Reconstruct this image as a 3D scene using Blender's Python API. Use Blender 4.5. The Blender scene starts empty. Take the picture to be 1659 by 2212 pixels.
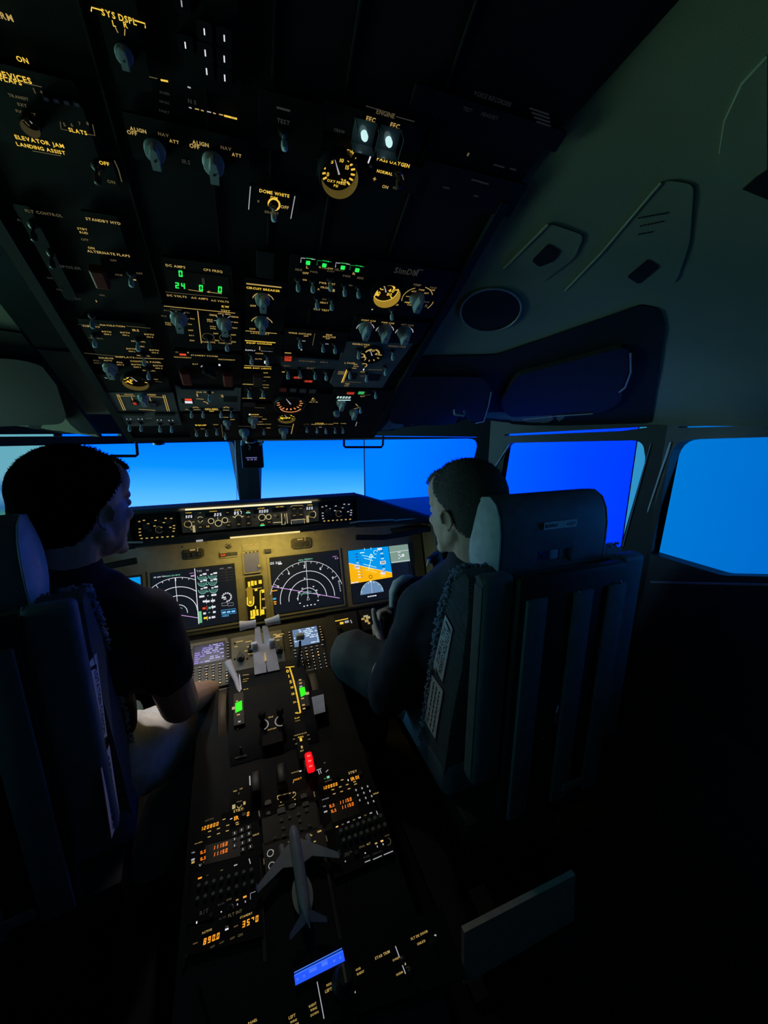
import bpy, bmesh, math, random
from mathutils import Vector, Matrix
from mathutils.bvhtree import BVHTree

random.seed(7)
SC = bpy.context.scene
COL = SC.collection
PI = math.pi
V = Vector


def lin(c):
    return tuple(((x / 255.0) / 12.92 if x <= 10 else (((x / 255.0) + .055) / 1.055) ** 2.4) for x in c)


# ------------------------------------------------------------------ camera
FPX, CXP, CYP = 833.0, 829.5, 1106.0
YAW, PIT = math.radians(20.3), math.radians(13.2)
CAM = V((-.03, 0, 1.38))
FW = V((math.sin(YAW) * math.cos(PIT), math.cos(YAW) * math.cos(PIT), -math.sin(PIT)))
RT = V((math.cos(YAW), -math.sin(YAW), 0))
UP = RT.cross(FW)
cd = bpy.data.cameras.new('camera')
cd.sensor_fit = 'HORIZONTAL'
cd.sensor_width = 36
cd.lens = 36 * FPX / 1659
cd.clip_start = .02
cam = bpy.data.objects.new('camera', cd)
cam.matrix_world = Matrix(((RT.x, UP.x, -FW.x, CAM.x), (RT.y, UP.y, -FW.y, CAM.y), (RT.z, UP.z, -FW.z, CAM.z), (0, 0, 0, 1)))
COL.objects.link(cam)
SC.camera = cam

# ------------------------------------------------------------------ exposure, world
vs = SC.view_settings
vs.view_transform = 'Standard'
vs.look = 'None'
vs.gamma = 1
vs.use_curve_mapping = False
vs.exposure = 0.0
w = bpy.data.worlds.new('world')
SC.world = w
w.use_nodes = True
w.node_tree.nodes['Background'].inputs[0].default_value = (.25, .5, .8, 1)
w.node_tree.nodes['Background'].inputs[1].default_value = .0015

SCREEN_GAIN = 1.0        # brightness of the projection screens in front
BLUE = 2.6               # the blue of the front screens is beyond the camera's range
SIDE_GAIN = 10.0          # gain of the unseen left screens, raised to fill the cabin
RIGHT_GAIN = 12.0         # and of the fill screen added on the far right
FLOOD_W = 1.2            # glareshield flood lamp over the main panel
MCP_W = .22              # strip lamp over the mode control panel


def area(name, loc, aim, sx, sy, power, color):
    l = bpy.data.lights.new(name, 'AREA')
    l.shape = 'RECTANGLE'
    l.size, l.size_y = sx, sy
    l.energy = power
    l.color = color
    o = bpy.data.objects.new(name, l)
    d = (V(aim) - V(loc)).normalized()
    o.matrix_world = Matrix.Translation(V(loc)) @ d.to_track_quat('-Z', 'Y').to_matrix().to_4x4()
    COL.objects.link(o)
    return o


area('flood_lamp_light', (.03, 1.52, .945), (.02, 1.66, .60), .30, .012, FLOOD_W, (1, .72, .13))
LAP_W = .26              # added fill lamp beside it, brightens the lap of the man on the left
PED_W = .26              # aisle stand flood lamp on the front lip of the overhead panel
area('strip_lamp_light', (0, 1.462, 1.085), (0, 1.50, 1.0), .48, .008, MCP_W, (1, .82, .40))


pl_ = area('aisle_flood_light', (.0, 1.205, 1.318), (-.02, 1.02, .50), .03, .03, PED_W, (1, .89, .76))
pl_.data.spread = math.radians(95)
pl_ = area('lap_fill_light', (-.235, 1.205, 1.318), (-.315, 1.10, .52), .03, .03, LAP_W, (1, .91, .84))  # extra lamp, added only to brighten the lap
pl_.data.spread = math.radians(60)


def ray(u, v):
    return FW + RT * ((u - CXP) / FPX) - UP * ((v - CYP) / FPX)


def W(u, v, ax, val):
    """the point of the place seen at (u, v) whose coordinate ax equals val"""
    d = ray(u, v)
    return CAM + d * ((val - CAM[ax]) / d[ax])


def prj(p):
    q = V(p) - CAM
    z = q.dot(FW)
    return CXP + FPX * q.dot(RT) / z, CYP - FPX * q.dot(UP) / z


# ------------------------------------------------------------------ materials
MATS = {}


def mat(name, col=(0, 0, 0), rough=.6, metal=0, emit=None, es=1.0, var=.12, vscale=40, bump=0, bscale=200, spec=.4, light=False, alpha=1, trans=0):
    if name in MATS:
        return MATS[name]
    m = bpy.data.materials.new(name)
    m.use_nodes = True
    nt = m.node_tree
    b = nt.nodes['Principled BSDF']
    b.inputs['Roughness'].default_value = rough
    b.inputs['Metallic'].default_value = metal
    b.inputs['Specular IOR Level'].default_value = spec
    b.inputs['Transmission Weight'].default_value = trans
    tc = nt.nodes.new('ShaderNodeTexCoord')
    n = nt.nodes.new('ShaderNodeTexNoise')
    n.inputs['Scale'].default_value = vscale
    n.inputs['Detail'].default_value = 4
    nt.links.new(tc.outputs['Object'], n.inputs['Vector'])
    r = nt.nodes.new('ShaderNodeValToRGB')
    c = [x for x in col]
    r.color_ramp.elements[0].position = .3
    r.color_ramp.elements[1].position = .7
    r.color_ramp.elements[0].color = (*[x * (1 - var) for x in c], 1)
    r.color_ramp.elements[1].color = (*[min(1, x * (1 + var)) for x in c], 1)
    nt.links.new(n.outputs['Fac'], r.inputs['Fac'])
    nt.links.new(r.outputs['Color'], b.inputs['Base Color'])
    if bump:
        n2 = nt.nodes.new('ShaderNodeTexNoise')
        n2.inputs['Scale'].default_value = bscale
        n2.inputs['Detail'].default_value = 3
        nt.links.new(tc.outputs['Object'], n2.inputs['Vector'])
        bp = nt.nodes.new('ShaderNodeBump')
        bp.inputs['Strength'].default_value = bump
        bp.inputs['Distance'].default_value = .002
        nt.links.new(n2.outputs['Fac'], bp.inputs['Height'])
        nt.links.new(bp.outputs['Normal'], b.inputs['Normal'])
    if emit:
        b.inputs['Emission Color'].default_value = (*emit, 1)
        b.inputs['Emission Strength'].default_value = es
        m.cycles.emission_sampling = 'FRONT' if light else 'NONE'
    MATS[name] = m
    return m


BLK = (.006, .006, .006)
mat('panel_black', (.006, .007, .009), .65, spec=.2, bump=.08, bscale=900)
mat('panel_frame', (.009, .011, .015), .7, spec=.2, bump=.1, bscale=700)
mat('panel_grey', (.13, .135, .14), .6, bump=.1, bscale=900)
mat('panel_khaki', (.20, .19, .16), .6, bump=.1, bscale=900)
mat('panel_dark', (.035, .034, .032), .6, bump=.1, bscale=900)
mat('black_matt', (.004, .004, .005), .8)
mat('black_plastic', (.012, .012, .014), .4)
mat('knob_grey', (.36, .40, .43), .5)
mat('knob_dark', (.03, .03, .03), .45)
mat('lever_tip', (.62, .70, .74), .35, spec=.6)
mat('metal', (.5, .5, .52), .3, 1)
mat('metal_dark', (.12, .12, .13), .4, 1)
mat('red_guard', (.16, .012, .010), .5)
mat('white_plastic', (.55, .55, .58), .5)
mat('grey_plastic', (.25, .26, .28), .5)
mat('glare_black', (.012, .014, .018), .75, bump=.4, bscale=1500)
mat('lining', (.205, .22, .155), .75, var=.06, vscale=8, bump=.25, bscale=600)
mat('lining_black', (.012, .015, .017), .85, spec=.15, bump=.2, bscale=800)
mat('frame_black', (.012, .016, .019), .5, bump=.15, bscale=500)
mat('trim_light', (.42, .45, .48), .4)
mat('wall_dark', (.03, .033, .035), .8, bump=.2)
mat('floor_dark', (.012, .013, .014), .95, bump=.6, bscale=400)


def em(key, rgb, s=1.0, light=False):
    l = lin(rgb)
    return mat('glow_' + key, (.01, .01, .01), .5, emit=l, es=s, light=light)


em('B', (240, 196, 70), 1.0)
em('M', (190, 158, 88), .9)
em('D', (96, 84, 58), .8)
em('F', (48, 46, 42), .8)
em('W', (225, 225, 235), 1.0)
em('w', (170, 170, 178), .9)
em('G', (40, 235, 90), 1.1)
em('g', (20, 110, 50), 1.0)
em('R', (235, 70, 40), 1.0)
em('O', (255, 165, 40), 1.0)
em('P', (200, 150, 215), 1.0)
em('Q', (120, 200, 170), 1.0)
em('C', (70, 160, 220), 1.0)
em('Y', (250, 215, 50), 1.0)
em('L', (215, 255, 250), 1.0)
em('green_band', (40, 250, 20), 1.0)
em('fire_red', (255, 10, 22), 1.0, light=True)
em('rimB', (150, 120, 40), 1.0)
em('rimM', (78, 66, 28), 1.0)
em('rimD', (52, 46, 28), 1.0)
em('lit_ring', (205, 190, 140), .9)
em('paddle', (190, 175, 125), .8)
em('G3', (80, 255, 160), 1.0)
em('black_bar', (4, 4, 5), 1.0)
em('Q2', (110, 200, 140), .9)
em('C2', (120, 200, 255), 1.0)
em('Y2', (255, 235, 120), 1.0)
em('M2', (150, 120, 30), 1.0)
em('navy', (10, 70, 150), 1.0)
em('teal_fill', (60, 100, 98), 1.0)
em('sky_blue', (0, 150, 235), 1.0, light=True)
em('earth', (250, 180, 0), 1.0, light=True)
em('info_grey', (125, 152, 140), 1.0, light=True)
em('steel', (105, 140, 180), 1.0)
em('V1', (180, 180, 235), 1.0)
em('V2', (160, 140, 230), 1.0)
em('V3', (215, 235, 255), 1.0)
em('key_warm', (235, 190, 130), 1.0)
em('Y3', (225, 180, 50), 1.0)
em('O2', (255, 130, 35), 1.0)
em('O3', (255, 200, 120), 1.0)
em('brownish', (110, 75, 45), .8)
em('blue_lit', (36, 88, 255), 1.0, light=True)
em('blue_deep', (0, 50, 150), 1.0)
em('blue_edge', (95, 140, 255), 1.0)
em('blue_soft', (70, 118, 255), 1.0)
mat('knob_mid', (.20, .20, .19), .5)
mat('lever_lavender', (.72, .71, .80), .5)
mat('wheel_brown', (.10, .075, .05), .5)
mat('card_lav', (.50, .50, .58), .7)
mat('panel_khaki_dark', (.060, .055, .042), .6, bump=.1, bscale=900)
mat('model_white', (.30, .33, .38), .35, spec=.4)
mat('model_blue', (.10, .16, .30), .35)
mat('horn_grey', (.42, .42, .40), .4)
em('red_dim', (110, 26, 14), 1.0)
em('orange_tick', (235, 150, 90), 1.0)
em('G2', (50, 170, 90), 1.0)
em('F2', (24, 25, 28), .8)
em('fire_dim', (40, 6, 6), 1.0)
em('screen_dark', (16, 22, 30), .8)


# ------------------------------------------------------------------ mesh builder
class MB:
    def __init__(s):
        s.v, s.f, s.mi = [], [], 0

    def add(s, vs_, fs, M=None):
        b = len(s.v)
        s.v += [(M @ V(p)) if M else V(p) for p in vs_]
        s.f += [tuple(i + b for i in f) for f in fs]

    def addbm(s, bm, M=None):
        bm.verts.index_update()
        s.add([v.co.copy() for v in bm.verts], [[v.index for v in f.verts] for f in bm.faces], M)
        bm.free()

    def box(s, c, d, M=None, bev=0, seg=2, R=None):
        bm = bmesh.new()
        bmesh.ops.create_cube(bm, size=1)
        for v in bm.verts:
            v.co = V((v.co.x * d[0], v.co.y * d[1], v.co.z * d[2]))
        if bev:
            bmesh.ops.bevel(bm, geom=bm.edges[:], offset=bev, segments=seg, affect='EDGES', profile=.5)
        T = Matrix.Translation(V(c))
        if R:
            T = T @ R.to_4x4()
        s.addbm(bm, (M @ T) if M else T)

    def prism(s, pts, z0, z1, M=None):
        """pts: 2-d outline (counter-clockwise) extruded along z"""
        n = len(pts)
        a = sum(pts[i][0] * pts[(i + 1) % n][1] - pts[(i + 1) % n][0] * pts[i][1] for i in range(n))
        if a < 0:
            pts = pts[::-1]
        vs_ = [(p[0], p[1], z0) for p in pts] + [(p[0], p[1], z1) for p in pts]
        fs = [tuple(range(n))[::-1], tuple(range(n, 2 * n))]
        fs += [(i, (i + 1) % n, n + (i + 1) % n, n + i) for i in range(n)]
        s.add(vs_, fs, M)

    def tube(s, pts, r, n=8, closed=False, cap=True):
        pts = [V(p) for p in pts]
        k = len(pts)
        rr = r if isinstance(r, (list, tuple)) else [r] * k
        rings = []
        up = None
        for i, p in enumerate(pts):
            a = pts[i - 1] if i else (pts[-1] if closed else pts[0])
            b = pts[i + 1] if i < k - 1 else (pts[0] if closed else pts[-1])
            t = (b - a).normalized()
            if up is None:
                up = t.orthogonal().normalized()
            up = (up - t * up.dot(t)).normalized()
            sd = t.cross(up)
            rings.append([p + (up * math.cos(2 * PI * j / n) + sd * math.sin(2 * PI * j / n)) * rr[i] for j in range(n)])
        vs_ = [q for g in rings for q in g]
        fs = []
        for i in range(k if closed else k - 1):
            i2 = (i + 1) % k
            fs += [(i * n + j, i * n + (j + 1) % n, i2 * n + (j + 1) % n, i2 * n + j) for j in range(n)]
        if cap and not closed:
            fs += [tuple(range(n))[::-1], tuple(range((k - 1) * n, k * n))]
        s.add(vs_, fs)

    def lathe(s, prof, n=20, M=None):
        vs_ = [(r * math.cos(2 * PI * j / n), r * math.sin(2 * PI * j / n), z) for r, z in prof for j in range(n)]
        fs = []
        for i in range(len(prof) - 1):
            fs += [(i * n + j, i * n + (j + 1) % n, (i + 1) * n + (j + 1) % n, (i + 1) * n + j) for j in range(n)]
        fs += [tuple(range(n))[::-1], tuple(range((len(prof) - 1) * n, len(prof) * n))]
        s.add(vs_, fs, M)

    def ell(s, c, r, R=None, n=16, M=None):
        bm = bmesh.new()
        bmesh.ops.create_uvsphere(bm, u_segments=n, v_segments=max(6, n // 2), radius=1)
        T = Matrix.Translation(V(c)) @ (R.to_4x4() if R else Matrix()) @ Matrix.Diagonal((*r, 1))
        s.addbm(bm, (M @ T) if M else T)

    def caps(s, a, b, ra, rb, n=16, M=None):
        """tapered capsule"""
        a, b = V(a), V(b)
        t = (b - a)
        L = t.length
        if L < 1e-6:
            return s.ell(a, (ra,) * 3, n=n, M=M)
        t.normalize()
        pts, rr = [], []
        for k in range(6):
            th = PI / 2 * (1 - k / 5.)
            pts.append(a - t * ra * math.sin(th)); rr.append(max(1e-4, ra * math.cos(th)))
        for k in range(6):
            th = PI / 2 * k / 5.
            pts.append(b + t * rb * math.sin(th)); rr.append(max(1e-4, rb * math.cos(th)))
        if M:
            pts = [M @ p for p in pts]
        s.tube(pts, rr, n)

    def chain(s, pts, rs, n=16, M=None):
        for i in range(len(pts) - 1):
            s.caps(pts[i], pts[i + 1], rs[i], rs[i + 1], n, M)

    def strip(s, pts, w_, z=0):
        """flat ribbon along 2-d points"""
        n = len(pts)
        L, R_ = [], []
        for i in range(n):
            a = V(pts[max(0, i - 1)]).to_2d(); b = V(pts[min(n - 1, i + 1)]).to_2d()
            t = (b - a)
            t = t.normalized() if t.length else V((1, 0))
            nn = V((-t.y, t.x)) * w_ / 2
            p = V(pts[i]).to_2d()
            L.append((p.x + nn.x, p.y + nn.y, z)); R_.append((p.x - nn.x, p.y - nn.y, z))
        s.add(L + R_, [(n + i, n + i + 1, i + 1, i) for i in range(n - 1)])

    def build(s, name, m, parent=None, smooth=None, loc=None):
        me = bpy.data.meshes.new(name)
        me.from_pydata([tuple(p) for p in s.v], [], s.f)
        me.update()
        if smooth is not None:
            for p in me.polygons:
                p.use_smooth = True
            if smooth < 180:
                me.set_sharp_from_angle(angle=math.radians(smooth))
        return link(name, me, m, parent, loc)


def link(name, me, m, parent=None, loc=None):
    o = bpy.data.objects.new(name, me)
    COL.objects.link(o)
    if m is not None and not me.materials:
        me.materials.append(MATS[m] if isinstance(m, str) else m)
    if parent:
        o.parent = parent
    if loc is not None:
        o.location = loc
    return o


def tag(o, label=None, cat=None, group=None, kind=None):
    if label: o['label'] = label
    if cat: o['category'] = cat
    if group: o['group'] = group
    if kind: o['kind'] = kind
    return o


def empty(name, loc=(0, 0, 0), label=None, cat=None, group=None):
    o = bpy.data.objects.new(name, None)
    o.empty_display_size = .05
    COL.objects.link(o)
    o.location = loc
    return tag(o, label, cat, group)


def fix_parent(root):
    """children were modelled in world space; keep them there under a root that stands at its base"""
    for c in root.children:
        if not c.get('_loc'):
            c.matrix_parent_inverse = Matrix.Translation(-root.location)


def rrect(w_, h, r, n=5, cx=0, cy=0):
    p = []
    for sx, sy, a0 in ((1, 1, 0), (-1, 1, 90), (-1, -1, 180), (1, -1, 270)):
        for k in range(n + 1):
            a = math.radians(a0 + 90 * k / n)
            p.append((cx + sx * (w_ / 2 - r) + r * math.cos(a), cy + sy * (h / 2 - r) + r * math.sin(a)))
    return p


def arcpts(cx, cy, rx, ry, a0, a1, n=20):
    return [(cx + rx * math.cos(math.radians(a0 + (a1 - a0) * k / n)), cy + ry * math.sin(math.radians(a0 + (a1 - a0) * k / n))) for k in range(n + 1)]


# ------------------------------------------------------------------ lettering
GLY = {}


def glyph(ch):
    if ch in GLY:
        return GLY[ch]
    c = bpy.data.curves.new('g', 'FONT')
    c.body = ch
    c.resolution_u = 2
    c.offset = .026
    c.fill_mode = 'FRONT'
    o = bpy.data.objects.new('g', c)
    COL.objects.link(o)
    dg = bpy.context.evaluated_depsgraph_get()
    me = bpy.data.meshes.new_from_object(o.evaluated_get(dg))
    vs_ = [(v.co.x, v.co.y) for v in me.vertices]
    fs = [tuple(p.vertices) for p in me.polygons]
    x0 = min(p[0] for p in vs_); x1 = max(p[0] for p in vs_)
    GLY[ch] = ([(p[0] - x0, p[1]) for p in vs_], fs, x1 - x0)
    COL.objects.unlink(o)
    bpy.data.objects.remove(o)
    bpy.data.meshes.remove(me)
    return GLY[ch]


def textgeo(s_):
    """vertices and faces of a line of lettering, centred, cap height .7"""
    vs_, fs, x = [], [], 0
    for ch in s_:
        if ch == ' ':
            x += .32
            continue
        g, gf, gw = glyph(ch)
        b = len(vs_)
        vs_ += [(p[0] + x, p[1] - .35) for p in g]
        fs += [tuple(i + b for i in f) for f in gf]
        x += gw + .11
    x -= .11
    return [(p[0] - x / 2, p[1]) for p in vs_], fs, x


SEG = {'0': 'abcdef', '1': 'bc', '2': 'abged', '3': 'abgcd', '4': 'fgbc', '5': 'afgcd', '6': 'afgedc', '7': 'abc', '8': 'abcdefg', '9': 'abcfgd', 'L': 'fed', 'S': 'afgcd', 'I': 'fe', '-': 'g', '^': 'ab', 'o': 'cdeg', 'A': 'abcefg', 'n': 'ceg'}


def seggeo(s_, slant=.12):
    vs_, fs, x = [], [], 0
    t = .19

    def q(x0, y0, x1, y1):
        b = len(vs_)
        vs_.extend([(x0 + slant * y0, y0), (x1 + slant * y0, y0), (x1 + slant * y1, y1), (x0 + slant * y1, y1)])
        fs.append((b, b + 1, b + 2, b + 3))
    for ch in s_:
        if ch == '.':
            q(x - .22, -.5, x - .08, -.36)
            continue
        for k in SEG.get(ch, ''):
            w_ = .55
            if k == 'a': q(x + .03, .5 - t, x + w_ - .03, .5)
            if k == 'd': q(x + .03, -.5, x + w_ - .03, -.5 + t)
            if k == 'g': q(x + .03, -t / 2, x + w_ - .03, t / 2)
            if k == 'f': q(x, .03, x + t, .47)
            if k == 'e': q(x, -.47, x + t, -.03)
            if k == 'b': q(x + w_ - t, .03, x + w_, .47)
            if k == 'c': q(x + w_ - t, -.47, x + w_, -.03)
        x += .85
    x -= .30
    return [(p[0] - x / 2, p[1]) for p in vs_], fs, x


# ------------------------------------------------------------------ panels: a plane, and modules that sit on it
class PL:
    def __init__(s, o, ex, ey):
        s.o, s.ex, s.ey = V(o), V(ex).normalized(), V(ey).normalized()
        s.n = s.ex.cross(s.ey)

    def loc(s, u, v, h=0):
        d = ray(u, v)
        o = s.o + s.n * h
        p = CAM + d * ((o - CAM).dot(s.n) / d.dot(s.n))
        q = p - o
        return q.dot(s.ex), q.dot(s.ey)

    def scale(s, u, v):
        a = s.loc(u, v)
        p = s.world(*a)
        u2, v2 = prj(p + s.ex * .01)
        return .01 / math.hypot(u2 - u, v2 - v)      # metres per pixel along ex

    def scale_y(s, u, v):
        a = s.loc(u, v)
        u2, v2 = prj(s.world(*a) + s.ey * .01)
        return .01 / math.hypot(u2 - u, v2 - v)

    def world(s, a, b, h=0):
        return s.o + s.ex * a + s.ey * b + s.n * h

    def M(s, a=0, b=0, h=0):
        o = s.world(a, b, h)
        return Matrix(((s.ex.x, s.ey.x, s.n.x, o.x), (s.ex.y, s.ey.y, s.n.y, o.y), (s.ex.z, s.ey.z, s.n.z, o.z), (0, 0, 0, 1)))


MESHES = {}


def cached(key, fn):
    if key not in MESHES:
        MESHES[key] = fn()
    return MESHES[key]


def mesh_of(mb, m, smooth=40):
    me = bpy.data.meshes.new('part')
    me.from_pydata([tuple(p) for p in mb.v], [], mb.f)
    me.update()
    if smooth:
        for p in me.polygons:
            p.use_smooth = True
        me.set_sharp_from_angle(angle=math.radians(smooth))
    me.materials.append(MATS[m])
    return me


class Mod:
    """one avionics unit lying on a panel plane; px positions are points of that plane"""

    def __init__(s, pl, name, label, cat, u, v, h=0, group=None, ab=None):
        s.pl, s.h = pl, h
        s.a, s.b = ab if ab else pl.loc(u, v, h)
        s.root = empty(name, (0, 0, 0), label, cat, group)
        s.root.matrix_world = pl.M(s.a, s.b, h)
        s.leg = []
        s.top = .004

    def L(s, u, v, h=None):
        a, b = s.pl.loc(u, v, s.h + (s.top if h is None else h))
        return a - s.a, b - s.b

    def plate(s, u0, v0, u1, v1, m='panel_black', r=.003, name='face_plate', z0=0, z1=None, pad=0):
        z1 = s.top if z1 is None else z1
        p, q = s.L(u0, v0, z1), s.L(u1, v1, z1)
        w_, h = abs(q[0] - p[0]) + pad, abs(q[1] - p[1]) + pad
        mb = MB()
        mb.prism(rrect(w_, h, min(r, w_ / 3, h / 3), 3, (p[0] + q[0]) / 2, (p[1] + q[1]) / 2), z0, z1)
        return mb.build(name, m, s.root)

    def poly(s, pts, m, name='face_plate', z0=0, z1=None):
        z1 = s.top if z1 is None else z1
        mb = MB()
        mb.prism([s.L(*p, z1) for p in pts], z0, z1)
        return mb.build(name, m, s.root)

    def _leg(s, key, name='marking'):
        mb = MB()
        s.leg.append((key, name, mb))
        return mb

    def t(s, txt, u, v, w_, key='M', hs=1.0, rot=0, z=None, seg=False, minw=None):
        """a line of lettering centred on (u, v), w_ pixels wide"""
        vs_, fs, wid = (seggeo if seg else textgeo)(txt)
        k = w_ * s.pl.scale(u, v) / max(wid, .2 if not minw else minw)
        a, b = s.L(u, v)
        c_, s_ = math.cos(rot), math.sin(rot)
        zz = s.top + .0006 if z is None else z
        s._leg(key, 'digits' if seg else 'legend').add([(a + (p[0] * c_ - p[1] * hs * s_) * k, b + (p[0] * s_ + p[1] * hs * c_) * k, zz) for p in vs_], fs)

    def line(s, pts, wpx, key='M', z=None):
        k = s.pl.scale(*pts[0])
        s._leg(key).strip([s.L(*p) for p in pts], wpx * k, s.top + .0006 if z is None else z)

    def arc(s, u, v, rpx, a0, a1, wpx=1.5, key='M', n=16, z=None, ry=None):
        k = s.pl.scale(u, v)
        a, b = s.L(u, v)
        s._leg(key).strip(arcpts(a, b, rpx * k, (ry or rpx) * k, a0, a1, n), wpx * k, s.top + .0006 if z is None else z)

    def bar(s, u, v, w_, h, key='M', z=None):
        k, ky = s.pl.scale(u, v), s.pl.scale_y(u, v)
        a, b = s.L(u, v)
        zz = s.top + .0006 if z is None else z
        s._leg(key).add([(a - w_ * k / 2, b - h * ky / 2, zz), (a + w_ * k / 2, b - h * ky / 2, zz), (a + w_ * k / 2, b + h * ky / 2, zz), (a - w_ * k / 2, b + h * ky / 2, zz)], [(0, 1, 2, 3)])

    def place(s, name, me, u, v, hgt, parent=None, rz=0):
        a, b = s.pl.loc(u, v, s.h + s.top + hgt * .55)
        o = link(name, me, None, s.root, (a - s.a, b - s.b, s.top))
        o.rotation_euler.z = rz
        return o

    def toggle(s, u, v, hpx=30, up=False, tip='lever_tip', rz=0):
        L = .021
        def base():
            mb = MB()
            mb.lathe([(.0062, 0), (.0062, .0012), (.0050, .0014), (.0050, .003), (.0034, .0036), (.0030, .0055), (.0018, .006)], 10)
            return mesh_of(mb, 'metal_dark')
        def lever():
            mb = MB()
            t_ = .006 if up else -.006
            mb.tube([(0, 0, .005), (0, t_ * .4, .011)], [.0017, .0019], 8)
            mb.tube([(0, t_ * .4, .010), (0, t_ * .45, .0115), (0, t_ * .75, .0165), (0, t_ * .95, .0200), (0, t_, .0212)], [.0020, .0034, .0040, .0036, .0018], 10)
            return mesh_of(mb, tip)
        o = s.place('toggle_switch', cached('tg', base), u, v, L, rz=rz)
        l = link('lever', cached(('lv', up, tip), lever), None, o)
        return o

    def knob(s, u, v, wpx, m='knob_grey', rz=0, hk=1.0, name='rotary_knob'):
        w_ = wpx * s.pl.scale(u, v)
        r = round(w_ / 2, 4)
        def body():
            mb = MB()
            h = r * 1.7 * hk
            mb.lathe([(r * 1.05, 0), (r * 1.05, h * .10), (r * .96, h * .16), (r * .96, h * .42), (r * .90, h * .48), (r * .55, h * .50)], 20)
            pr = [(-.42, -.98), (.42, -.98), (.46, .2), (.26, .95), (0, 1.12), (-.26, .95), (-.46, .2)]
            mb.prism([(x * r, y * r) for x, y in pr], h * .40, h)
            mb.prism([(x * r * .9, y * r * .95) for x, y in pr], h, h * 1.06)
            return mesh_of(mb, m, 35)
        o = s.place(name, cached(('kn', r, m, hk), body), u, v, r * 1.7 * hk, rz=rz)
        def dot():
            mb = MB()
            h = r * 1.7 * hk
            mb.lathe([(r * .12, h * 1.061), (r * .12, h * 1.08)], 8)
            return mesh_of(mb, 'black_matt')
        link('set_screw', cached(('kd', r, hk), dot), None, o)
        return o

    def rknob(s, u, v, wpx, m='knob_dark', hk=1.0, name='rotary_knob', ringkey=None):
        w_ = wpx * s.pl.scale(u, v)
        r = round(w_ / 2, 4)
        def body():
            mb = MB()
            h = r * 1.3 * hk
            n = 28
            prof = [(1.0, 0), (1.0, .08), (.92, .12), (.88, .9), (.8, 1.0)]
            vs_ = []
            for rr, z in prof:
                for j in range(n):
                    q = rr * (1.0 if j % 2 else .94)
                    vs_.append((q * r * math.cos(2 * PI * j / n), q * r * math.sin(2 * PI * j / n), z * h))
            fs = [(i * n + j, i * n + (j + 1) % n, (i + 1) * n + (j + 1) % n, (i + 1) * n + j) for i in range(len(prof) - 1) for j in range(n)]
            fs.append(tuple(range((len(prof) - 1) * n, len(prof) * n)))
            mb.add(vs_, fs)
            mb.box((0, r * .6, h), (r * .12, r * .5, h * .05))
            return mesh_of(mb, m, 30)
        o = s.place(name, cached(('rk', r, m, hk), body), u, v, r * 1.3 * hk)
        return o

    def lamp(s, u, v, w_, h, key, name='annunciator_light', frame='black_plastic', frac=.8, words=None):
        k, ky = s.pl.scale(u, v), s.pl.scale_y(u, v)
        a, b = s.L(u, v)
        ww, hh = w_ * k, h * ky
        mb = MB()
        mb.prism(rrect(ww * 1.12, hh * 1.12 + .001, min(ww, hh) * .12, 2), 0, .003)
        o = mb.build(name, frame, s.root, loc=(a, b, s.top))
        mb = MB()
        mb.prism(rrect(ww * frac, hh * frac, min(ww, hh) * .1, 2), .003, .0036)
        lens = mb.build('lens', 'glow_red_dim' if key == 'R' else ('glow_' + key if 'glow_' + key in MATS else key), o)
        if key == 'R':
            for i, tx in enumerate(words or (("LOW", "PRESSURE") if hh > ww * .5 else ("LOW PRESS",))):
                vs_, fs, wd = textgeo(tx)
                k2 = ww * frac * .86 / wd
                hs = hh * frac * (.36 if hh > ww * .5 and not words else .75) / (.7 * k2)
                g = MB(); g.add([(p[0] * k2, p[1] * k2 * hs + (0 if hh <= ww * .5 or words else hh * (.2 - .4 * i)), .0040) for p in vs_], fs)
                g.build('lens_text', 'glow_R', lens)
        return o

    def quad(s, pts, key, z=None, name='marking'):
        zz = s.top + .0006 if z is None else z
        s._leg(key, name).add([(*s.L(*p), zz) for p in pts], [tuple(range(len(pts)))])

    def gauge(s, u, v, wpx, rim='M', face='black_matt', depth=.012, marks='B', a0=200, a1=-20, ticks=12, nums=()):
        """a dial seated behind a raised bezel ring whose inner wall is edge-lit"""
        k = s.pl.scale(u, v)
        r = wpx * k / 2
        a, b = s.pl.loc(u, v, s.h + s.top + .0015)
        a -= s.a; b -= s.b
        mb = MB()
        mb.lathe([(r * .99, 0), (r * .99, .0008)], 32)
        o = mb.build('gauge', face, s.root, 40, (a, b, s.top))
        q = MB()
        n = 36
        prof = [(r * 1.02, .0), (r * 1.02, depth), (r * 1.12, depth), (r * 1.14, depth * .8), (r * 1.14, 0)]
        vs_ = [(rr * math.cos(2 * PI * j / n), rr * math.sin(2 * PI * j / n), z) for rr, z in prof for j in range(n)]
        q.add(vs_, [(i * n + j, i * n + (j + 1) % n, (i + 1) * n + (j + 1) % n, (i + 1) * n + j) for i in range(1, len(prof) - 1) for j in range(n)])
        q.build('bezel', 'black_plastic', o)
        if rim:
            q = MB()
            q.add(vs_[:2 * n], [(j, (j + 1) % n, n + (j + 1) % n, n + j) for j in range(n)])
            q.build('lit_edge', 'glow_' + {'B': 'rimB', 'M': 'rimM', 'D': 'rimD'}[rim], o)
        g = MB()
        z = .0012
        if rim == 'B':
            g.strip(arcpts(0, 0, r * .97, r * .97, 0, 360, 40), r * .06, z)
        if wpx < 56:
            for a_, b_ in ((20, 75), (105, 160), (185, 235)):
                g.strip(arcpts(0, 0, r * .66, r * .66, a_, b_, 10), r * .15, z)
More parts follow.
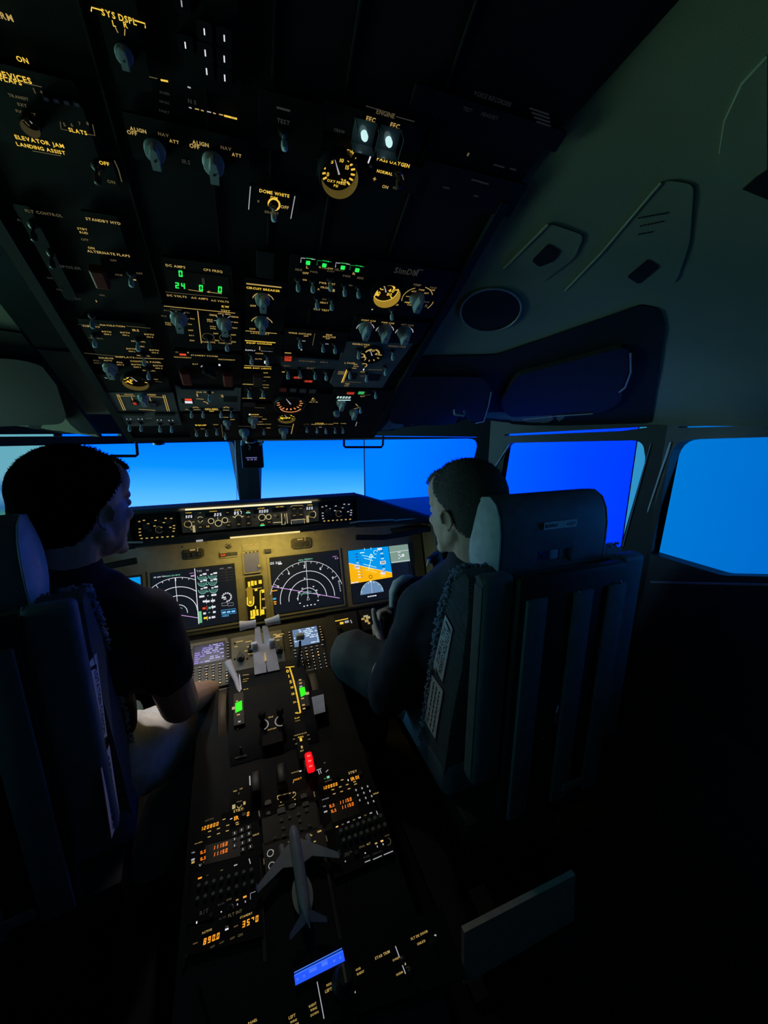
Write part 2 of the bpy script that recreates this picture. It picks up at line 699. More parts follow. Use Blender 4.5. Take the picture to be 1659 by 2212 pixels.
        for i in range(ticks + 1):
            th = math.radians(a0 + (a1 - a0) * i / ticks)
            d = V((math.cos(th), math.sin(th)))
            g.strip([d * r * .72, d * r * .95], r * .10, z)
        g.build('scale_marks', 'glow_' + marks, o)
        for tx, dx, dy, hgt in nums:
            vs_, fs, wd = textgeo(tx)
            q_ = hgt * r / .7
            g = MB()
            g.add([(dx * r + p[0] * q_, dy * r + p[1] * q_, z) for p in vs_], fs)
            g.build('dial_figure', 'glow_' + marks, o)
        p = MB()
        p.prism([(-.05 * r, -.15 * r), (.05 * r, -.15 * r), (.015 * r, .6 * r), (-.015 * r, .6 * r)], z + .0002, z + .0006)
        n_ = p.build('needle', 'glow_w', o)
        n_.rotation_euler.z = .5
        return o

    def done(s):
        for key, name, mb in s.leg:
            mb.build(name, 'glow_' + key, s.root)
        return s.root


OV = PL((.04, 1.20, 1.35), (1, 0, 0), (0, -math.cos(math.radians(30)), math.sin(math.radians(30))))
MIP = PL((0, 1.65, .80), (1, 0, 0), (0, math.sin(math.radians(18)), math.cos(math.radians(18))))
MCP = PL((0, 1.50, 1.04), (1, 0, 0), (0, .05, 1))
PED = PL((0, .80, .50), (1, 0, 0), (0, math.cos(math.radians(10)), math.sin(math.radians(10))))
CDU = PL((0, 1.35, .635), (1, 0, 0), (0, math.cos(math.radians(30)), math.sin(math.radians(30))))

# ================================================================== THE SETTING
def struct(o):
    o['kind'] = 'structure'
    return o


mb = MB(); mb.box((0, .5, -.02), (3.0, 3.8, .04)); struct(mb.build('floor', 'floor_dark'))
mb = MB(); mb.box((0, -1.3, 1.05), (2.8, .05, 2.2)); struct(mb.build('wall_back', 'wall_dark'))

# --- cabin lining: rises from above the side windows to the edges of the overhead panel
def outer(y):
    if y > .885:
        k = (y - .885) / .565
        return 1.28 - .28 * k
    return 1.28 + .05 * (.885 - y) / 1.43


def lining_pt(y, t):
    yi = min(y, 1.24)
    zi = 1.362 + (1.2 - yi) * .5774
    if zi > 1.90:
        zi = 1.90 + (zi - 1.90) * .25
    a = V((.372 + max(0, .60 - y) * .42, yi, zi)); b = V((outer(y) + .01, y, 1.367))
    p = a.lerp(b, t)
    return p + V((.45, 0, .55)) * math.sin(PI * t) * .07


NY, NT = 48, 16
ys = [1.34 - 2.6 * i / NY for i in range(NY + 1)]
LG = [[lining_pt(y, j / NT) for j in range(NT + 1)] for y in ys]
lv = [p for r in LG for p in r]
lf = [(i * (NT + 1) + j, i * (NT + 1) + j + 1, (i + 1) * (NT + 1) + j + 1, (i + 1) * (NT + 1) + j) for i in range(NY) for j in range(NT)]
BV = BVHTree.FromPolygons(lv, lf)
mb = MB()
mb.add(lv, lf)
mb.add([V((-p.x, p.y, p.z)) for p in lv], [f[::-1] for f in lf])
# the roof that closes the space above the overhead panel
n0 = len(mb.v)
top = [V((sx * .405, LG[i][0].y, LG[i][0].z + .06)) for i in range(NY + 1) for sx in (-1, 1)]
mb.add(top, [(2 * i, 2 * i + 1, 2 * i + 3, 2 * i + 2) for i in range(NY)])
ceiling = struct(mb.build('ceiling', 'lining', smooth=60))


def on_lining(u, v, off=0):
    h = BV.ray_cast(CAM, ray(u, v).normalized())
    if h[0] is None:          # just past the rim of the lining: the rim itself
        d = ray(u, v).normalized()
        h = min((BV.find_nearest(CAM + d * (.5 + .05 * k)) for k in range(30)), key=lambda q: q[3])
    n = h[1] if h[1].dot(CAM - h[0]) > 0 else -h[1]
    return h[0] + n * off, n


def patch(pts, off, thick, cuts=2):
    """a panel that follows the lining, outlined in the photograph; returns a MB"""
    bm = bmesh.new()
    pts3 = []
    N = len(pts)
    for i in range(N):
        a, b = pts[i], pts[(i + 1) % N]
        n = max(1, int(math.hypot(b[0] - a[0], b[1] - a[1]) / 30))
        for k in range(n):
            pts3.append((a[0] + (b[0] - a[0]) * k / n, a[1] + (b[1] - a[1]) * k / n))
    vs_ = [bm.verts.new((p[0] / 100, -p[1] / 100, 0)) for p in pts3]
    f = bm.faces.new(vs_)
    bmesh.ops.triangulate(bm, faces=[f])
    for _ in range(cuts):
        inner = [e for e in bm.edges if not e.is_boundary and e.calc_length() > .25]
        bmesh.ops.subdivide_edges(bm, edges=inner, cuts=1)
        bmesh.ops.triangulate(bm, faces=bm.faces[:])
    bm.verts.index_update()
    A, B = [], []
    for v in bm.verts:
        h = on_lining(v.co.x * 100, -v.co.y * 100)
        if h is None:
            h = on_lining(v.co.x * 100 - 12, -v.co.y * 100 - 14) or (V((1, 1, 1.36)), V((0, 0, -1)))
        A.append(h[0] + h[1] * off); B.append(h[0] + h[1] * (off - thick))
    n = len(A)
    fs = [tuple(v.index for v in f.verts) for f in bm.faces]
    fs2 = [tuple(n + i for i in f)[::-1] for f in fs]
    for e in bm.edges:
        if e.is_boundary:
            i, j = e.verts[0].index, e.verts[1].index
            fs2.append((i, j, n + j, n + i))
    bm.free()
    m_ = MB(); m_.add(A + B, fs + fs2)
    return m_


def rpoly(pts, r=14, n=5):
    """round the corners of a pixel outline"""
    out = []
    N = len(pts)
    for i in range(N):
        p, a, b = V((*pts[i], 0)), V((*pts[i - 1], 0)), V((*pts[(i + 1) % N], 0))
        da, db = (a - p), (b - p)
        k = min(r, da.length * .45, db.length * .45)
        p0, p1 = p + da.normalized() * k, p + db.normalized() * k
        for j in range(n + 1):
            t = j / n
            q = p0.lerp(p, t).lerp(p.lerp(p1, t), t)
            out.append((q.x, q.y))
    return out


def mirrored(mb):
    m_ = MB()
    m_.add([V((-p.x, p.y, p.z)) for p in mb.v], [f[::-1] for f in mb.f])
    return m_


# --- window walls with openings
def wall_with_holes(name, A, B, z0, z1, holes, z0b=None, thick=.045, m='frame_black'):
    ex = V((B[0] - A[0], B[1] - A[1], 0)); Lw = ex.length
    pl = PL((A[0], A[1], 0), ex, (0, 0, 1))
    bm = bmesh.new()
    loops = [[(0, z0), (Lw, z0 if z0b is None else z0b), (Lw, z1), (0, z1)]] + [[pl.loc(*p) for p in h] if not isinstance(h, dict) else h['ab'] for h in holes]
    es = []
    for lp in loops:
        vs_ = [bm.verts.new((a, b, 0)) for a, b in lp]
        es += [bm.edges.new((vs_[i], vs_[(i + 1) % len(vs_)])) for i in range(len(vs_))]
    bmesh.ops.triangle_fill(bm, use_beauty=True, edges=es)
    fs = bm.faces[:]
    bmesh.ops.recalc_face_normals(bm, faces=fs)
    r = bmesh.ops.extrude_face_region(bm, geom=fs)
    for v in r['geom']:
        if isinstance(v, bmesh.types.BMVert):
            v.co.z -= thick
    bmesh.ops.recalc_face_normals(bm, faces=bm.faces[:])
    mb = MB(); mb.addbm(bm, pl.M())
    return mb, pl, loops


C0, C1, C2, C3 = (0, 2.05), (1.0, 1.45), (1.28, .885), (1.33, -.55)
w1 = rpoly([(557, 953), (1036, 947), (1010, 1045), (985, 1136), (553, 1155)], 26)
w1[0:6] = rpoly([(557, 953), (900, 949), (553, 1155)], 8)[0:6]
g1 = [(770, 941), (1030, 944), (1030, 945.5), (770, 943)]
mbw, P1, lo1 = wall_with_holes('window_1', C0, C1, .76, 1.52, [w1, g1], .90)
struct(mbw.build('window_1', 'frame_black'))
w2 = rpoly([(1098, 957), (1392, 951), (1394, 995), (1338, 1188), (962, 1185)], 9)
k = 6
w2[k:2 * k] = rpoly([(1098, 957), (1392, 951), (1392, 1010)], 34)[k:2 * k]
g2 = [(1090, 938), (1340, 925), (1396, 922), (1398, 923.5), (1340, 931), (1090, 941.5)]
mbw, P2, lo2 = wall_with_holes('window_2', C1, C2, .45, 1.40, [w2, g2])
struct(mbw.build('window_2', 'frame_black'))
w3 = rpoly([(1460, 950), (2300, 925), (2300, 1262), (1560, 1243), (1385, 1190)], 12)
w3[0:6] = rpoly([(1458, 950), (1900, 937), (1387, 1188)], 36)[0:6]
g3 = [(1466, 921.5), (1900, 909), (1900, 913), (1466, 924)]
mbw, P3, lo3 = wall_with_holes('window_3', C2, C3, .45, 1.40, [w3, g3])
struct(mbw.build('window_3', 'frame_black'))
# the left side: the same walls mirrored; its gap under the lining is wider
def left_holes(lo, L):
    return [{'ab': [(L - a, b) for a, b in lp]} for lp in lo[1:]]
L1 = (V((*C1, 0)) - V((*C0, 0))).length
hl = left_holes(lo1, L1)[:1]
PLL = PL((-1.0, 1.45, 0), (1.0, .60, 0), (0, 0, 1))
hl += [[(-230, 939.5), (262, 937), (263, 942), (-230, 945.5)], [(270, 935.5), (400, 934.5), (400, 936), (270, 937)]]
mbw, _, _ = wall_with_holes('window_4', (-1.0, 1.45), (0, 2.05), .90, 1.52, hl, .76)
struct(mbw.build('window_4', 'frame_black'))
mbw, _, _ = wall_with_holes('window_5', (-1.28, .885), (-1.0, 1.45), .45, 1.40, left_holes(lo2, (V((*C2, 0)) - V((*C1, 0))).length))
struct(mbw.build('window_5', 'frame_black'))
mbw, _, _ = wall_with_holes('window_6', (-1.33, -.55), (-1.28, .885), .45, 1.40, left_holes(lo3, (V((*C3, 0)) - V((*C2, 0))).length)[:1])
struct(mbw.build('window_6', 'frame_black'))

# posts between the windows and thin bars laid along their edges
def bar3(pts, r, m, name, n=6):
    mb = MB(); mb.tube(pts, r, n)
    return struct(mb.build(name, m, smooth=40))


def on_wall(pl, u, v, off=.004):
    a, b = pl.loc(u, v, off)
    return pl.world(a, b, off)


mb = MB()
mb.prism([(-.05, -.03), (.05, -.03), (.05, .03), (-.05, .03)], .80, 1.345, Matrix.Translation((0, 2.045, 0)))
struct(mb.build('trim_1', 'frame_black'))
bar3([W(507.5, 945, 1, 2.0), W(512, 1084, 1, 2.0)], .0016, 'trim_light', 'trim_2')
bar3([on_wall(P2, 1101, 959), on_wall(P2, 1068, 1010)], .003, 'trim_light', 'post_highlight')  # highlight on the post edge, modelled as a pale bar
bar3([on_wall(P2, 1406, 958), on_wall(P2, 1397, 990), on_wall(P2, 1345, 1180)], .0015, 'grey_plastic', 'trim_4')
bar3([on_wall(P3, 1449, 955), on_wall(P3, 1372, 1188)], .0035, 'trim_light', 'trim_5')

# walls under the windows
def under(name, A, B, z1):
    ex = V((B[0] - A[0], B[1] - A[1], 0))
    pl = PL((A[0], A[1], 0), ex, (0, 0, 1))
    mb = MB(); mb.prism([(0, 0), (ex.length, 0), (ex.length, z1), (0, z1)], -.045, 0, pl.M())
    return struct(mb.build(name, 'wall_dark'))


mb = MB(); mb.box((0, 2.09, .46), (2.3, .05, .92)); struct(mb.build('wall_front', 'wall_dark'))
mb = MB(); mb.box((1.075, 1.77, .46), (.05, .64, .92)); struct(mb.build('wall_front_right', 'wall_dark'))
mb = MB(); mb.box((-1.075, 1.77, .46), (.05, .64, .92)); struct(mb.build('wall_front_left', 'wall_dark'))
mb = MB()
mb.prism([(0, 2.05), (1.0, 1.45), (1.1, 1.45), (1.1, 2.1), (-1.1, 2.1), (-1.1, 1.45), (-1.0, 1.45)], .915, .93)
struct(mb.build('trim_7', 'frame_black'))
mb = MB(); mb.prism([(-1.06, 1.02), (1.06, 1.02), (1.06, 1.5), (0, 2.12), (-1.06, 1.5)], 1.52, 1.55); struct(mb.build('trim_8', 'frame_black'))
under('wall_right', C2, (1.33, -1.3), .45)
under('wall_left', (-1.33, -1.3), (-1.28, .885), .45)
under('wall_right_front', C1, C2, .45)
under('wall_left_front', (-1.28, .885), (-1.0, 1.45), .45)
mb = MB()
mb.box((1.355, -.925, .92), (.05, .75, .94))
struct(mb.build('wall_right_rear', 'wall_dark'))
mb = MB()
mb.box((-1.355, -.925, .92), (.05, .75, .94))
struct(mb.build('wall_left_rear', 'wall_dark'))
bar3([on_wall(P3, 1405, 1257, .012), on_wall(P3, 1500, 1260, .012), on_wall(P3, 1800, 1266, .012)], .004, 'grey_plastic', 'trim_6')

# ================================================================== SCREENS OUTSIDE
def screen_mat(name, stops, axis, gain, noise=.05, rot=0, streak=None, seed=0.0, blue=1.0):
    # blue: how far the picture's blue runs past what the camera can record
    gain *= blue
    m = bpy.data.materials.new(name)
    m.use_nodes = True
    nt = m.node_tree
    nt.nodes.clear()
    N = nt.nodes.new
    out = N('ShaderNodeOutputMaterial'); e = N('ShaderNodeEmission')
    tc = N('ShaderNodeTexCoord'); mp = N('ShaderNodeMapping')
    nt.links.new(tc.outputs['Object'], mp.inputs['Vector'])
    mp.inputs['Rotation'].default_value = (0, 0, rot)
    sx = N('ShaderNodeSeparateXYZ'); nt.links.new(mp.outputs[0], sx.inputs[0])
    nz = N('ShaderNodeTexNoise'); nz.inputs['Scale'].default_value = 1.3; nz.inputs['Detail'].default_value = 5
    mp2 = N('ShaderNodeMapping'); mp2.inputs['Scale'].default_value = (.7, 2.6, 1); mp2.inputs['Rotation'].default_value = (0, 0, .5)
    mp2.inputs['Location'].default_value = (seed, 0, 0)
    nt.links.new(tc.outputs['Object'], mp2.inputs['Vector']); nt.links.new(mp2.outputs[0], nz.inputs['Vector'])
    ma = N('ShaderNodeMath'); ma.operation = 'MULTIPLY_ADD'
    sb = N('ShaderNodeMath'); sb.operation = 'SUBTRACT'; sb.inputs[1].default_value = .5
    nt.links.new(nz.outputs['Fac'], sb.inputs[0]); nt.links.new(sb.outputs[0], ma.inputs[0]); ma.inputs[1].default_value = noise
    nt.links.new(sx.outputs[axis], ma.inputs[2])
    mr = N('ShaderNodeMapRange'); nt.links.new(ma.outputs[0], mr.inputs['Value'])
    mr.inputs['From Min'].default_value = stops[0][0]; mr.inputs['From Max'].default_value = stops[-1][0]
    r = N('ShaderNodeValToRGB'); nt.links.new(mr.outputs[0], r.inputs['Fac'])
    a0, a1 = stops[0][0], stops[-1][0]
    while len(r.color_ramp.elements) < len(stops):
        r.color_ramp.elements.new(.5)
    for el, (p, c) in zip(r.color_ramp.elements, stops):
        el.position = (p - a0) / (a1 - a0); l_ = lin(c); el.color = (l_[0] / blue, l_[1] / blue, l_[2], 1)
    nt.links.new(r.outputs['Color'], e.inputs['Color'])
    e.inputs['Strength'].default_value = gain
    nt.links.new(e.outputs[0], out.inputs[0])
    MATS[name] = m
    return name


def screen(label, A, B, mname, z0=.42, z1=1.68):
    ex = V((B[0] - A[0], B[1] - A[1], 0)); Lw = ex.length
    pl = PL((A[0], A[1], 0), ex, (0, 0, 1))
    root = empty('display_screen', (0, 0, 0), label, 'screen', 'display screens around the cockpit')
    root.matrix_world = pl.M(Lw / 2, 0, 0)
    mb = MB(); mb.prism([(-Lw / 2, z0), (Lw / 2, z0), (Lw / 2, z1), (-Lw / 2, z1)], -.05, 0)
    mb.prism([(-.25, 0), (.25, 0), (.25, .02), (-.25, .02)], -.25, -.02)
    mb.box((0, z0 / 2 + .05, -.07), (.10, z0 + .1, .04))
    mb.build('casing', 'black_plastic', root)
    mb = MB(); b = .006
    mb.prism([(-Lw / 2 + b, z0 + b), (Lw / 2 - b, z0 + b), (Lw / 2 - b, z1 - b), (-Lw / 2 + b, z1 - b)], .0005, .003)
    mb.build('picture', mname, root)
    return root


SA, SB_, SE, SF = (-.93, 2.60), (.786, 2.60), (-2.10, 1.43), (1.925, 1.461)
s1 = screen_mat('sky_picture_a', [(.42, (130, 205, 255)), (.88, (96, 196, 255)), (.98, (60, 176, 255)), (1.10, (10, 148, 255)), (1.28, (0, 124, 248)), (1.68, (0, 100, 235))], 1, SCREEN_GAIN, .06, rot=.05, blue=BLUE)
screen('widest blue sky screen ahead, behind the centre window post', SA, SB_, s1)
s2 = screen_mat('sky_picture_b', [(-.85, (0, 130, 255)), (-.45, (0, 113, 255)), (-.1, (0, 97, 255)), (.35, (0, 70, 255)), (.85, (0, 46, 255))], 0, SCREEN_GAIN, .22, rot=.18, blue=BLUE)
screen('deep blue sky screen seen through the right front and first side window', SB_, SF, s2)
s3 = screen_mat('sky_picture_c', [(-.9, (60, 150, 195)), (-.60, (40, 142, 200)), (-.50, (0, 120, 214)), (-.1, (0, 110, 207)), (.4, (0, 98, 198)), (.9, (10, 106, 203))], 0, 1.0, .14, rot=.08, seed=4.0)
screen('flat mid blue sky screen outside the rearmost right side window', (2.09, 1.80), (2.09, .10), s3)
s5b = screen_mat('fill_picture_left', [(.42, (110, 150, 110)), (.95, (135, 195, 190)), (1.05, (125, 195, 220)), (1.68, (100, 180, 230))], 1, SIDE_GAIN * 5.5, .1, seed=6.0)  # added screen, made far brighter to light the cabin from the left
s4 = screen_mat('landscape_picture', [(.42, (60, 120, 30)), (.80, (80, 140, 50)), (.89, (150, 180, 70)), (.95, (60, 130, 110)), (.99, (40, 100, 150)), (1.05, (90, 150, 190)), (1.08, (50, 115, 175)), (1.14, (105, 170, 190)), (1.30, (98, 172, 188)), (1.68, (90, 160, 190))], 1, 1.0, .10, rot=.10, seed=2.0)
screen('screen with green fields under pale haze, behind the man on the left', (-1.62, 1.915), (-.955, 2.585), s4)
screen('added pale fill screen outside the left side window, beside the green fields', SE, (-1.635, 1.90), s5b)
s5 = screen_mat('fill_picture', [(.42, (110, 150, 100)), (.95, (120, 205, 180)), (1.05, (110, 205, 205)), (1.68, (90, 190, 205))], 1, SIDE_GAIN * .35, .1, seed=1.0)  # out of view, brightened as fill for the cabin
screen('unseen bright fill screen outside the rearmost left side window', (-2.25, .02), (-2.25, 1.80), s5)
s6 = screen_mat('fill_picture_right', [(.42, (30, 110, 130)), (.95, (30, 110, 190)), (1.68, (30, 100, 200))], 1, RIGHT_GAIN, .1, seed=3.0)  # added out of view to light the lining and seat backs
screen('added blue fill screen outside the right side window, behind the camera', (2.15, .06), (2.15, -1.60), s6)

# ================================================================== OVERHEAD PANEL
root = empty('overhead_panel', (0, 0, 0), 'large black sloping overhead panel housing that carries all the lit switch modules', 'overhead panel')
root.matrix_world = OV.M()
mb = MB()
mb.prism([(-.350, -.030), (.350, -.030), (.350, .72), (.372, .90), (.445, 1.14), (-.445, 1.14), (-.372, .90), (-.350, .72)], -.05, -.003)
mb.build('housing', 'panel_frame', root)
for sx in (-1, 1):
    mb = MB(); mb.prism(rrect(.016, .74, .004, 2, sx * .342, .35), -.003, .006)
    mb.build('edge_rail', 'panel_frame', root)
for a in (-.175, -.075, -.005, .075, .19):
    mb = MB(); mb.box((a, .5, -.001), (.0022, 1.0, .003)); mb.build('joint', 'black_matt', root)
mb = MB(); mb.prism(rrect(.70, .022, .006, 3, 0, -.030), -.05, .004); mb.build('front_lip', 'panel_frame', root)

PN = 'overhead modules'


def mod(name, label, u, v, cat='control panel'):
    return Mod(OV, name, label, cat, u, v)


# ---- aft rows
m = mod('leading_edge_devices_panel', 'black module in the top left corner with yellow FLAPS and SLATS lettering', 70, 230)
m.plate(-150, 100, 215, 345)
for a in [("ARM", 6, 33, 44, 'M'), ("ON", 48, 128, 26, 'B'), ("LE DEVICES", 16, 162, 106, 'B'), ("FLAPS", 23, 173, 47, 'B'), ("TRANSIT", 40, 209, 44, 'D'),
          ("EXT", 48, 226, 20, 'D'), ("FULL EXT", 56, 243, 44, 'D'), ("SLATS", 168, 283, 40, 'B'), ("ELEVATOR JAM", 86, 305, 106, 'B'), ("LANDING ASSIST", 89, 320, 106, 'B')]:
    m.t(*a)
for tx, u, v in (("1", 74, 195), ("4", 89, 198), ("5", 139, 268), ("6", 155, 269), ("7", 172, 266), ("8", 189, 266)):
    m.t(tx, u, v, 5, 'D', minw=.3)
m.line([(50, 178), (90, 187)], 2, 'D'); m.line([(130, 262), (132, 278), (146, 281)], 2, 'D'); m.line([(200, 268), (205, 292), (188, 289)], 2, 'D')
m.line([(70, 325), (132, 336)], 2, 'D')
m.gauge(67, 264, 40, rim='D', marks='D', ticks=6, a0=180, a1=0)
for i in range(4):
    m.lamp(100 + i * 22, 210 + i * 4, 16, 12, 'screen_dark', frac=.7)
m.done()

m = mod('display_selector_panel', 'black module with SYS DSPL lettering over a dim grey selector knob', 260, 90)
m.plate(195, -40, 330, 200)
m.t("SYS DSPL", 257, 36, 78, 'B'); m.t("L", 246, 50, 7, 'B', minw=.4); m.t("R", 271, 53, 9, 'B', minw=.4)
m.line([(197, 24), (198, 15), (222, 22)], 3, 'B'); m.line([(290, 43), (313, 50), (314, 60)], 3, 'B')
m.line([(249, 58), (255, 70)], 2, 'M'); m.line([(270, 62), (269, 76)], 2, 'M')
m.knob(268, 125, 40, hk=.8)
m.line([(322, 165), (340, 169)], 2, 'D'); m.line([(347, 172), (363, 175)], 4, 'B')
for i in range(3):
    m.t(("ALIGN", "ON DC", "FAULT")[i], 355, 200 + i * 20, 22, 'F')
m.done()

m = mod('keypad_panel', 'black module with rows of short white key dashes near the top edge', 440, 90)
m.plate(372, -60, 520, 215)
for u, v in ((392, 3), (400, 93), (441, 64), (443, 110), (446, 150), (484, 78), (484, 123), (485, 164)):
    a, b = m.L(u, v)
    mbk = MB(); mbk.prism(rrect(.014, .014, .002, 2, a, b), m.top, m.top + .003); mbk.build('key', 'black_plastic', m.root)
    m.bar(u, v, 3, 15, 'W' if v > 60 else 'w', z=m.top + .0034)
m.line([(405, 187), (412, 189)], 3, 'w'); m.t("N S", 415, 219, 18, 'F')
for x in range(0, 8):
    u = 408 + x * 13
    m.line([(u, 231 + x * 3), (u + (9 if x % 2 else 6), 233 + x * 3)], 2.5, 'M' if x % 3 else 'w')
m.line([(484, 249), (512, 256)], 4, 'B')
m.done()

m = mod('inertial_mode_panel', 'black module with two large grey mode knobs under ALIGN and NAV lettering', 390, 330)
m.plate(262, 240, 540, 392)
for dx, dy in ((0, 0), (135, 29.5)):
    m.t("ALIGN", 298 + dx, 280 + dy, 36, 'M'); m.t("OFF", 285 + dx, 286 + dy, 22, 'M')
    m.t("NAV", 353 + dx, 290 + dy, 23, 'D'); m.t("ATT", 376 + dx, 305 + dy, 21, 'M')
m.knob(335, 336, 46, hk=1.0); m.knob(462, 365, 46, hk=1.0)
m.t("IRS", 402, 349, 18, 'F')
m.done()

m = mod('service_interphone_panel', 'small black module with OFF and ON lettering left of the mode knobs', 235, 372)
m.plate(170, 335, 262, 415)
m.t("OFF", 225, 352, 22, 'B'); m.t("ON", 240, 392, 17, 'D'); m.line([(247, 346), (256, 366), (263, 392)], 2.5, 'D')
m.toggle(208, 374, tip='knob_dark'); m.bar(211, 372, 6, 14, 'D')
m.done()

m = mod('flight_recorder_panel', 'black unlit module with a single grey toggle right of the mode knobs', 610, 290)
m.plate(560, 190, 690, 345)
m.toggle(614, 300, 40); m.bar(612, 235, 30, 5, 'F'); m.t("TEST", 612, 262, 28, 'F')
m.done()

m = mod('engine_control_panel', 'black module with two glowing white guarded engine switches under EEC lettering', 810, 290)
m.plate(700, 215, 905, 332)
m.t("EEC", 801, 257, 20, 'M'); m.t("EEC", 853, 271, 20, 'M'); m.t("ENGINE", 833, 245, 40, 'D'); m.t("CREW", 733, 282, 24, 'F')
m.line([(790, 228), (830, 240)], 2, 'F'); m.line([(855, 251), (895, 262)], 2, 'F')
for u, v in ((789, 301), (842, 314)):
    a, b = m.L(u, v, m.top + .012)
    g = MB()
    t_ = .0009
    for sx in (-1, 1):
        g.box((a + sx * .0135, b - .012, m.top + .009), (t_, t_, .018)); g.box((a + sx * .0135, b + .012, m.top + .009), (t_, t_, .018))
        g.box((a + sx * .0135, b, m.top + .018), (t_, .025, t_))
    g.box((a, b - .012, m.top + .018), (.027, t_, t_)); g.box((a, b - .012, m.top + .009), (.027, t_, .018)); g.box((a, b, m.top + .0008), (.027, .026, .0016))
    gd = g.build('clear_guard', mat('clear_guard', (.10, .13, .15), .15, spec=.8), m.root)
    k = MB(); k.lathe([(.0040, 0), (.0044, .006), (.0034, .009), (.0012, .010)], 14); k.build('lit_cap', mat('cap_glow', (.3, .4, .4), .4, emit=lin((200, 240, 240)), es=1.0), gd, 40, (a, b, m.top + .002))
m.done()

m = mod('crew_oxygen_panel', 'black module with a round amber oxygen gauge below CREW OXYGEN lettering', 735, 365)
m.plate(692, 322, 790, 412)
m.t("CREW", 750, 326, 32, 'B'); m.t("OXYGEN", 747, 338, 44, 'B')
m.gauge(731, 371, 76, rim='M', depth=.016, marks='B', ticks=14, a0=215, a1=-35, nums=(("0", -.55, -.25, .2), ("5", -.42, .42, .2), ("10", .08, .58, .2), ("15", .45, .30, .2), ("20", .38, -.42, .2), ("OXY PRESS", 0, -.55, .13), ("PSI", 0, -.75, .13)))
m.line([(801, 335), (795, 352)], 3, 'W')
m.done()

m = mod('passenger_oxygen_panel', 'black module lettered PASS OXYGEN NORMAL right of the oxygen gauge', 845, 375)
m.plate(797, 335, 915, 425)
m.t("PASS OXYGEN", 850, 350, 71, 'B'); m.t("NORMAL", 831, 372, 34, 'B'); m.t("ON", 832, 403, 13, 'M'); m.t("+", 809, 386, 7, 'M', minw=.3); m.t("O2", 853, 405, 9, 'D')
m.toggle(862, 385, tip='knob_dark'); m.line([(868, 376), (872, 388)], 2, 'D')
m.lamp(800, 356, 8, 8, 'screen_dark')
m.done()

m = mod('dome_light_panel', 'small black module lettered DOME WHITE with one lit toggle', 590, 437)
m.plate(538, 398, 642, 478)
m.t("DOME WHITE", 593, 417, 65, 'B'); m.t("DIM", 592, 427, 15, 'B'); m.t("OFF", 615, 447, 17, 'M'); m.t("BRIGHT", 587, 459, 30, 'D')
m.line([(541, 402), (537, 452)], 2, 'w'); m.line([(637, 423), (628, 472)], 2, 'w'); m.bar(558, 434, 4, 5, 'D')
m.arc(592, 441, 12, 0, 360, 4, 'B', 20); m.toggle(591, 458)
m.done()

# ---- left column
m = mod('flight_control_panel', 'black module with dim FLT CONTROL and SPOILER lettering along the left edge', 120, 520)
m.plate(25, 440, 170, 650)
m.t("FLT CONTROL", 95, 460, 80, 'D'); m.t("SPOILER", 152, 577, 46, 'F'); m.t("A", 40, 474, 8, 'F', minw=.4)
for u, v in ((108, 600), (128, 625), (168, 645)):
    m.t("ON", u, v, 12, 'F')
m.toggle(70, 500, tip='knob_dark'); m.toggle(110, 560, tip='knob_dark')
m.done()

m = mod('alternate_flaps_panel', 'black module lettered STANDBY HYD and ALTERNATE FLAPS with a dark red guard', 235, 555)
m.plate(172, 455, 315, 660)
for a in [("STANDBY HYD", 223, 477, 75, 'M'), ("STBY", 178, 494, 22, 'M'), ("RUD", 181, 502, 18, 'M'), ("OFF", 183, 517, 16, 'D'), ("ON", 197, 535, 14, 'M'), ("ALTERNATE FLAPS", 235, 547, 92, 'M'), ("OFF", 245, 562, 14, 'D'), ("ARM", 256, 593, 16, 'D'), ("OFF", 301, 590, 14, 'D'), ("OFF", 212, 612, 13, 'D'), ("ON", 220, 637, 11, 'D')]:
    m.t(*a)
m.toggle(282, 602); m.bar(291, 604, 6, 3, 'M')
a, b = m.L(216, 590)
g = MB(); g.box((a, b, m.top + .008), (.020, .034, .014), bev=.003); g.build('switch_guard', 'red_guard', m.root)
m.bar(208, 650, 2, 5, 'M')
m.done()

# ---- electrical meters
m = mod('electrical_meter_panel', 'black meter module with bright green digits 0 and 24', 430, 605)
m.plate(347, 555, 505, 655, z1=.006); m.top = .006
for a in [("DC AMPS", 379, 574.5, 42, 'M'), ("CPS FREQ", 460, 584, 41, 'M'), ("DC VOLTS", 382, 639, 42, 'M'), ("AC AMPS", 431, 644, 36, 'M'), ("AC VOLTS", 475, 650, 38, 'M')]:
    m.t(*a)
win = MB(); p, q = m.L(362, 582), m.L(496, 632)
win.prism(rrect(q[0] - p[0], p[1] - q[1], .002, 2, (p[0] + q[0]) / 2, (p[1] + q[1]) / 2), m.top, m.top + .0005)
win.build('display_window', 'black_plastic', m.root)
for tx, u, v, w_ in (("0", 390, 590, 8.5), ("24", 389, 616, 21), ("0", 434, 621, 8.5), ("0", 475, 624.5, 8.5)):
    m.t(tx, u, v, w_, 'G', seg=True, z=m.top + .0012, hs=1.15)
m.line([(407, 625), (438, 630)], 1.5, 'M'); m.line([(448, 630), (479, 634)], 1.5, 'M'); m.line([(452, 632), (447, 630), (453, 628)], 1.5, 'M')
m.line([(357, 630), (492, 643)], 1.5, 'D'); m.bar(439, 607, 6, 14, 'F')
m.done()

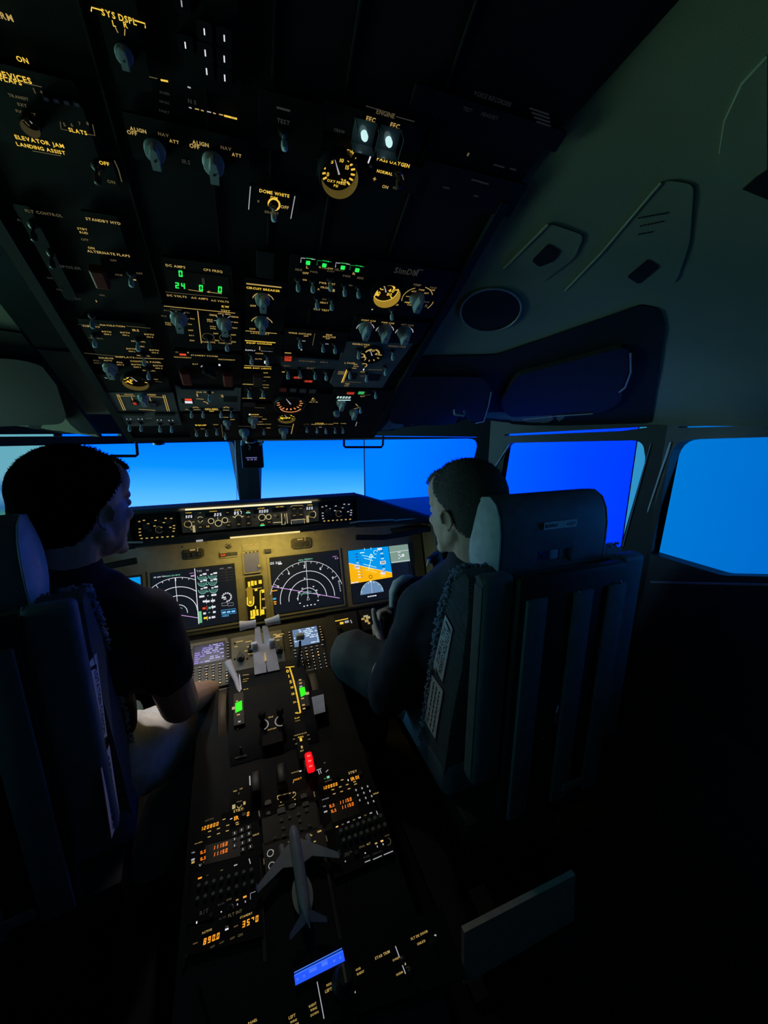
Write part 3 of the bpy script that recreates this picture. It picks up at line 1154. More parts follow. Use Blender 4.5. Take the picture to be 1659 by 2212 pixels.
m = mod('generator_selector_panel', 'black module with two grey rotary selectors below the green meter digits', 430, 705)
m.plate(345, 657, 522, 758)
m.line([(354, 660.5), (508, 676)], 2, 'M'); m.line([(427, 671), (435, 741)], 2, 'M')
for a in [("BAT", 360, 670, 12, 'D'), ("AUX BAT", 380, 668, 25, 'D'), ("TR1", 404, 675, 10, 'D'), ("TR2", 415, 688, 10, 'M'), ("TR3", 410, 700, 9, 'M'), ("BUS", 354, 682, 11, 'D'), ("STBY", 363, 697, 13, 'M'), ("PWR", 364, 701, 12, 'M'), ("OFF", 412, 713, 11, 'M'), ("BAT", 414, 724, 11, 'M'), ("ON", 414.5, 735, 10, 'M'),
          ("KW", 487, 662, 16, 'B'), ("TEST", 487, 671, 20, 'M'), ("GEN1", 460, 680, 16, 'M'), ("APU GEN", 484, 677.5, 27, 'M'), ("GEN2", 507, 684, 16, 'M'), ("INV", 510, 696, 9, 'M'), ("TEST", 507, 708, 12, 'M'), ("GRD", 453, 690, 13, 'M'), ("PWR", 453.5, 694, 12, 'M'), ("STBY", 460, 705, 13, 'M'), ("PWR", 460.5, 709.5, 12, 'M'), ("OFF", 466, 720, 11, 'M'), ("OFF", 504, 723, 11, 'M'), ("ON", 468, 735, 10, 'M'), ("ON", 504, 738, 10, 'M'), ("CAB UTIL", 451, 738.5, 29, 'M'), ("PASS SEAT", 487, 741, 29, 'M')]:
    m.t(*a)
for u, v, u1, v1 in ((372, 675, 367, 672), (381, 675, 380, 671), (394, 679, 399, 675), (470, 685, 465, 681), (482, 683, 481, 679), (492, 686, 498, 682), (462, 692, 474, 692), (496, 694, 503, 695), (400, 688, 407, 688)):
    m.line([(u, v), (u1, v1)], 1.4, 'w')
m.knob(387, 698, 36); m.knob(485, 708, 31)
for u, v in ((450, 727), (487, 729)):
    m.arc(u, v, 12.5, 0, 360, 1.2, 'D', 24, ry=11)
m.toggle(452, 743); m.toggle(490, 746)
m.done()

m = mod('standby_power_panel', 'black module lettered STANDBY POWER with two dark red disconnect guards', 442, 795)
m.plate(372, 758, 524, 832)
for a in [("STANDBY POWER", 442, 768, 58, 'M'), ("DISCONNECT", 395, 771.5, 37, 'M'), ("DISCONNECT", 490, 776.5, 36, 'M'), ("BAT", 422, 786, 12, 'M')]:
    m.t(*a)
m.bar(395, 765.5, 14, 4, 'R'); m.bar(382, 760, 6, 2.5, 'D'); m.bar(406, 761, 3, 2.5, 'M')
m.line([(434, 791), (439, 797), (436, 789)], 2, 'W'); m.bar(474, 788, 4, 4, 'W')
for u, v in ((402, 808), (492, 812)):
    a, b = m.L(u, v)
    g = MB(); g.box((a, b, m.top + .008), (.020, .044, .014), bev=.003); g.build('switch_guard', 'red_guard', m.root)
a, b = m.L(452, 797)
g = MB(); g.lathe([(.016, 0), (.016, .006), (.012, .008)], 18); g.box((0, 0, .012), (.006, .028, .010), bev=.001)
k = g.build('rotary_knob', 'black_plastic', m.root, 40, (a, b, m.top)); k.rotation_euler.z = .9
m.done()

m = mod('navigation_source_panel', 'black module lettered NAVIGATION and DISPLAYS with a column of toggles', 265, 755)
m.plate(165, 688, 352, 812)
for a in [("NAVIGATION", 243, 703, 53, 'M'), ("VHF NAV", 197, 704.5, 38, 'M'), ("IRS", 293, 713, 14, 'M'), ("NORMAL", 208, 730, 30, 'D'), ("NORMAL", 299, 737, 30, 'M'), ("NORMAL", 310, 768, 28, 'M'), ("NORMAL", 322, 800, 27, 'M'), ("DISPLAYS", 270, 771, 40, 'M'), ("SOURCE", 229, 773, 31, 'M'), ("AUTO", 233, 778.5, 18, 'M'), ("CONTROL PANEL", 315, 781, 66, 'M'), ("FMC", 306, 748, 12, 'M')]:
    m.t(*a)
for u, v, a_, b_ in ((230, 716, "BOTH", "ON 1"), (270, 718, "BOTH", "ON L"), (322, 722, "BOTH", "ON R"), (283, 753, "BOTH", "ON L"), (333, 756, "BOTH", "ON R"), (258, 782, "ALL", "ON 2"), (208, 778, "ALL", "ON 1"), (294, 787, "BOTH", "ON 1"), (341, 789.5, "BOTH", "ON 2")):
    m.t(a_, u, v, 20 if len(a_) == 4 else 14, 'M' if u > 215 else 'D'); m.t(b_, u + 2, v + 5.5, 15, 'M' if u > 215 else 'D')
m.line([(272, 703.5), (325, 708.6)], 1.6, 'D'); m.line([(168, 700), (216, 701)], 1.6, 'F'); m.line([(182, 762), (248, 768.5)], 1.6, 'D'); m.line([(292, 772.5), (353, 775)], 1.6, 'M')
for u, v in ((203, 736), (297, 745), (310, 777), (320, 808)):
    m.toggle(u, v)
m.toggle(198, 694, tip='knob_grey')
m.knob(238, 803, 31)
m.line([(226, 815), (232, 817)], 2, 'w')
m.done()

m = mod('fuel_temperature_panel', 'black module with one low amber round gauge above the grey fuel plate', 293, 825)
m.plate(205, 808, 372, 848)
m.gauge(293, 822, 54, rim='M', depth=.010, marks='B', ticks=8, a0=200, a1=-20, nums=(("F", -.35, -.1, .4),))
m.t("FUEL", 337, 819, 9, 'M'); m.line([(335, 823), (350, 825)], 1.5, 'D')
m.done()

m = mod('fuel_pump_panel', 'grey fuel plate at the front left with crossfeed lines and four toggles', 320, 885)
m.poly([(218, 848), (374, 848), (392, 918), (258, 922)], 'panel_grey')
m.t("CROSS", 278, 851.5, 19, 'M'); m.t("FEED", 328, 852.5, 18, 'M')
for pts in ([(252, 851), (267, 886)], [(256, 851), (271, 886)], [(255, 855), (292, 855)], [(316, 856), (356, 858)], [(284, 857), (288, 868)], [(322, 857), (326, 866)], [(352, 853), (362, 888)], [(356, 853), (366, 888)], [(300, 884), (336, 886)]):
    m.line(pts, 1.6, 'M')
m.lamp(291, 869, 11, 8, 'R', frac=.7); m.lamp(331, 872, 15, 10, 'screen_dark')
m.knob(310, 866, 24)
for u0, u1, v in ((256, 312, 892), (334, 378, 893)):
    a, b = m.L((u0 + u1) / 2, v); k = OV.scale(u0, v) * (u1 - u0)
    g = MB(); g.prism(rrect(k, .010, .003, 3, a, b), m.top, m.top + .004); g.build('quantity_window', 'black_matt', m.root)
m.t("AUX", 322, 903, 14, 'D')
for u, v in ((279, 922), (304, 922), (345, 924), (370, 925)):
    for d in (-4, 4):
        m.bar(u + d - 1, v - 17, 2, 2.5, 'w')
    m.toggle(u, v)
m.done()

m = mod('generator_drive_panel', 'grey plate with yellow generator arcs and four toggles left of the centre column', 450, 865)
m.poly([(378, 833), (386, 836), (392, 841), (505, 844), (512, 838), (521, 838), (519, 888), (388, 888)], 'panel_grey')
m.bar(407, 863, 15, 4.5, 'R'); m.bar(407.5, 868.5, 16, 5, 'W')
a, b = m.L(405, 866); g = MB(); g.prism(rrect(.026, .018, .002, 2, a, b), m.top - .001, m.top + .0004); g.build('annunciator_window', 'black_matt', m.root)
a, b = m.L(498, 862); g = MB(); g.prism(rrect(.032, .024, .002, 2, a, b), m.top - .001, m.top + .0004); g.build('annunciator_window', 'black_matt', m.root)
m.line([(424, 861), (440, 862)], 1.6, 'M'); m.arc(440, 872, 9, 0, 90, 2.2, 'M'); m.arc(423, 882, 6, 20, 160, 2, 'M'); m.arc(489, 882, 6, 20, 160, 2, 'M'); m.line([(400, 884), (505, 886)], 1.6, 'M')
m.t("APU GEN", 456, 883, 28, 'B'); m.t("OFF", 457, 888, 10, 'B'); m.t("BUS TRANS", 443, 847, 36, 'M'); m.t("1", 426, 853, 5, 'M', minw=.3); m.t("2", 480, 855, 6, 'M', minw=.3)
m.toggle(452, 857)
for u in (413, 438, 477, 500):
    m.toggle(u, 893)
m.done()

m = mod('wiper_panel', 'black module with small toggles and a dial at the front edge beside the centre post', 455, 922)
m.plate(395, 893, 520, 950)
m.t("EQUIP", 434, 918, 24, 'B'); m.t("TEST", 466, 917, 12, 'M'); m.t("OFF", 502, 906, 10, 'M'); m.t("PARK", 487, 901, 14, 'M'); m.bar(437, 926, 8, 2, 'D')
for u, v in ((424, 934), (446, 934), (468, 931), (487, 941)):
    m.toggle(u, v)
m.knob(491, 918, 17)
m.line([(478, 917), (482, 945)], 1.3, 'D')
m.done()

# ---- centre column
m = mod('circuit_breaker_light_panel', 'black module lettered CIRCUIT BREAKER with two stacked brightness knobs', 567, 665)
m.plate(528, 600, 612, 716)
m.line([(532, 612), (608, 620.5)], 3.4, 'M'); m.t("CIRCUIT BREAKER", 569, 624.5, 72, 'B')
for v, dx in ((636, 1), (686, -1.5)):
    m.t("BRIGHT", 568 + dx, v, 26, 'M'); m.t("OFF", 546 + dx / 2, v + 24, 13, 'M')
    m.arc(568 + dx, v + 13, 22, 15, 60, 2, 'M', ry=20); m.arc(567 + dx, v + 12, 22, 120, 170, 2, 'M', ry=20)
m.knob(568, 656, 31); m.knob(566, 704, 29)
a, b = m.L(573, 572)
g = MB(); g.box((a, b, m.top - .001), (.026, .048, .006)); g.build('blank_cover', 'black_matt', m.root)
m.done()

m = mod('equipment_cooling_panel', 'black module lettered EQUIP COOLING with two small toggles', 560, 755)
m.plate(526, 716, 608, 787)
m.line([(530, 714), (598, 720)], 2, 'M'); m.t("LAVATORY", 562, 720, 40, 'M'); m.line([(529, 735), (595, 740)], 2.4, 'B'); m.t("EQUIP COOLING", 560, 741.5, 54, 'B')
m.t("SUPPLY", 541, 756, 22, 'W'); m.t("EXHAUST", 577, 757.5, 26, 'W'); m.t("NORM", 560, 763, 16, 'M'); m.t("ALTN", 558, 775, 15, 'M')
for u, v in ((545, 749), (577, 752)):
    a, b = m.L(u, v); g = MB(); g.prism(rrect(.026, .014, .002, 2, a, b), m.top, m.top + .002); g.build('annunciator_light', 'black_plastic', m.root)
for u, v in ((532, 750), (561, 752), (589, 754)):
    m.bar(u, v, 2, 8, 'M')
m.toggle(543, 775); m.toggle(577, 777)
m.bar(545, 784, 3, 7, 'W'); m.bar(572, 782, 3, 6, 'W')
m.done()

m = mod('emergency_exit_light_panel', 'black module lettered EMER EXIT LIGHTS with a black switch guard', 560, 820)
m.plate(524, 788, 606, 866)
m.line([(528, 789), (586, 792)], 2, 'M'); m.t("EMER EXIT LIGHTS", 557, 795, 58, 'B'); m.t("OFF", 574, 805, 10, 'M'); m.t("ARMED", 577, 814, 15, 'M'); m.t("ON", 571, 822, 6, 'D')
m.t("NO SMOKING", 538, 830, 27, 'M'); m.line([(526, 829), (552, 830)], 1.6, 'M'); m.t("FASTEN", 573, 831, 15, 'M'); m.t("BELTS", 574, 837, 12, 'M'); m.bar(538, 839, 6, 4, 'B')
a, b = m.L(556, 815); g = MB(); g.box((a, b, m.top + .007), (.020, .040, .012), bev=.002); g.build('switch_guard', 'black_plastic', m.root)
m.toggle(538, 849); m.toggle(568, 849); m.t("ATTEND", 534, 860, 21, 'M'); m.t("CALL", 567, 859.5, 13, 'B')
m.done()

m = mod('engine_start_panel', 'black module with GRD start lettering and two grey start knobs above the windscreen', 570, 912)
m.plate(523, 872, 660, 948)
m.t("ENGINE", 550, 895, 18, 'B'); m.t("START", 549, 899, 14, 'M'); m.bar(539, 895, 3, 3, 'W')
m.t("GRD", 571, 905, 10, 'M'); m.t("CONT", 562, 900, 10, 'M'); m.t("FLT", 563, 911, 8, 'M'); m.t("ENGINE START", 571, 916, 30, 'M'); m.t("IGN", 580, 924, 8, 'M')
m.line([(515, 920), (545, 921)], 1.2, 'D'); m.line([(600, 919), (630, 921)], 1.2, 'D'); m.line([(634, 915), (629, 937)], 1.6, 'M')
m.knob(547, 913, 21); m.knob(528, 940, 22); m.knob(613, 936, 20); m.toggle(570, 931); m.line([(550, 880), (572, 881)], 1.4, 'D')
a, b = m.L(538, 872); g = MB(); g.prism(rrect(.030, .020, .002, 2, a, b), m.top, m.top + .003); g.build('annunciator_light', mat('dim_blue', (.01, .012, .04), .4), m.root)
m.done()

# ---- right of centre
m = mod('window_heat_panel', 'black module with four bright green window heat lights over pale toggles', 710, 615)
m.plate(628, 548, 800, 682)
for i, (u, v) in enumerate(((665, 564.5), (700, 570), (740, 575), (771, 580.5))):
    m.lamp(u, v, 12, 11, 'G', frac=.75)
    m.line([(u - 15.5, v + 2), (u - 14.5, v - 8), (u + 16, v - 4.5)], 1.8, 'g' if i % 2 else 'w')
    m.line([(u - 4, v - 7.2), (u + 11, v - 5.2)], 2.4, 'G')
for a in [("L", 664, 576, 5, 'M', 1, 0, None, False, .45), ("WINDOW", 704, 578.5, 31, 'M'), ("HEAT", 733, 582.5, 20, 'D'), ("R", 765, 590, 6, 'M', 1, 0, None, False, .5), ("SIDE", 645, 582, 15, 'D'), ("OFF", 660, 589.5, 13, 'M'), ("FWD", 678, 587, 16, 'D'), ("OVHT", 714, 585.5, 16, 'D'), ("FWD", 749, 596, 16, 'D'), ("SIDE", 778, 600, 14, 'D'), ("ON", 658, 604, 9, 'M'), ("ON", 757, 616, 8, 'D'),
          ("PWR TEST", 707, 612, 34, 'M'), ("PROBE", 704, 621, 22, 'M'), ("A", 688, 624, 5, 'M', 1, 0, None, False, .45), ("B", 721, 627, 5, 'M', 1, 0, None, False, .45), ("ON", 700, 646, 9, 'D'), ("HEAT", 700, 653.5, 17, 'M'), ("TAT TEST", 694, 669, 34, 'M')]:
    m.t(*a)
for u, v in ((644, 614), (676, 617), (714, 613), (745, 625), (775, 629), (685, 653), (717, 656)):
    m.toggle(u, v)
m.done()

m = mod('air_temperature_panel', 'black module with a glowing amber gauge and one large grey selector at the right edge', 870, 640)
m.plate(800, 560, 960, 690)
lg = m.t("SimDN", 878, 586, 50, 'F', hs=1.1)
m.line([(893, 596), (903, 582), (914, 583)], 2, 'F')
m.gauge(833, 628, 54, rim='B', depth=.016, marks='B', ticks=5, a0=220, a1=-40, nums=(("TEMP", .1, .55, .2), ("C", -.35, .2, .35), ("40", .45, .05, .3), ("80", .4, -.3, .25), ("20", -.55, -.3, .3)))
m.knob(903, 655, 28)
m.arc(902, 643, 30, 25, 80, 1.5, 'M', ry=26); m.arc(900, 645, 30, 115, 200, 1.5, 'M', ry=26); m.arc(905, 650, 30, -35, 5, 1.5, 'M', ry=26)
for a in [("TEMP", 901, 615, 17, 'D'), ("FWD", 911, 626, 12, 'M'), ("AFT", 894, 629, 10, 'M'), ("AFT", 921, 633, 10, 'M'), ("PASS", 936, 621, 14, 'D'), ("CAB", 934, 626, 10, 'M'), ("FWD", 880, 653, 11, 'B'), ("CAB", 884, 658, 9, 'M'), ("DUCT", 882, 640, 10, 'M'), ("PACK", 922, 652, 11, 'D'), ("R", 921, 660, 5, 'D'), ("TRIM AIR", 849, 657, 24, 'M')]:
    m.t(*a)
m.toggle(847, 678); m.bar(804, 668, 3, 3, 'w'); m.line([(844, 664), (847, 672)], 1.2, 'D')
m.done()

m = mod('cabin_temperature_panel', 'black module with three grey pointer knobs in a row at the right edge', 832, 715)
m.plate(768, 683, 905, 743)
for u, v, tx in ((796, 692, "CONT CAB"), (838, 697, "FWD CAB"), (880, 701.5, "AFT CAB")):
    m.t(tx, u, v, 31 if u < 820 else 27, 'M' if u < 870 else 'D'); m.t("AUTO", u - 1, v + 4.5, 15, 'M')
    m.arc(u - 7, v + 17, 18, 10, 60, 1.8, 'w', ry=15); m.arc(u - 7, v + 17, 18, 110, 190, 1.8, 'w', ry=15)
    m.knob(u - 5, v + 25, 27)
m.done()

m = mod('anti_ice_panel', 'black module lettered WING and ENG ANTI-ICE with three small toggles', 680, 735)
m.plate(616, 708, 742, 762)
m.t("WING ANTI-ICE", 648, 720, 49, 'M'); m.t("OFF", 661, 725.5, 10, 'M'); m.t("ON", 656, 736, 7, 'w'); m.t("ENG", 711, 723, 13, 'M'); m.t("ANTI-ICE", 711, 727.5, 28, 'M'); m.t("OFF", 708, 731, 9, 'M'); m.t("ON", 706, 742.5, 7, 'w')
m.line([(680, 720), (675, 746)], 1.5, 'D'); m.bar(651, 755, 3, 3, 'w')
m.toggle(648, 740); m.toggle(698, 749); m.toggle(724, 752)
m.done()

m = mod('hydraulic_pump_panel', 'grey strip with four toggles and red low pressure lights near the front', 665, 792)
m.poly([(594, 769), (732, 779), (728, 797), (612, 797)], 'panel_grey')
m.lamp(622, 772, 19, 13, 'R', frac=.85); m.bar(622, 762, 14, 2, 'M')
m.lamp(643, 813, 20, 5, 'R', frac=.9); m.lamp(666, 821, 19, 5, 'R', frac=.9)
m.t("HYD PUMPS", 663, 780, 34, 'D'); m.t("ELEC", 672, 795, 18, 'D'); m.t("ENG 1", 620, 790, 14, 'D'); m.t("ENG 2", 700, 782, 16, 'D')
for u, v in ((622, 808), (648, 806), (681, 809), (705, 811)):
    m.toggle(u, v)
m.bar(612, 803, 6, 2, 'M')
for i in range(4):
    m.lamp(612 + i * 21, 840 + i, 15, 9, 'fire_dim' if i == 0 else 'screen_dark')
m.bar(677, 842, 6, 3, 'W'); m.bar(611, 837, 3, 3, 'w'); m.bar(637, 842, 3, 3, 'D'); m.bar(657, 842, 3, 3, 'D')
m.done()

m = mod('cabin_pressure_panel', 'black module with an orange tick ring gauge above a small bright round gauge', 635, 888)
m.plate(590, 848, 722, 912)
m.gauge(626, 871, 60, rim=None, depth=.010, marks='orange_tick', ticks=10, a0=180, a1=380, nums=())
m.arc(627, 872, 22, 190, 350, 2.5, 'orange_tick', 20, z=m.top + .0125, ry=17)
m.gauge(619, 901, 36, rim='M', depth=.008, marks='Y', ticks=7, a0=210, a1=-30, nums=(("DIFF", 0, -.25, .35),))
m.t("FLT", 677, 864, 9, 'M'); m.t("ALT 10", 677, 868, 18, 'M'); m.bar(676, 860.5, 4, 3, 'M')
m.done()

m = mod('bleed_air_panel', 'light grey plate with pack toggles and a black round gauge at the front right', 790, 790)
m.poly([(744, 738), (893, 742), (868, 775), (845, 806), (826, 838), (722, 836), (713, 828), (735, 772)], 'panel_grey')
m.gauge(803, 766, 46, rim=None, depth=.004, marks='M', ticks=6, a0=180, a1=360, nums=(("40", .5, .1, .3), ("PSI", -.1, .5, .25)))
m.t("RECIRC FAN", 780, 743.5, 36, 'M'); m.t("OFF", 791, 749, 9, 'M'); m.t("AUTO", 791, 753.5, 11, 'M'); m.t("RECIRC FAN", 858, 748, 36, 'D'); m.t("L PACK", 756, 784, 23, 'M'); m.t("OFF", 768, 787, 8, 'M'); m.t("AUTO", 769, 791, 11, 'M'); m.t("HIGH", 765, 795, 9, 'M')
m.line([(749, 798), (738, 826)], 2.2, 'B'); m.line([(752, 798), (741, 826)], 1.2, 'M'); m.arc(786, 789, 6, -60, 140, 2, 'M')
m.bar(737, 805, 14, 8, 'D'); m.t("TRIP", 750, 829, 10, 'M'); m.t("WING", 748, 833, 9, 'M'); m.line([(738, 824), (780, 826)], 1.4, 'D'); m.t("AUTO", 783, 803, 9, 'B'); m.t("OPEN", 782, 812, 9, 'D'); m.line([(786, 796), (785, 800)], 2.4, 'W'); m.line([(796, 798), (827, 799)], 1.4, 'D')
for u, v in ((757, 812), (808, 815)):
    a, b = m.L(u, v); g = MB(); g.prism(rrect(.032, .026, .002, 2, a, b), m.top - .001, m.top + .0005); g.build('annunciator_window', 'black_matt', m.root)
for u, v in ((775, 764), (849, 767), (756, 808), (792, 815), (833, 801), (812, 852)):
    m.toggle(u, v)
m.done()

m = mod('cabin_altitude_panel', 'black module with a brilliant white number window beside red and green lights', 765, 865)
m.plate(722, 840, 822, 912)
a, b = m.L(742, 858); g = MB(); g.prism(rrect(.042, .016, .002, 2, a, b), m.top, m.top + .003); w_ = g.build('number_window', 'black_plastic', m.root)
m.t("35000", 742, 856, 29, 'L', seg=True, z=m.top + .0036, hs=1.0); m.line([(729, 862), (757, 862)], 2.6, 'L', z=m.top + .0036)
m.lamp(757, 847, 18, 6, 'R', frac=.9); m.lamp(780, 846.5, 15, 7, 'G2', frac=.85); m.t("FLT", 783, 856, 9, 'M'); m.line([(778, 855), (800, 852)], 1.2, 'D')
m.knob(738, 876, 19); m.rknob(727, 895, 14, 'knob_grey'); m.knob(765, 896, 18); m.toggle(779, 884)
m.line([(760, 884), (776, 880), (768, 872)], 1.6, 'M')
m.done()

m = mod('exterior_light_panel', 'narrow black module at the front right edge with a row of five light toggles', 705, 925)
m.plate(648, 911, 800, 942)
m.t("POSITION", 685, 916.5, 24, 'M'); m.t("STROBE", 690, 914, 18, 'B'); m.t("ANTI COLL", 708, 916, 24, 'M'); m.t("WING", 725, 914, 11, 'M'); m.t("WHEEL", 742, 914.5, 12, 'M'); m.t("LOGO", 662, 916, 12, 'D'); m.t("ON", 692, 922.5, 6, 'w')
for u, v in ((663, 926), (685, 928), (704, 929), (724, 928), (741, 928)):
    m.toggle(u, v)
m.line([(768, 920), (771, 911)], 1.2, 'w')
m.done()

m = mod('blank_panel', 'plain black filler module with faint unlit lettering at the upper right edge', 1070, 300)
m.plate(900, 180, 1200, 330)
m.t("VOICE RECORDER", 1065, 213, 84, 'F2'); m.t("TEST", 1010, 236, 20, 'F2'); m.t("HEADSET", 1058, 250, 36, 'F2')
for i in range(4):
    m.bar(1165 + i * 3, 240 + i * 9, 44 - i * 4, 4, 'F2')
m.bar(1011, 333, 4, 8, 'D')
m.done()
m = mod('mask_test_panel', 'plain black module with faint lettering below the upper right filler', 1030, 400)
m.plate(920, 345, 1100, 470)
for u, v, w_ in ((1078, 358, 24), (1108, 365, 14), (1030, 390, 24), (1046, 395, 20), (964, 405, 14), (1028, 423, 10)):
    m.bar(u, v, w_, 4, 'F2')
m.done()

# ================================================================== LINING FITTINGS (right side)
surround = [(820, 790), (872, 768), (1072, 764), (1250, 703), (1385, 656), (1425, 664), (1438, 700), (1425, 800), (1406, 912), (1250, 916), (1090, 921), (960, 925), (800, 930), (740, 935), (780, 860)]
for side in (1, -1):
    mb = patch(rpoly(surround, 12), .004, .010)
    if side < 0: mb = mirrored(mb)
    o = mb.build('window_surround', 'lining_black', smooth=50)
    tag(o, 'black surround panel of the two covered eyebrow windows, on the %s side' % ('right' if side > 0 else 'left'), 'panel', 'eyebrow window surrounds')


def eyebrow(outline, label, hl, handle, side=1):
    f = mirrored if side < 0 else (lambda q: q)
    h0 = on_lining(*outline[0])[0]
    root = empty('eyebrow_window_cover', (h0.x * side, h0.y, h0.z), label, 'window cover', 'eyebrow window covers')
    mb = f(patch(rpoly(outline, 16), .016, .012))
    mb.build('cover_plate', 'black_matt', root, 50)
    for pts in hl:
        mb = MB(); mb.tube([on_lining(*p, .018)[0] for p in pts], .0022, 6); f(mb).build('edge_highlight', 'grey_plastic', root, 50)  # highlights along the cover edge, laid on as thin grey tubes
    if handle:
        p = on_lining(*handle, .020)[0]
        mb = MB()
        mb.tube([p, p + V((0, -.006, -.014)), p + V((.030, -.01, -.018)), p + V((.036, -.004, -.004))], .004, 8)
        f(mb).build('handle', 'grey_plastic', root, 50)
    fix_parent(root)


EY1 = [(842, 818), (885, 802), (1040, 803), (1060, 832), (1046, 900), (1026, 914), (838, 905)]
EY2 = [(1115, 800), (1352, 736), (1364, 760), (1342, 860), (1300, 882), (1098, 892), (1078, 862)]
for side, nm in ((1, 'right'), (-1, 'left')):
    eyebrow(EY1, 'black front eyebrow window cover above the %s windscreen' % nm, [[(1059, 835), (1054, 865), (1044, 900), (1028, 914)]], (978, 872), side)
    eyebrow(EY2, 'black rear eyebrow window cover above the %s side window' % nm, [[(1130, 896), (1200, 888), (1282, 882)], [(1363, 748), (1364, 790), (1352, 824), (1340, 834)]], None, side)

for side, nm in ((1, 'right'), (-1, 'left')):
    f = mirrored if side < 0 else (lambda q: q)
    el = []
    for k in range(28):
        a = 2 * PI * k / 28
        x, y = 66 * math.cos(a), 46 * math.sin(a)
        el.append((1060 + x * math.cos(-.15) - y * math.sin(-.15), 667 + x * math.sin(-.15) + y * math.cos(-.15)))
    c = on_lining(1060, 667)[0]
    root = empty('round_speaker', (c.x * side, c.y, c.z), 'round black speaker opening in the %s cabin lining' % nm, 'speaker', 'round speakers in the lining')
    f(patch(el, .003, .006)).build('mesh_cloth', 'black_matt', root)
    mb = MB(); mb.tube([on_lining(*p, .003)[0] for p in el], .0022, 6, closed=True); f(mb).build('rim', 'grey_plastic', root, 50)
    fix_parent(root)

    def cover(outline, hole, label, ridge, text=False):
        c = on_lining(*outline[0])[0]
        root = empty('mask_box_cover', (c.x * side, c.y, c.z), label, 'cover')
        f(patch(rpoly(outline, 16), .003, .006)).build('cover_plate', 'lining', root, 50)
        f(patch(rpoly(hole, 6), .0045, .003)).build('finger_hole', 'black_matt', root)
        mb = MB(); mb.tube([on_lining(*p, .003)[0] for p in ridge], .0022, 6); f(mb).build('ridge', 'lining', root, 50)
        if text:
            for i, (u0, v0, u1, v1) in enumerate(((1378, 468, 1445, 456), (1382, 485, 1436, 474), (1378, 503, 1412, 497))):
                mb = MB()
                for k in range(9 - 2 * i):
                    n = 9 - 2 * i
                    a = (u0 + (u1 - u0) * k / n, v0 + (v1 - v0) * k / n); b = (u0 + (u1 - u0) * (k + .7) / n, v0 + (v1 - v0) * (k + .7) / n)
                    mb.tube([on_lining(*a, .0038)[0], on_lining(*b, .0038)[0]], .0012, 4)
                f(mb).build('placard_line', 'panel_dark', root)
        fix_parent(root)
    cover([(1088, 580), (1184, 479), (1262, 506), (1240, 556), (1165, 612)], [(1148, 560), (1184, 523), (1210, 540), (1196, 560), (1165, 573)], 'small raised cover with a black finger hole on the %s lining' % nm, [(1088, 578), (1184, 482)])
    cover([(1220, 628), (1300, 545), (1436, 386), (1498, 396), (1490, 520), (1462, 606), (1345, 640)], [(1354, 594), (1400, 556), (1424, 573), (1380, 610)], 'long raised cover with a black finger hole and placard on the %s lining' % nm, [(1220, 626), (1300, 543), (1400, 424), (1428, 392)], True)

mb = patch([(1655, 120), (1600, 180), (1563, 260), (1552, 330), (1566, 385), (1600, 412), (1656, 424)], .005, .006)
pod = mb.build('round_ceiling_pod', 'lining', smooth=50)
tag(pod, 'rounded raised pod at the far right edge of the cabin lining', 'panel')
mb = patch([(1603, 402), (1630, 378), (1657, 360), (1657, 424)], .008, .004)
o = mb.build('recess', 'black_matt', pod)

# ================================================================== WINDSCREEN FITTINGS
def lrod(pts, y, label):
    p = [W(u, v, 1, y) for u, v in pts]
    root = empty('visor_rail', p[0], label, 'rail', 'sun visor rails')
    mb = MB(); mb.tube(p, .0042, 8); mb.build('rail', 'black_plastic', root, 50)
    mb = MB(); mb.box(p[0] + V((0, 0, .006)), (.022, .016, .022), bev=.003); mb.build('bracket', 'metal_dark', root)
    fix_parent(root)


lrod([(293, 941), (297, 982), (293, 985), (240, 985)], 1.33, 'black sun visor rail hanging over the left windscreen beside the dark haired man')
lrod([(743, 938), (743, 963), (746, 966), (824, 966), (827, 961), (828, 940)], 1.33, 'black U shaped sun visor rail hanging over the right windscreen')

Y = 1.38
c = W(543, 985, 1, Y)
root = empty('standby_compass', (c.x, c.y, c.z - .035), 'black standby compass hanging in front of the centre window post', 'compass')
p0, p1 = W(519, 958, 1, Y), W(571, 1011, 1, Y)
w_, h = p1.x - p0.x, p0.z - p1.z
mb = MB(); mb.box(((p0.x + p1.x) / 2, Y + .03, (p0.z + p1.z) / 2), (w_, .06, h), bev=.006); mb.build('housing', 'black_plastic', root, 40)
mb = MB(); mb.box(((p0.x + p1.x) / 2, Y + .025, p0.z + .022), (w_ * .55, .04, .05), bev=.004); mb.build('bracket', 'black_plastic', root, 40)
mb = MB(); mb.prism(rrect(.040, .016, .004, 3), 0, .002, PL((c.x, Y, W(541, 991, 1, Y).z), (1, 0, 0), (0, 0, 1)).M()); win = mb.build('card_window', mat('compass_card', (.03, .03, .08), .4), root)
g = MB()
pl = PL((c.x, Y - .0025, W(541, 991, 1, Y).z), (1, 0, 0), (0, 0, 1))
g.add([pl.world(x, y, 0) for x, y in [(-.018, .003), (.018, .003), (.018, .005), (-.018, .005)]], [(0, 1, 2, 3)])
for tx, dx in (("N", -.011), ("33", 0), ("30", .012)):
    vs_, fs, wd = textgeo(tx)
    g.add([pl.world(dx + q[0] * .008, -.002 + q[1] * .008) for q in vs_], fs)
g.build('card_marks', em('compass', (130, 130, 190), .8), win)
mb = MB(); mb.tube([W(524, 944, 1, Y - .02), W(523, 962, 1, Y - .02)], .005, 8); mb.tube([W(565, 941, 1, Y), W(568, 955, 1, Y), W(561, 962, 1, Y)], .004, 8); mb.build('clamp', 'knob_grey', root, 50)
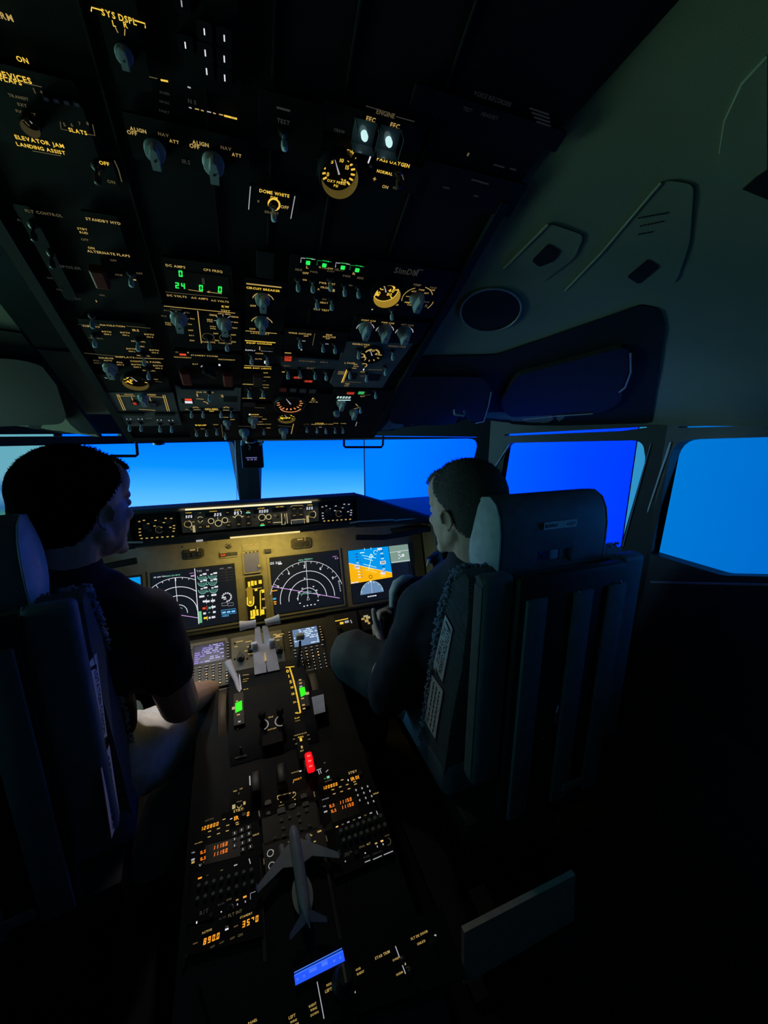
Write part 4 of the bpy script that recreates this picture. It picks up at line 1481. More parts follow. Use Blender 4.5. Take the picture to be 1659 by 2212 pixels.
mb = MB(); mb.tube([V((p0.x + w_ / 2, Y + .03, p0.z + .04)), V((.0, 1.28, 1.325)), V((.0, 1.235, 1.322))], .007, 8); mb.build('strut', 'black_plastic', root, 50)
mb = MB(); mb.tube([W(536, 961, 1, Y - .004), W(541, 965, 1, Y - .004), W(538, 972, 1, Y - .004)], .0018, 6); mb.build('wire', 'knob_grey', root, 50)
fix_parent(root)

p = [W(508.5, 962, 1, 2.10), W(511, 980, 1, 2.10), W(515, 1013, 1, 2.10)]
root = empty('windscreen_wiper', p[0], 'thin pale wiper outside the glass beside the centre post', 'wiper')
mb = MB(); mb.tube(p, [.004, .006, .005], 6); mb.build('blade', 'trim_light', root)
mb = MB(); mb.tube([p[0] + V((-.01, 0, .03)), p[0], p[1]], .004, 6); mb.build('arm', 'metal', root)
fix_parent(root)

for x_, nm, lb in ((.0, 'aisle_flood_lamp', 'small round flood lamp under the front lip of the overhead panel, aimed at the pedestal'),
                   (-.235, 'lap_fill_lamp', 'added round fill lamp under the overhead front lip, left of the pedestal flood lamp')):
    T_ = Matrix.Translation((x_, 1.207, 1.322)) @ Matrix.Rotation(math.radians(192), 4, 'X')
    root = empty(nm, (x_, 1.207, 1.322), lb, 'lamp')
    mb = MB(); mb.lathe([(.013, -.006), (.015, -.004), (.015, .001)], 18, T_); mb.build('housing', 'metal_dark', root, 40)
    mb = MB(); mb.lathe([(.011, .0012), (.011, .0018)], 18, T_); mb.build('lens', em('lamp_lens', (255, 235, 200), 1.0), root)
    fix_parent(root)

# ================================================================== GLARESHIELD
root = empty('glareshield', (0, 1.5, .93), 'long black glareshield hood that runs under the windscreen', 'glareshield')


def loft(sections):
    mb = MB()
    n = len(sections[0])
    vs_ = [p for s_ in sections for p in s_]
    fs = [(i * n + j, i * n + (j + 1) % n, (i + 1) * n + (j + 1) % n, (i + 1) * n + j) for i in range(len(sections) - 1) for j in range(n)]
    fs += [tuple(range(n))[::-1], tuple(range((len(sections) - 1) * n, len(sections) * n))]
    mb.add(vs_, fs)
    return mb


prof = [(1.520, .955), (1.497, .952), (1.486, .960), (1.488, .978), (1.515, .985), (1.525, 1.072), (1.470, 1.074), (1.466, 1.081), (1.478, 1.090), (1.52, 1.094), (1.98, .99), (1.98, .93), (1.70, .935)]
mb = loft([[V((x, y, z)) for y, z in prof] for x in (-.40, -.2, 0, .2, .402)])
mb.build('hood', 'glare_black', root, 30)
for side in (1, -1):
    secs = []
    for x, yf, zb, zt in ((.403, 1.480, .955, 1.088), (.46, 1.480, .952, 1.070), (.54, 1.476, .950, 1.042), (.62, 1.472, .948, 1.012), (.68, 1.47, .948, .992), (.735, 1.47, .946, .970), (.80, 1.475, .935, .952)):
        yb = 1.99 - .62 * x
        secs.append([V((x * side, y, z)) for y, z in ((yf + .035, zb), (yf + .008, zb + .002), (yf, zb + .010), (yf, zt - .010), (yf + .012, zt), (yf + .06, zt + .002), (yb, max(zt - .07, .935)), (yb, .925), (1.52, zb - .012))])
    mb = loft(secs if side > 0 else secs[::-1])
    mb.build('eyebrow', 'glare_black', root, 40)
    mb = MB()
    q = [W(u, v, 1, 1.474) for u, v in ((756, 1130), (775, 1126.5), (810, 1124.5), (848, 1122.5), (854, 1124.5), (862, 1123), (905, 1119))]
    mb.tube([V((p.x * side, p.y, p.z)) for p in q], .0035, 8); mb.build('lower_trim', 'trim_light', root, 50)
    mb = MB()
    mb.tube([V((side * x, y, z)) for x, y, z in ((.40, 1.50, .905), (.52, 1.49, .895), (.62, 1.49, .900), (.72, 1.49, .912))], .012, 8); mb.build('armrest_roll', 'glare_black', root, 50)
fix_parent(root)
p0, p1 = W(400, 1101, 1, 1.460), W(673, 1084.5, 1, 1.460)
mb = MB(); mb.tube([p0, p1], .0032, 8)
o = mb.build('strip_lamp', em('strip', (255, 238, 190), 1.05), smooth=50); tag(o, 'bright warm strip lamp just above the mode control panel', 'lamp')
p0, p1 = W(497, 1161.8, 1, 1.480), W(648, 1148.5, 1, 1.480)
mb = MB(); mb.tube([p0, p1], .0034, 8)
o = mb.build('flood_lamp', em('flood', (250, 225, 150), 1.0), smooth=50); tag(o, 'warm flood lamp strip under the glareshield lighting the yellow panel', 'lamp')
mb = MB(); p = W(431, 1168, 1, 1.480); mb.box(p, (.022, .008, .005)); o = mb.build('small_flood_lamp', 'glow_w'); tag(o, 'small pale flood lamp under the left end of the glareshield', 'lamp')

# ------------------------------------------------------------------ mode control panel
m = Mod(MCP, 'mode_control_panel', 'long autopilot panel on the glareshield with white digits and round knobs', 'control panel', 535, 1115)
m.plate(392, 1106, 686, 1120, 'panel_khaki')
bpy.data.objects.remove(m.root.children[0])
a0, b0 = m.L(392, 1130); a1, b1 = m.L(688, 1105)
mb = MB(); mb.prism(rrect(a1 - a0, .088, .003, 2, (a0 + a1) / 2, MCP.loc(535, 1115)[1] * 0 + .002), -.006, m.top); mb.build('face_plate', mat('panel_mcp', (.105, .10, .085), .6, bump=.1, bscale=900), m.root)


def zp(x, y):      # helper: position read from the enlarged view of the panel
    return 400 + x * .1808, 1090 + y * .181


def win(x, y, w_, h):
    u, v = zp(x, y)
    a, b = m.L(u, v); k = MCP.scale(u, v)
    g = MB(); g.prism(rrect(w_ * .1808 * k, h * .181 * k, .001, 2, a, b), m.top, m.top + .0015); return g.build('digit_window', 'black_matt', m.root)


for x, y, w_, h, tx, tw, dx in ((45, 142, 105, 60, '326', 80, 0), (340, 118, 200, 55, '225', 86, 50), (630, 98, 110, 55, '857', 90, 0), (908, 78, 180, 55, '3000', 110, 28), (1128, 60, 175, 50, '', 0, 0), (1485, 42, 90, 55, '326', 78, 0)):
    win(x, y, w_, h)
    if tx:
        u, v = zp(x + dx, y)
        m.t(tx, u, v, tw * .1808, 'W', seg=True, z=m.top + .002)
for x, y, tx, w_ in ((40, 98, "COURSE", 70), (172, 98, "A/T ARM", 34), (335, 80, "IAS/MACH", 88), (625, 64, "HEADING", 75), (905, 44, "ALTITUDE", 80), (1130, 26, "VERT SPEED", 95), (1488, 4, "COURSE", 60), (180, 210, "OFF", 34), (100, 205, "MA", 28), (525, 205, "BANK", 34)):
    u, v = zp(x, y); m.t(tx, u, v, w_ * .1808, 'B' if w_ > 50 else 'M')
for x, y, r, key in ((398, 222, 40, 'B'), (310, 196, 34, 'B'), (475, 186, 34, 'B'), (918, 152, 40, 'B'), (997, 147, 30, 'B')):
    u, v = zp(x, y); m.arc(u, v, r * .1808, 0, 360, 1.5, 'lit_ring', 24); m.rknob(u, v, r * .30, hk=.35)
for x, y, r in ((28, 235, 40), (1515, 118, 36)):
    u, v = zp(x, y); m.rknob(u, v, r * .34, hk=.5); m.arc(u, v, (r + 10) * .1808, -70, 70, 1.4, 'lit_ring'); m.arc(u, v, (r - 2) * .1808, 60, 290, 1.2, 'M')
u, v = zp(180, 175); m.arc(u, v, 6, 30, 150, 1.4, 'lit_ring'); m.arc(u, v, 6, 210, 330, 1.4, 'lit_ring'); m.toggle(u, v, tip='knob_dark')
u, v = zp(638, 165); m.rknob(u, v, 13, hk=.5); m.arc(u, v, 8, 10, 170, 1.6, 'lit_ring')
for d in ((-70, -22), (62, -30)):
    u2, v2 = zp(638 + d[0] * .55, 165 + d[1] * .5); u3, v3 = zp(638 + d[0], 165 + d[1]); m.line([(u2, v2), (u3, v3)], 1.8, 'lit_ring')
u0, v0 = zp(390, 178); u1, v1 = zp(390, 150); m.line([(u0, v0), (u1, v1)], 1.2, 'lit_ring')
for x, y, tx, lit in ((508, 97, "VNAV", 0), (752, 82, "LNAV", 1), (755, 150, "VOR", 0), (758, 225, "APP", 0), (640, 236, "HDG", 0), (272, 262, "N1", 0), (182, 272, "SPD", 0), (520, 246, "LVL", 0), (922, 232, "ALT", 2), (1002, 212, "V/S", 0), (1300, 52, "CMD A", 0), (1380, 48, "CMD B", 0), (1300, 132, "CWS", 0), (1382, 124, "CWS", 0)):
    u, v = zp(x, y)
    a, b = m.L(u, v); k = MCP.scale(u, v)
    g = MB(); g.prism(rrect(62 * .1808 * k, 62 * .181 * k, .0012, 2, a, b), m.top, m.top + .004); g.build('push_button', 'knob_dark', m.root)
    m.t(tx, u, v - 1, 6, 'M' if lit == 0 else 'B', z=m.top + .0046)
    if lit: m.bar(u, v + 2.2, 9.5, 2.6, 'Q' if lit == 1 else 'G3', z=m.top + .0046)
for x, y in ((105, 290), (1463, 172)):
    u, v = zp(x, y); m.bar(u, v, 5.5, 15, 'paddle'); m.line([(u - 4, v + 2), (u - 8, v - 1)], 1, 'M')
u, v = zp(1178, 175); m.line([(u - 5, v - 13), (u - 4, v + 12), (u + 3, v + 11), (u + 2, v - 12)], 1.6, 'lit_ring'); m.line([(u + 6, v - 13), (u + 8, v + 9)], 1.4, 'lit_ring')
g = MB(); a, b = m.L(u, v); g.lathe([(.011, -.004), (.0115, 0), (.011, .004)], 20, Matrix.Translation((a, b, m.top + .002)) @ Matrix.Rotation(PI / 2, 4, 'Y')); g.build('thumb_wheel', 'knob_dark', m.root, 40)
m.line([zp(1050, 216), zp(1155, 208)], 2, 'paddle'); m.bar(*zp(1075, 130), 6, 4, 'D'); m.bar(*zp(826, 145), 5, 4, 'black_bar'); m.bar(*zp(1108, 148), 5, 5, 'black_bar')
m.line([zp(1270, 235), zp(1268, 185), zp(1420, 172), zp(1428, 222)], 1.4, 'lit_ring')
a, b = m.L(*zp(1350, 205)); k = MCP.scale(*zp(1350, 205)); g = MB(); g.box((a, b, m.top + .003), (24 * k, 7 * k, .006), bev=.001); g.build('disengage_bar', 'grey_plastic', m.root)
m.line([zp(1258, 30), zp(1275, 14), zp(1400, 8), zp(1410, 20)], 1.1, 'M')
m.done()

for side in (-1, 1):
    m = Mod(MCP, 'flight_instrument_control_panel', ('small black display control panel at the %s end of the glareshield' % ('left' if side < 0 else 'right')), 'control panel', *((338, 1138) if side < 0 else (727, 1104)))
    if side < 0:
        cx, cy, k_ = 338, 1138, 1.0
    else:
        cx, cy, k_ = 727, 1104.5, .83
    a, b = m.L(cx, cy); kk = MCP.scale(cx, cy)
    g = MB(); g.prism(rrect(90 * k_ * kk, .088, .003, 2, a, b), -.006, m.top); g.build('face_plate', 'panel_black', m.root)
    for dx, dy, w_ in ((-22, -2, 15), (-8, -10, 9), (8, -11, 9), (26, -8, 15), (6, 6, 12), (-14, 6, 10)):
        m.rknob(cx + dx * k_, cy + (dy - dx * .07) * k_, w_ * k_, hk=.5)
    for dx, dy in ((-37, -14), (-27, -16), (20, -17), (32, -16), (-36, 2), (-36, 9), (-35, 16), (38, 0), (38, 6), (37, 12), (-4, -2), (10, 2), (16, -8), (-2, -14), (-18, -8), (30, 3)):
        m.bar(cx + dx * k_, cy + (dy - dx * .07) * k_, 5 * k_, 2.2, 'w' if side > 0 else 'M')
    for i in range(7):
        dx = -32 + i * 11.2
        m.bar(cx + dx * k_, cy + (23 - dx * .07) * k_, 5 * k_, 2.4, 'M')
        a2, b2 = m.L(cx + dx * k_, cy + (27 - dx * .07) * k_)
        g = MB(); g.prism(rrect(.008, .006, .001, 2, a2, b2), m.top, m.top + .003); g.build('push_button', 'knob_dark', m.root)
    m.arc(cx + 6 * k_, cy + 6 * k_, 8 * k_, 30, 330, 1, 'D')
    m.done()

# ================================================================== MAIN INSTRUMENT PANEL
root = empty('main_instrument_panel', (0, 0, 0), 'wide yellow lit main instrument panel under the glareshield', 'instrument panel')
root.matrix_world = MIP.M()
mb = MB(); mb.prism(rrect(1.56, .46, .01, 2, 0, -.085), -.035, -.004); mb.build('panel', 'panel_khaki', root)
for a, b in ((-.19, .10), (-.10, .075), (.10, .105), (.17, .06), (-.03, .03), (.05, .03), (-.28, .09), (.26, .10)):
    mb = MB(); mb.lathe([(.003, -.004), (.003, -.0025), (.0015, -.002)], 8, Matrix.Translation((a, b, 0))); mb.build('screw', 'metal_dark', root)
p0, p1 = MIP.loc(406, 1373), MIP.loc(779, 1310)
mb = MB(); mb.tube([(p0[0] - .35, p0[1], .0), (p1[0] + .33, p1[1] + .0, .0)], .007, 8); mb.build('lower_shelf', 'panel_dark', root, 50)
mb = MB(); mb.box((0, p0[1] - .035, -.01), (1.5, .055, .02)); mb.build('kick_panel', 'black_plastic', root)
for side in (1, -1):
    mb = MB(); mb.box((side * .805, -.10, .05), (.03, .44, .16), bev=.004); mb.build('side_cheek', 'lining', root)


def display(u0, v0, u1, v1, label, mirror=False):
    m = Mod(MIP, 'display_unit', label, 'display', (u0 + u1) / 2, (v0 + v1) / 2, group='flight deck displays')
    m.top = .004
    p, q = m.L(u0, v0), m.L(u1, v1)
    if mirror:
        pass
    w_, h = q[0] - p[0], p[1] - q[1]
    cx, cy = (p[0] + q[0]) / 2, (p[1] + q[1]) / 2
    g = MB(); g.prism(rrect(w_ + .026, h + .026, .006, 3, cx, cy), -.004, .002); g.build('bezel', 'panel_khaki', m.root, 40)
    g = MB(); g.prism(rrect(w_ + .006, h + .006, .002, 2, cx, cy), .002, .0030); g.build('inner_frame', 'black_plastic', m.root)
    g = MB(); g.prism(rrect(w_, h, .001, 1, cx, cy), .003, .004); g.build('screen', mat('screen_glass', (.008, .010, .014), .25, emit=lin((13, 18, 28)), es=1.0), m.root)
    return m, w_, h, cx, cy


# first officer's inboard display: navigation arcs
m, w_, h, cx, cy = display(583, 1206, 741, 1303, 'right inner display with a full set of white navigation arcs')
ap, tp = m.L(665.5, 1292), m.L(661, 1212.5)
R0 = tp[1] - ap[1]


def ndarc(m, ap, r, a0, a1, wd=.0019, key='W'):
    m._leg(key).strip(arcpts(ap[0], ap[1], r, r, a0, a1, 40), wd, m.top + .0006)


ndarc(m, ap, R0, 90 - 76, 90 + 76); ndarc(m, ap, R0 * .735, -4, 184, .0026); ndarc(m, ap, R0 * .51, -2, 182, .0026); ndarc(m, ap, R0 * .275, -5, 185, .0024)
m._leg('W').strip([ap, tp], .0018, m.top + .0006)
for i in range(-7, 8):
    th = math.radians(90 + i * 10)
    l = .06 if i % 3 else .11
    m._leg('W').strip([(ap[0] + math.cos(th) * R0 * r_, ap[1] + math.sin(th) * R0 * r_) for r_ in (1, 1 - l)], .0018, m.top + .0006)
    if i % 3 == 0:
        th2 = th + .02
        m.t(str(abs(i) + 3), *prj(m.root.matrix_world @ V((ap[0] + math.cos(th2) * R0 * .86, ap[1] + math.sin(th2) * R0 * .86, 0))), 4, 'W', minw=.4)
m.line([(586, 1266.5), (733.5, 1292)], 1.6, 'P')
ndarc(m, (ap[0], ap[1] - .004), R0 * .21, 60, 150, .0016, 'Q')
m.line([(648, 1283), (684, 1281)], 1.0, 'Q')
m._leg('W').strip([(ap[0] - .006, ap[1] - .008), (ap[0], ap[1] + .009), (ap[0] + .006, ap[1] - .008), (ap[0] - .006, ap[1] - .008)], .0014, m.top + .0006)
m.t("HDG", 650, 1210, 10, 'Q'); m.t("026", 662, 1208, 9, 'Q'); m.t("MAG", 671, 1207, 8, 'Q')
m.t("GS 260", 595, 1216, 24, 'W'); m.line([(601, 1218.5), (609, 1217.5)], 3, 'W'); m.t("LNAV", 723, 1202, 9, 'P'); m.t("0.9", 727, 1206, 7, 'P')
m.bar(593, 1276, 12, 2, 'O'); m.bar(593, 1293.5, 7, 4, 'C'); m.bar(594, 1300, 6, 2.5, 'O'); m.bar(594.5, 1304.5, 5, 2.5, 'O')
for u, v in ((653, 1271), (677, 1267), (684, 1275), (645, 1280), (643, 1293), (648, 1303), (687, 1297), (657, 1309.5), (664, 1308), (672, 1306.5), (680, 1305.5), (658, 1249), (627, 1273), (608, 1270), (690, 1285)):
    m.bar(u, v, 3.2, 2.2, 'W')
for i in range(6):
    m.bar(731.5 + i * .8, 1255 + i * 4.2, 2.5, 2.6, 'w')
m.done()

# captain's inboard display: arcs at left, engine gauges at right
m, w_, h, cx, cy = display(326, 1239, 515, 1341, 'left inner display with arcs and columns of engine gauges')
ap, tp = m.L(385, 1325), m.L(378, 1248)
R0 = tp[1] - ap[1]
rt_ = m.L(421, 1240)[0]


def clipped(a0, r):
    x = min(.999, (rt_ - ap[0]) / r)
    return math.degrees(math.acos(x)) if r > (rt_ - ap[0]) else a0


ndarc(m, ap, R0, clipped(10, R0), 150); ndarc(m, ap, R0 * .735, clipped(0, R0 * .735), 184, .0026); ndarc(m, ap, R0 * .49, clipped(0, R0 * .49), 182, .0026); ndarc(m, ap, R0 * .235, -5, 185, .0024)
m._leg('W').strip([(ap[0], ap[1] + R0 * .24), tp], .0020, m.top + .0006)
for i in range(-5, 5):
    th = math.radians(90 - i * 10)
    l = .05 if i % 3 else .10
    if ap[0] + math.cos(th) * R0 < rt_:
        m._leg('W').strip([(ap[0] + math.cos(th) * R0 * r_, ap[1] + math.sin(th) * R0 * r_) for r_ in (1, 1 - l)], .0020, m.top + .0006)
m.line([(420.5, 1228), (429.5, 1348)], 1.7, 'W'); m.line([(386, 1328), (427, 1334.5)], 1.6, 'P'); ndarc(m, (ap[0], ap[1] - .003), R0 * .18, 50, 130, .0016, 'Q')
m.t("GS 260 TAS", 345, 1246, 26, 'W'); m.t("HDG 026 MAG", 374, 1243, 30, 'Q'); m.t("LNAV", 414, 1238, 9, 'P'); m.bar(416, 1244, 8, 3, 'P')
m.bar(432.5, 1333, 7, 25, 'Q2')
for u, v in ((436, 1244.5), (459, 1242.5), (437, 1258), (459, 1256), (438, 1274), (461, 1272)):
    a, b = m.L(u, v); r = 9.5 * MIP.scale(u, v)
    p = arcpts(a, b, r, r, 185, 355, 16)
    m._leg('teal_fill').add([(x, y, m.top + .0005) for x, y in p], [tuple(range(len(p)))])
    m._leg('Q').strip(arcpts(a, b, r, r, 170, 370 if v > 1250 and v < 1262 else 350, 18), .0015, m.top + .0008)
    m.bar(u + 6, v - 4.5, 8, 3.6, 'W', z=m.top + .001); m.bar(u - 2, v - 2, 5, 2.6, 'W', z=m.top + .001)
for u, v, w2, key in ((436, 1288.5, 11, 'W'), (462, 1285, 11, 'W'), (442, 1299, 8, 'W'), (449, 1299, 8, 'W'), (460, 1297.5, 9, 'W'), (441, 1314, 7, 'R'), (461, 1311, 9, 'W'), (453, 1313, 5, 'Q'), (442, 1325, 6, 'W'), (463, 1322, 6, 'W'), (443.5, 1335, 7, 'Y'), (461, 1333, 8, 'W'), (453, 1334.5, 4, 'W')):
    m.bar(u, v, w2, 4.2, key)
for u, v in ((447, 1249), (447.5, 1263), (449, 1278), (449, 1287), (452, 1323)):
    m.bar(u, v, 3, 1.8, 'Q')
m.line([(446, 1294), (446, 1304)], 1, 'W'); m.line([(459, 1292), (460, 1302)], 1, 'W'); m.line([(447, 1308), (447.5, 1319)], 1, 'R'); m.line([(459, 1307), (460, 1316)], 1, 'W'); m.line([(448, 1331), (448, 1340)], 1, 'Y')
m.t("TAI", 430, 1233.5, 11, 'w'); m.t("N1", 448, 1231.5, 5, 'w'); m.t("FLAPS", 479, 1228, 8, 'w'); m.t("GEAR", 496, 1226, 8, 'w')
for i in range(5):
    m.line([(473, 1231.5 + i * 6), (505, 1227.5 + i * 6)], .8, 'F')
m.line([(488, 1228), (491, 1258)], .8, 'F')
a, b = m.L(490, 1290); r = 11 * MIP.scale(490, 1290)
for k in range(11):
    th = math.radians(180 - k * 27)
    m._leg('W').strip([(a + r * .72 * math.cos(th), b + r * .72 * math.sin(th)), (a + r * 1.02 * math.cos(th), b + r * 1.02 * math.sin(th))], r * .26, m.top + .0006)
m.bar(484, 1290.5, 8, 2.4, 'W'); m.bar(486, 1294, 6, 2, 'W')
for u in (485, 498):
    m.line([(u - 6, 1303), (u + 6, 1301.5), (u + 6.5, 1307.5), (u - 5.5, 1309), (u - 6, 1303)], .8, 'w')
m.line([(478, 1318.5), (509, 1314.5), (510.5, 1324), (479, 1328), (478, 1318.5)], 1.2, 'C')
for i in range(3):
    m.bar(484 + i * 10, 1323 - i * 1.3, 8, 4, 'C2')
m.t("39.6", 489.5, 1330, 9, 'C2'); m.bar(482, 1331, 5, 2, 'C')
m.done()


# outboard displays: attitude picture, a half compass and a pale information block
def pfd(label, side):
    m, w_, h, cx, cy = display(752, 1190.5, 889, 1283.5, label)
    z = m.top + .0004
    m.quad([(751.5, 1190), (838.2, 1180), (846.7, 1237), (753.3, 1216.5)], 'sky_blue', z, 'sky')
    m.quad([(753.3, 1216.5), (846.7, 1237), (847.5, 1246.5), (758, 1261.5)], 'earth', z, 'earth')
    z += .0003
    m.line([(753, 1216.5), (846.7, 1237)], 1.2, 'W', z)
    m.quad([(839.5, 1180), (880.5, 1175.2), (885.8, 1212), (845, 1217)], 'info_grey', z, 'information_block')
    m.line([(841.5, 1193.5), (882.5, 1188)], .8, 'W', z + .0003); m.line([(846, 1215), (884.5, 1210)], 1.0, 'W', z + .0003)
    for u, v, a, b in ((862, 1193, 6, 1.5), (862, 1199, 4, 2), (866, 1202, 5, 2), (870.5, 1199.5, 5, 5.5), (862, 1206, 4, 1.5)):
        m.bar(u, v, a, b, 'W', z + .0003)
    for i in range(5):
        m.line([(787 + i * 1.5 - 5 + (i % 2) * 3, 1208 + i * 6 - 1.5 - (7 if i < 2 else 0)), (812 + i * .5 - (i % 2) * 7, 1214.5 + i * 5.5 - (9 if i < 2 else 0))], 1.1, 'L' if i < 3 else 'Y2', z)
    m.line([(804, 1198), (796, 1230)], 1.2, 'L', z); m.line([(801, 1197), (806, 1201), (797, 1206), (801, 1197)], 2.2, 'L', z)
    for i in range(9):
        m.bar(770 + i * .8, 1197 + i * 6.3, 5, 2, 'navy' if i < 3 else 'W', z)
        m.bar(776 + i * .8, 1196 + i * 6.2, 3, 1, 'navy', z)
        m.bar(824 + i * .7, 1190 + i * 5.6, 6, 2.2, 'W' if i % 2 else 'navy', z)
    m.bar(771, 1224, 10, 8, 'W', z + .0001); m.t("226", 771, 1224, 8, 'black_bar', z=z + .0004)
    m.bar(827, 1215, 12, 7, 'W', z + .0001); m.t("310", 827, 1215, 8, 'black_bar', z=z + .0004); m.bar(827, 1238, 10, 6, 'W', z)
    m.bar(820, 1186, 10, 5, 'W', z); m.bar(782, 1194, 10, 2, 'L', z); m.arc(811, 1193, 4, 0, 300, 1, 'L', z=z)
    m.line([(787, 1184), (787.5, 1189)], 1, 'L', z); m.line([(801, 1182.5), (801.5, 1187)], 1, 'L', z)
    m.arc(800.5, 1246, 3.5, 0, 360, 1, 'black_bar', z=z); m.bar(762, 1259, 8, 2.5, 'W', z); m.bar(771, 1257.5, 7, 2.5, 'W', z); m.bar(828, 1244, 12, 2.4, 'Y', z)
    a, b = m.L(804, 1281.5); r = 24.5 * MIP.scale(804, 1281)
    p = arcpts(a, b, r, r, 0, 180, 24)
    m._leg('steel', 'half_compass').add([(x, y, z) for x, y in p], [tuple(range(len(p)))])
    m._leg('L').strip(p, .0012, z + .0003); m._leg('W').strip([(a, b), (a, b + r)], .0012, z + .0003)
    for k in range(1, 12, 2):
        th = PI * k / 12
        m._leg('W').strip([(a + r * q * math.cos(th), b + r * q * math.sin(th)) for q in (.84, .98)], .002, z + .0003)
    for i in range(4):
        m.bar(796 + i * 5, 1288.8 - i * .8, 4, 2.4, 'W', z)
    m.bar(800.5, 1256, 4, 4, 'W', z + .0002)
    m.done()
    return m.root


r = pfd('right outer display with blue sky and orange ground attitude picture', 1)
c0, c1 = MIP.loc(752, 1190.5), MIP.loc(889, 1283.5)
xr = MIP.loc(303, 1245)[0]
u0, v0 = prj(MIP.world(xr - .30, c0[1], .004)); u1, v1 = prj(MIP.world(xr + .004, c1[1], .004))
m, w_, h, cx, cy = display(u0, v0, u1, v1, 'left outer display, only its blue corner shows past the black shirt')
z = m.top + .0004
x1, x0, y1, y0 = cx + w_ * .49, cx - w_ * .12, cy + h * .48, cy - h * .30
m._leg('sky_blue', 'sky').add([(x0, y1, z), (x0, cy + h * .1, z), (x1, cy - h * .12, z), (x1, y1, z)], [(0, 1, 2, 3)])
m._leg('earth', 'earth').add([(x0, cy + h * .1, z), (x0, y0, z), (x1, y0, z), (x1, cy - h * .12, z)], [(0, 1, 2, 3)])
m.done()

# small units between and above the displays
m = Mod(MIP, 'standby_display', 'square blank grey standby display between the two inner displays', 'display', 543, 1213)
m.plate(523, 1192, 564, 1236, 'panel_khaki'); m.plate(526, 1196, 562, 1232, mat('blank_grey', (.06, .06, .08), .4, emit=lin((62, 62, 74)), es=1.0), name='screen', z1=.006)
m.top = .006
m.rknob(560, 1222, 9, 'panel_khaki')
for i in range(4):
    m.bar(532 + i * 8, 1194 - i, 4, 3, 'black_bar')
m.done()

for side, u, v in ((-1, 419, 1196), (1, 651, 1173)):
    m = Mod(MIP, 'warning_light_cluster', 'rounded dark annunciator cluster above the %s inner display' % ('left' if side < 0 else 'right'), 'control panel', u, v)
    a, b = m.L(u, v); k = MIP.scale(u, v)
    g = MB(); g.prism(rrect(44 * k, 23 * k, 7 * k, 4, a, b), -.004, m.top); g.build('face_plate', 'panel_dark', m.root)
    for i in range(3):
        m.lamp(u - 13 + i * 12, v + 3 - i * 1.0, 8, 8, 'screen_dark')
    m.bar(u - 3, v - 8, 12, 2.6, 'M'); m.line([(u + 8, v - 5), (u + 7.5, v - 13)], 1.4, 'M'); m.t("TEST", u + 2, v - 8, 6, 'D')
    m.done()

m = Mod(MIP, 'autopilot_warning_lights', 'row of three small square lights, the left one glowing orange red', 'indicator', 492, 1197)
m.plate(474, 1192, 516, 1202, 'panel_khaki', z1=.001); m.top = .001
m.lamp(482, 1199, 13, 6.5, 'R', frac=.85, words=('A/P',)); m.lamp(495, 1197, 9, 6.5, 'screen_dark'); m.lamp(507, 1196, 11, 6, 'screen_dark')
m.done()
m = Mod(MIP, 'yaw_meter', 'small round fitting with pale marks on the yellow panel top', 'indicator', 494, 1179)
a, b = m.L(494, 1179); g = MB(); g.lathe([(.012, -.004), (.012, .002), (.010, .003)], 18, Matrix.Translation((a, b, 0))); g.build('face_plate', 'panel_dark', m.root, 40)
m.arc(494, 1178, 4, 20, 160, 1.2, 'M'); m.bar(488, 1179, 3, 1.6, 'M'); m.bar(500, 1178, 3, 1.6, 'M'); m.done()
m = Mod(MIP, 'speed_placard', 'pale two line placard in the middle of the yellow panel', 'placard', 542, 1180)
m.plate(523, 1174, 561, 1187, 'panel_khaki', z1=.0005); m.top = .0005
m.t("FLAPS LIMIT (IAS)", 541, 1176.5, 33, 'M'); m.t("1-250K 5-250K", 542, 1181, 26, 'M'); m.done()
m = Mod(MIP, 'dark_push_button', 'single dark push button right of the blank grey square', 'button', 578, 1190)
m.lamp(578, 1190, 13, 7, 'screen_dark'); m.done()

m = Mod(MIP, 'landing_gear_panel', 'narrow black gear lever panel with brilliant yellow lettering blocks', 'control panel', 551, 1295)
m.plate(529, 1247, 575, 1338, 'black_plastic')
for u, v, a, b in ((538, 1262, 5, 11), (545, 1260, 6, 11), (552, 1259, 5, 9), (562, 1257, 7, 8), (548, 1272, 36, 1.6), (553, 1274, 6, 5), (568, 1277, 6, 7), (569, 1294, 7, 4), (571, 1313, 8, 3.4), (552, 1312, 3, 6), (543, 1325, 4, 12), (549, 1324, 6, 14), (556, 1323, 5, 13), (567, 1322, 8, 11), (546, 1334, 10, 5)):
    m.bar(u, v, a, b, 'Y' if b > 4 else 'M')
m.line([(562, 1276), (563, 1330)], 2, 'Y'); m.line([(562, 1276), (567, 1274)], 2, 'Y')
a, b = m.L(540, 1288); k = MIP.scale(540, 1288)
g = MB(); g.prism(rrect(13 * k, 44 * k, 6 * k, 5, a, b), m.top, m.top + .001); g.build('lever_slot', mat('slot_lit', (.2, .15, .02), .5, emit=lin((120, 92, 14)), es=1.0), m.root)
m.bar(540, 1284, 7, 30, 'M2', z=m.top + .0016); m.arc(541, 1302, 7, 180, 360, 2.6, 'Y', z=m.top + .0018); m.line([(534, 1290), (534.5, 1303)], 2.4, 'Y', z=m.top + .0018); m.line([(548, 1288), (548, 1301)], 2.4, 'Y', z=m.top + .0018); m.bar(541, 1301, 5, 6, 'Y', z=m.top + .0018)
m.done()

# ================================================================== CENTRE PEDESTAL
def ztop(y, h=0):
    return .50 + (y - .80) * math.tan(math.radians(10)) + h


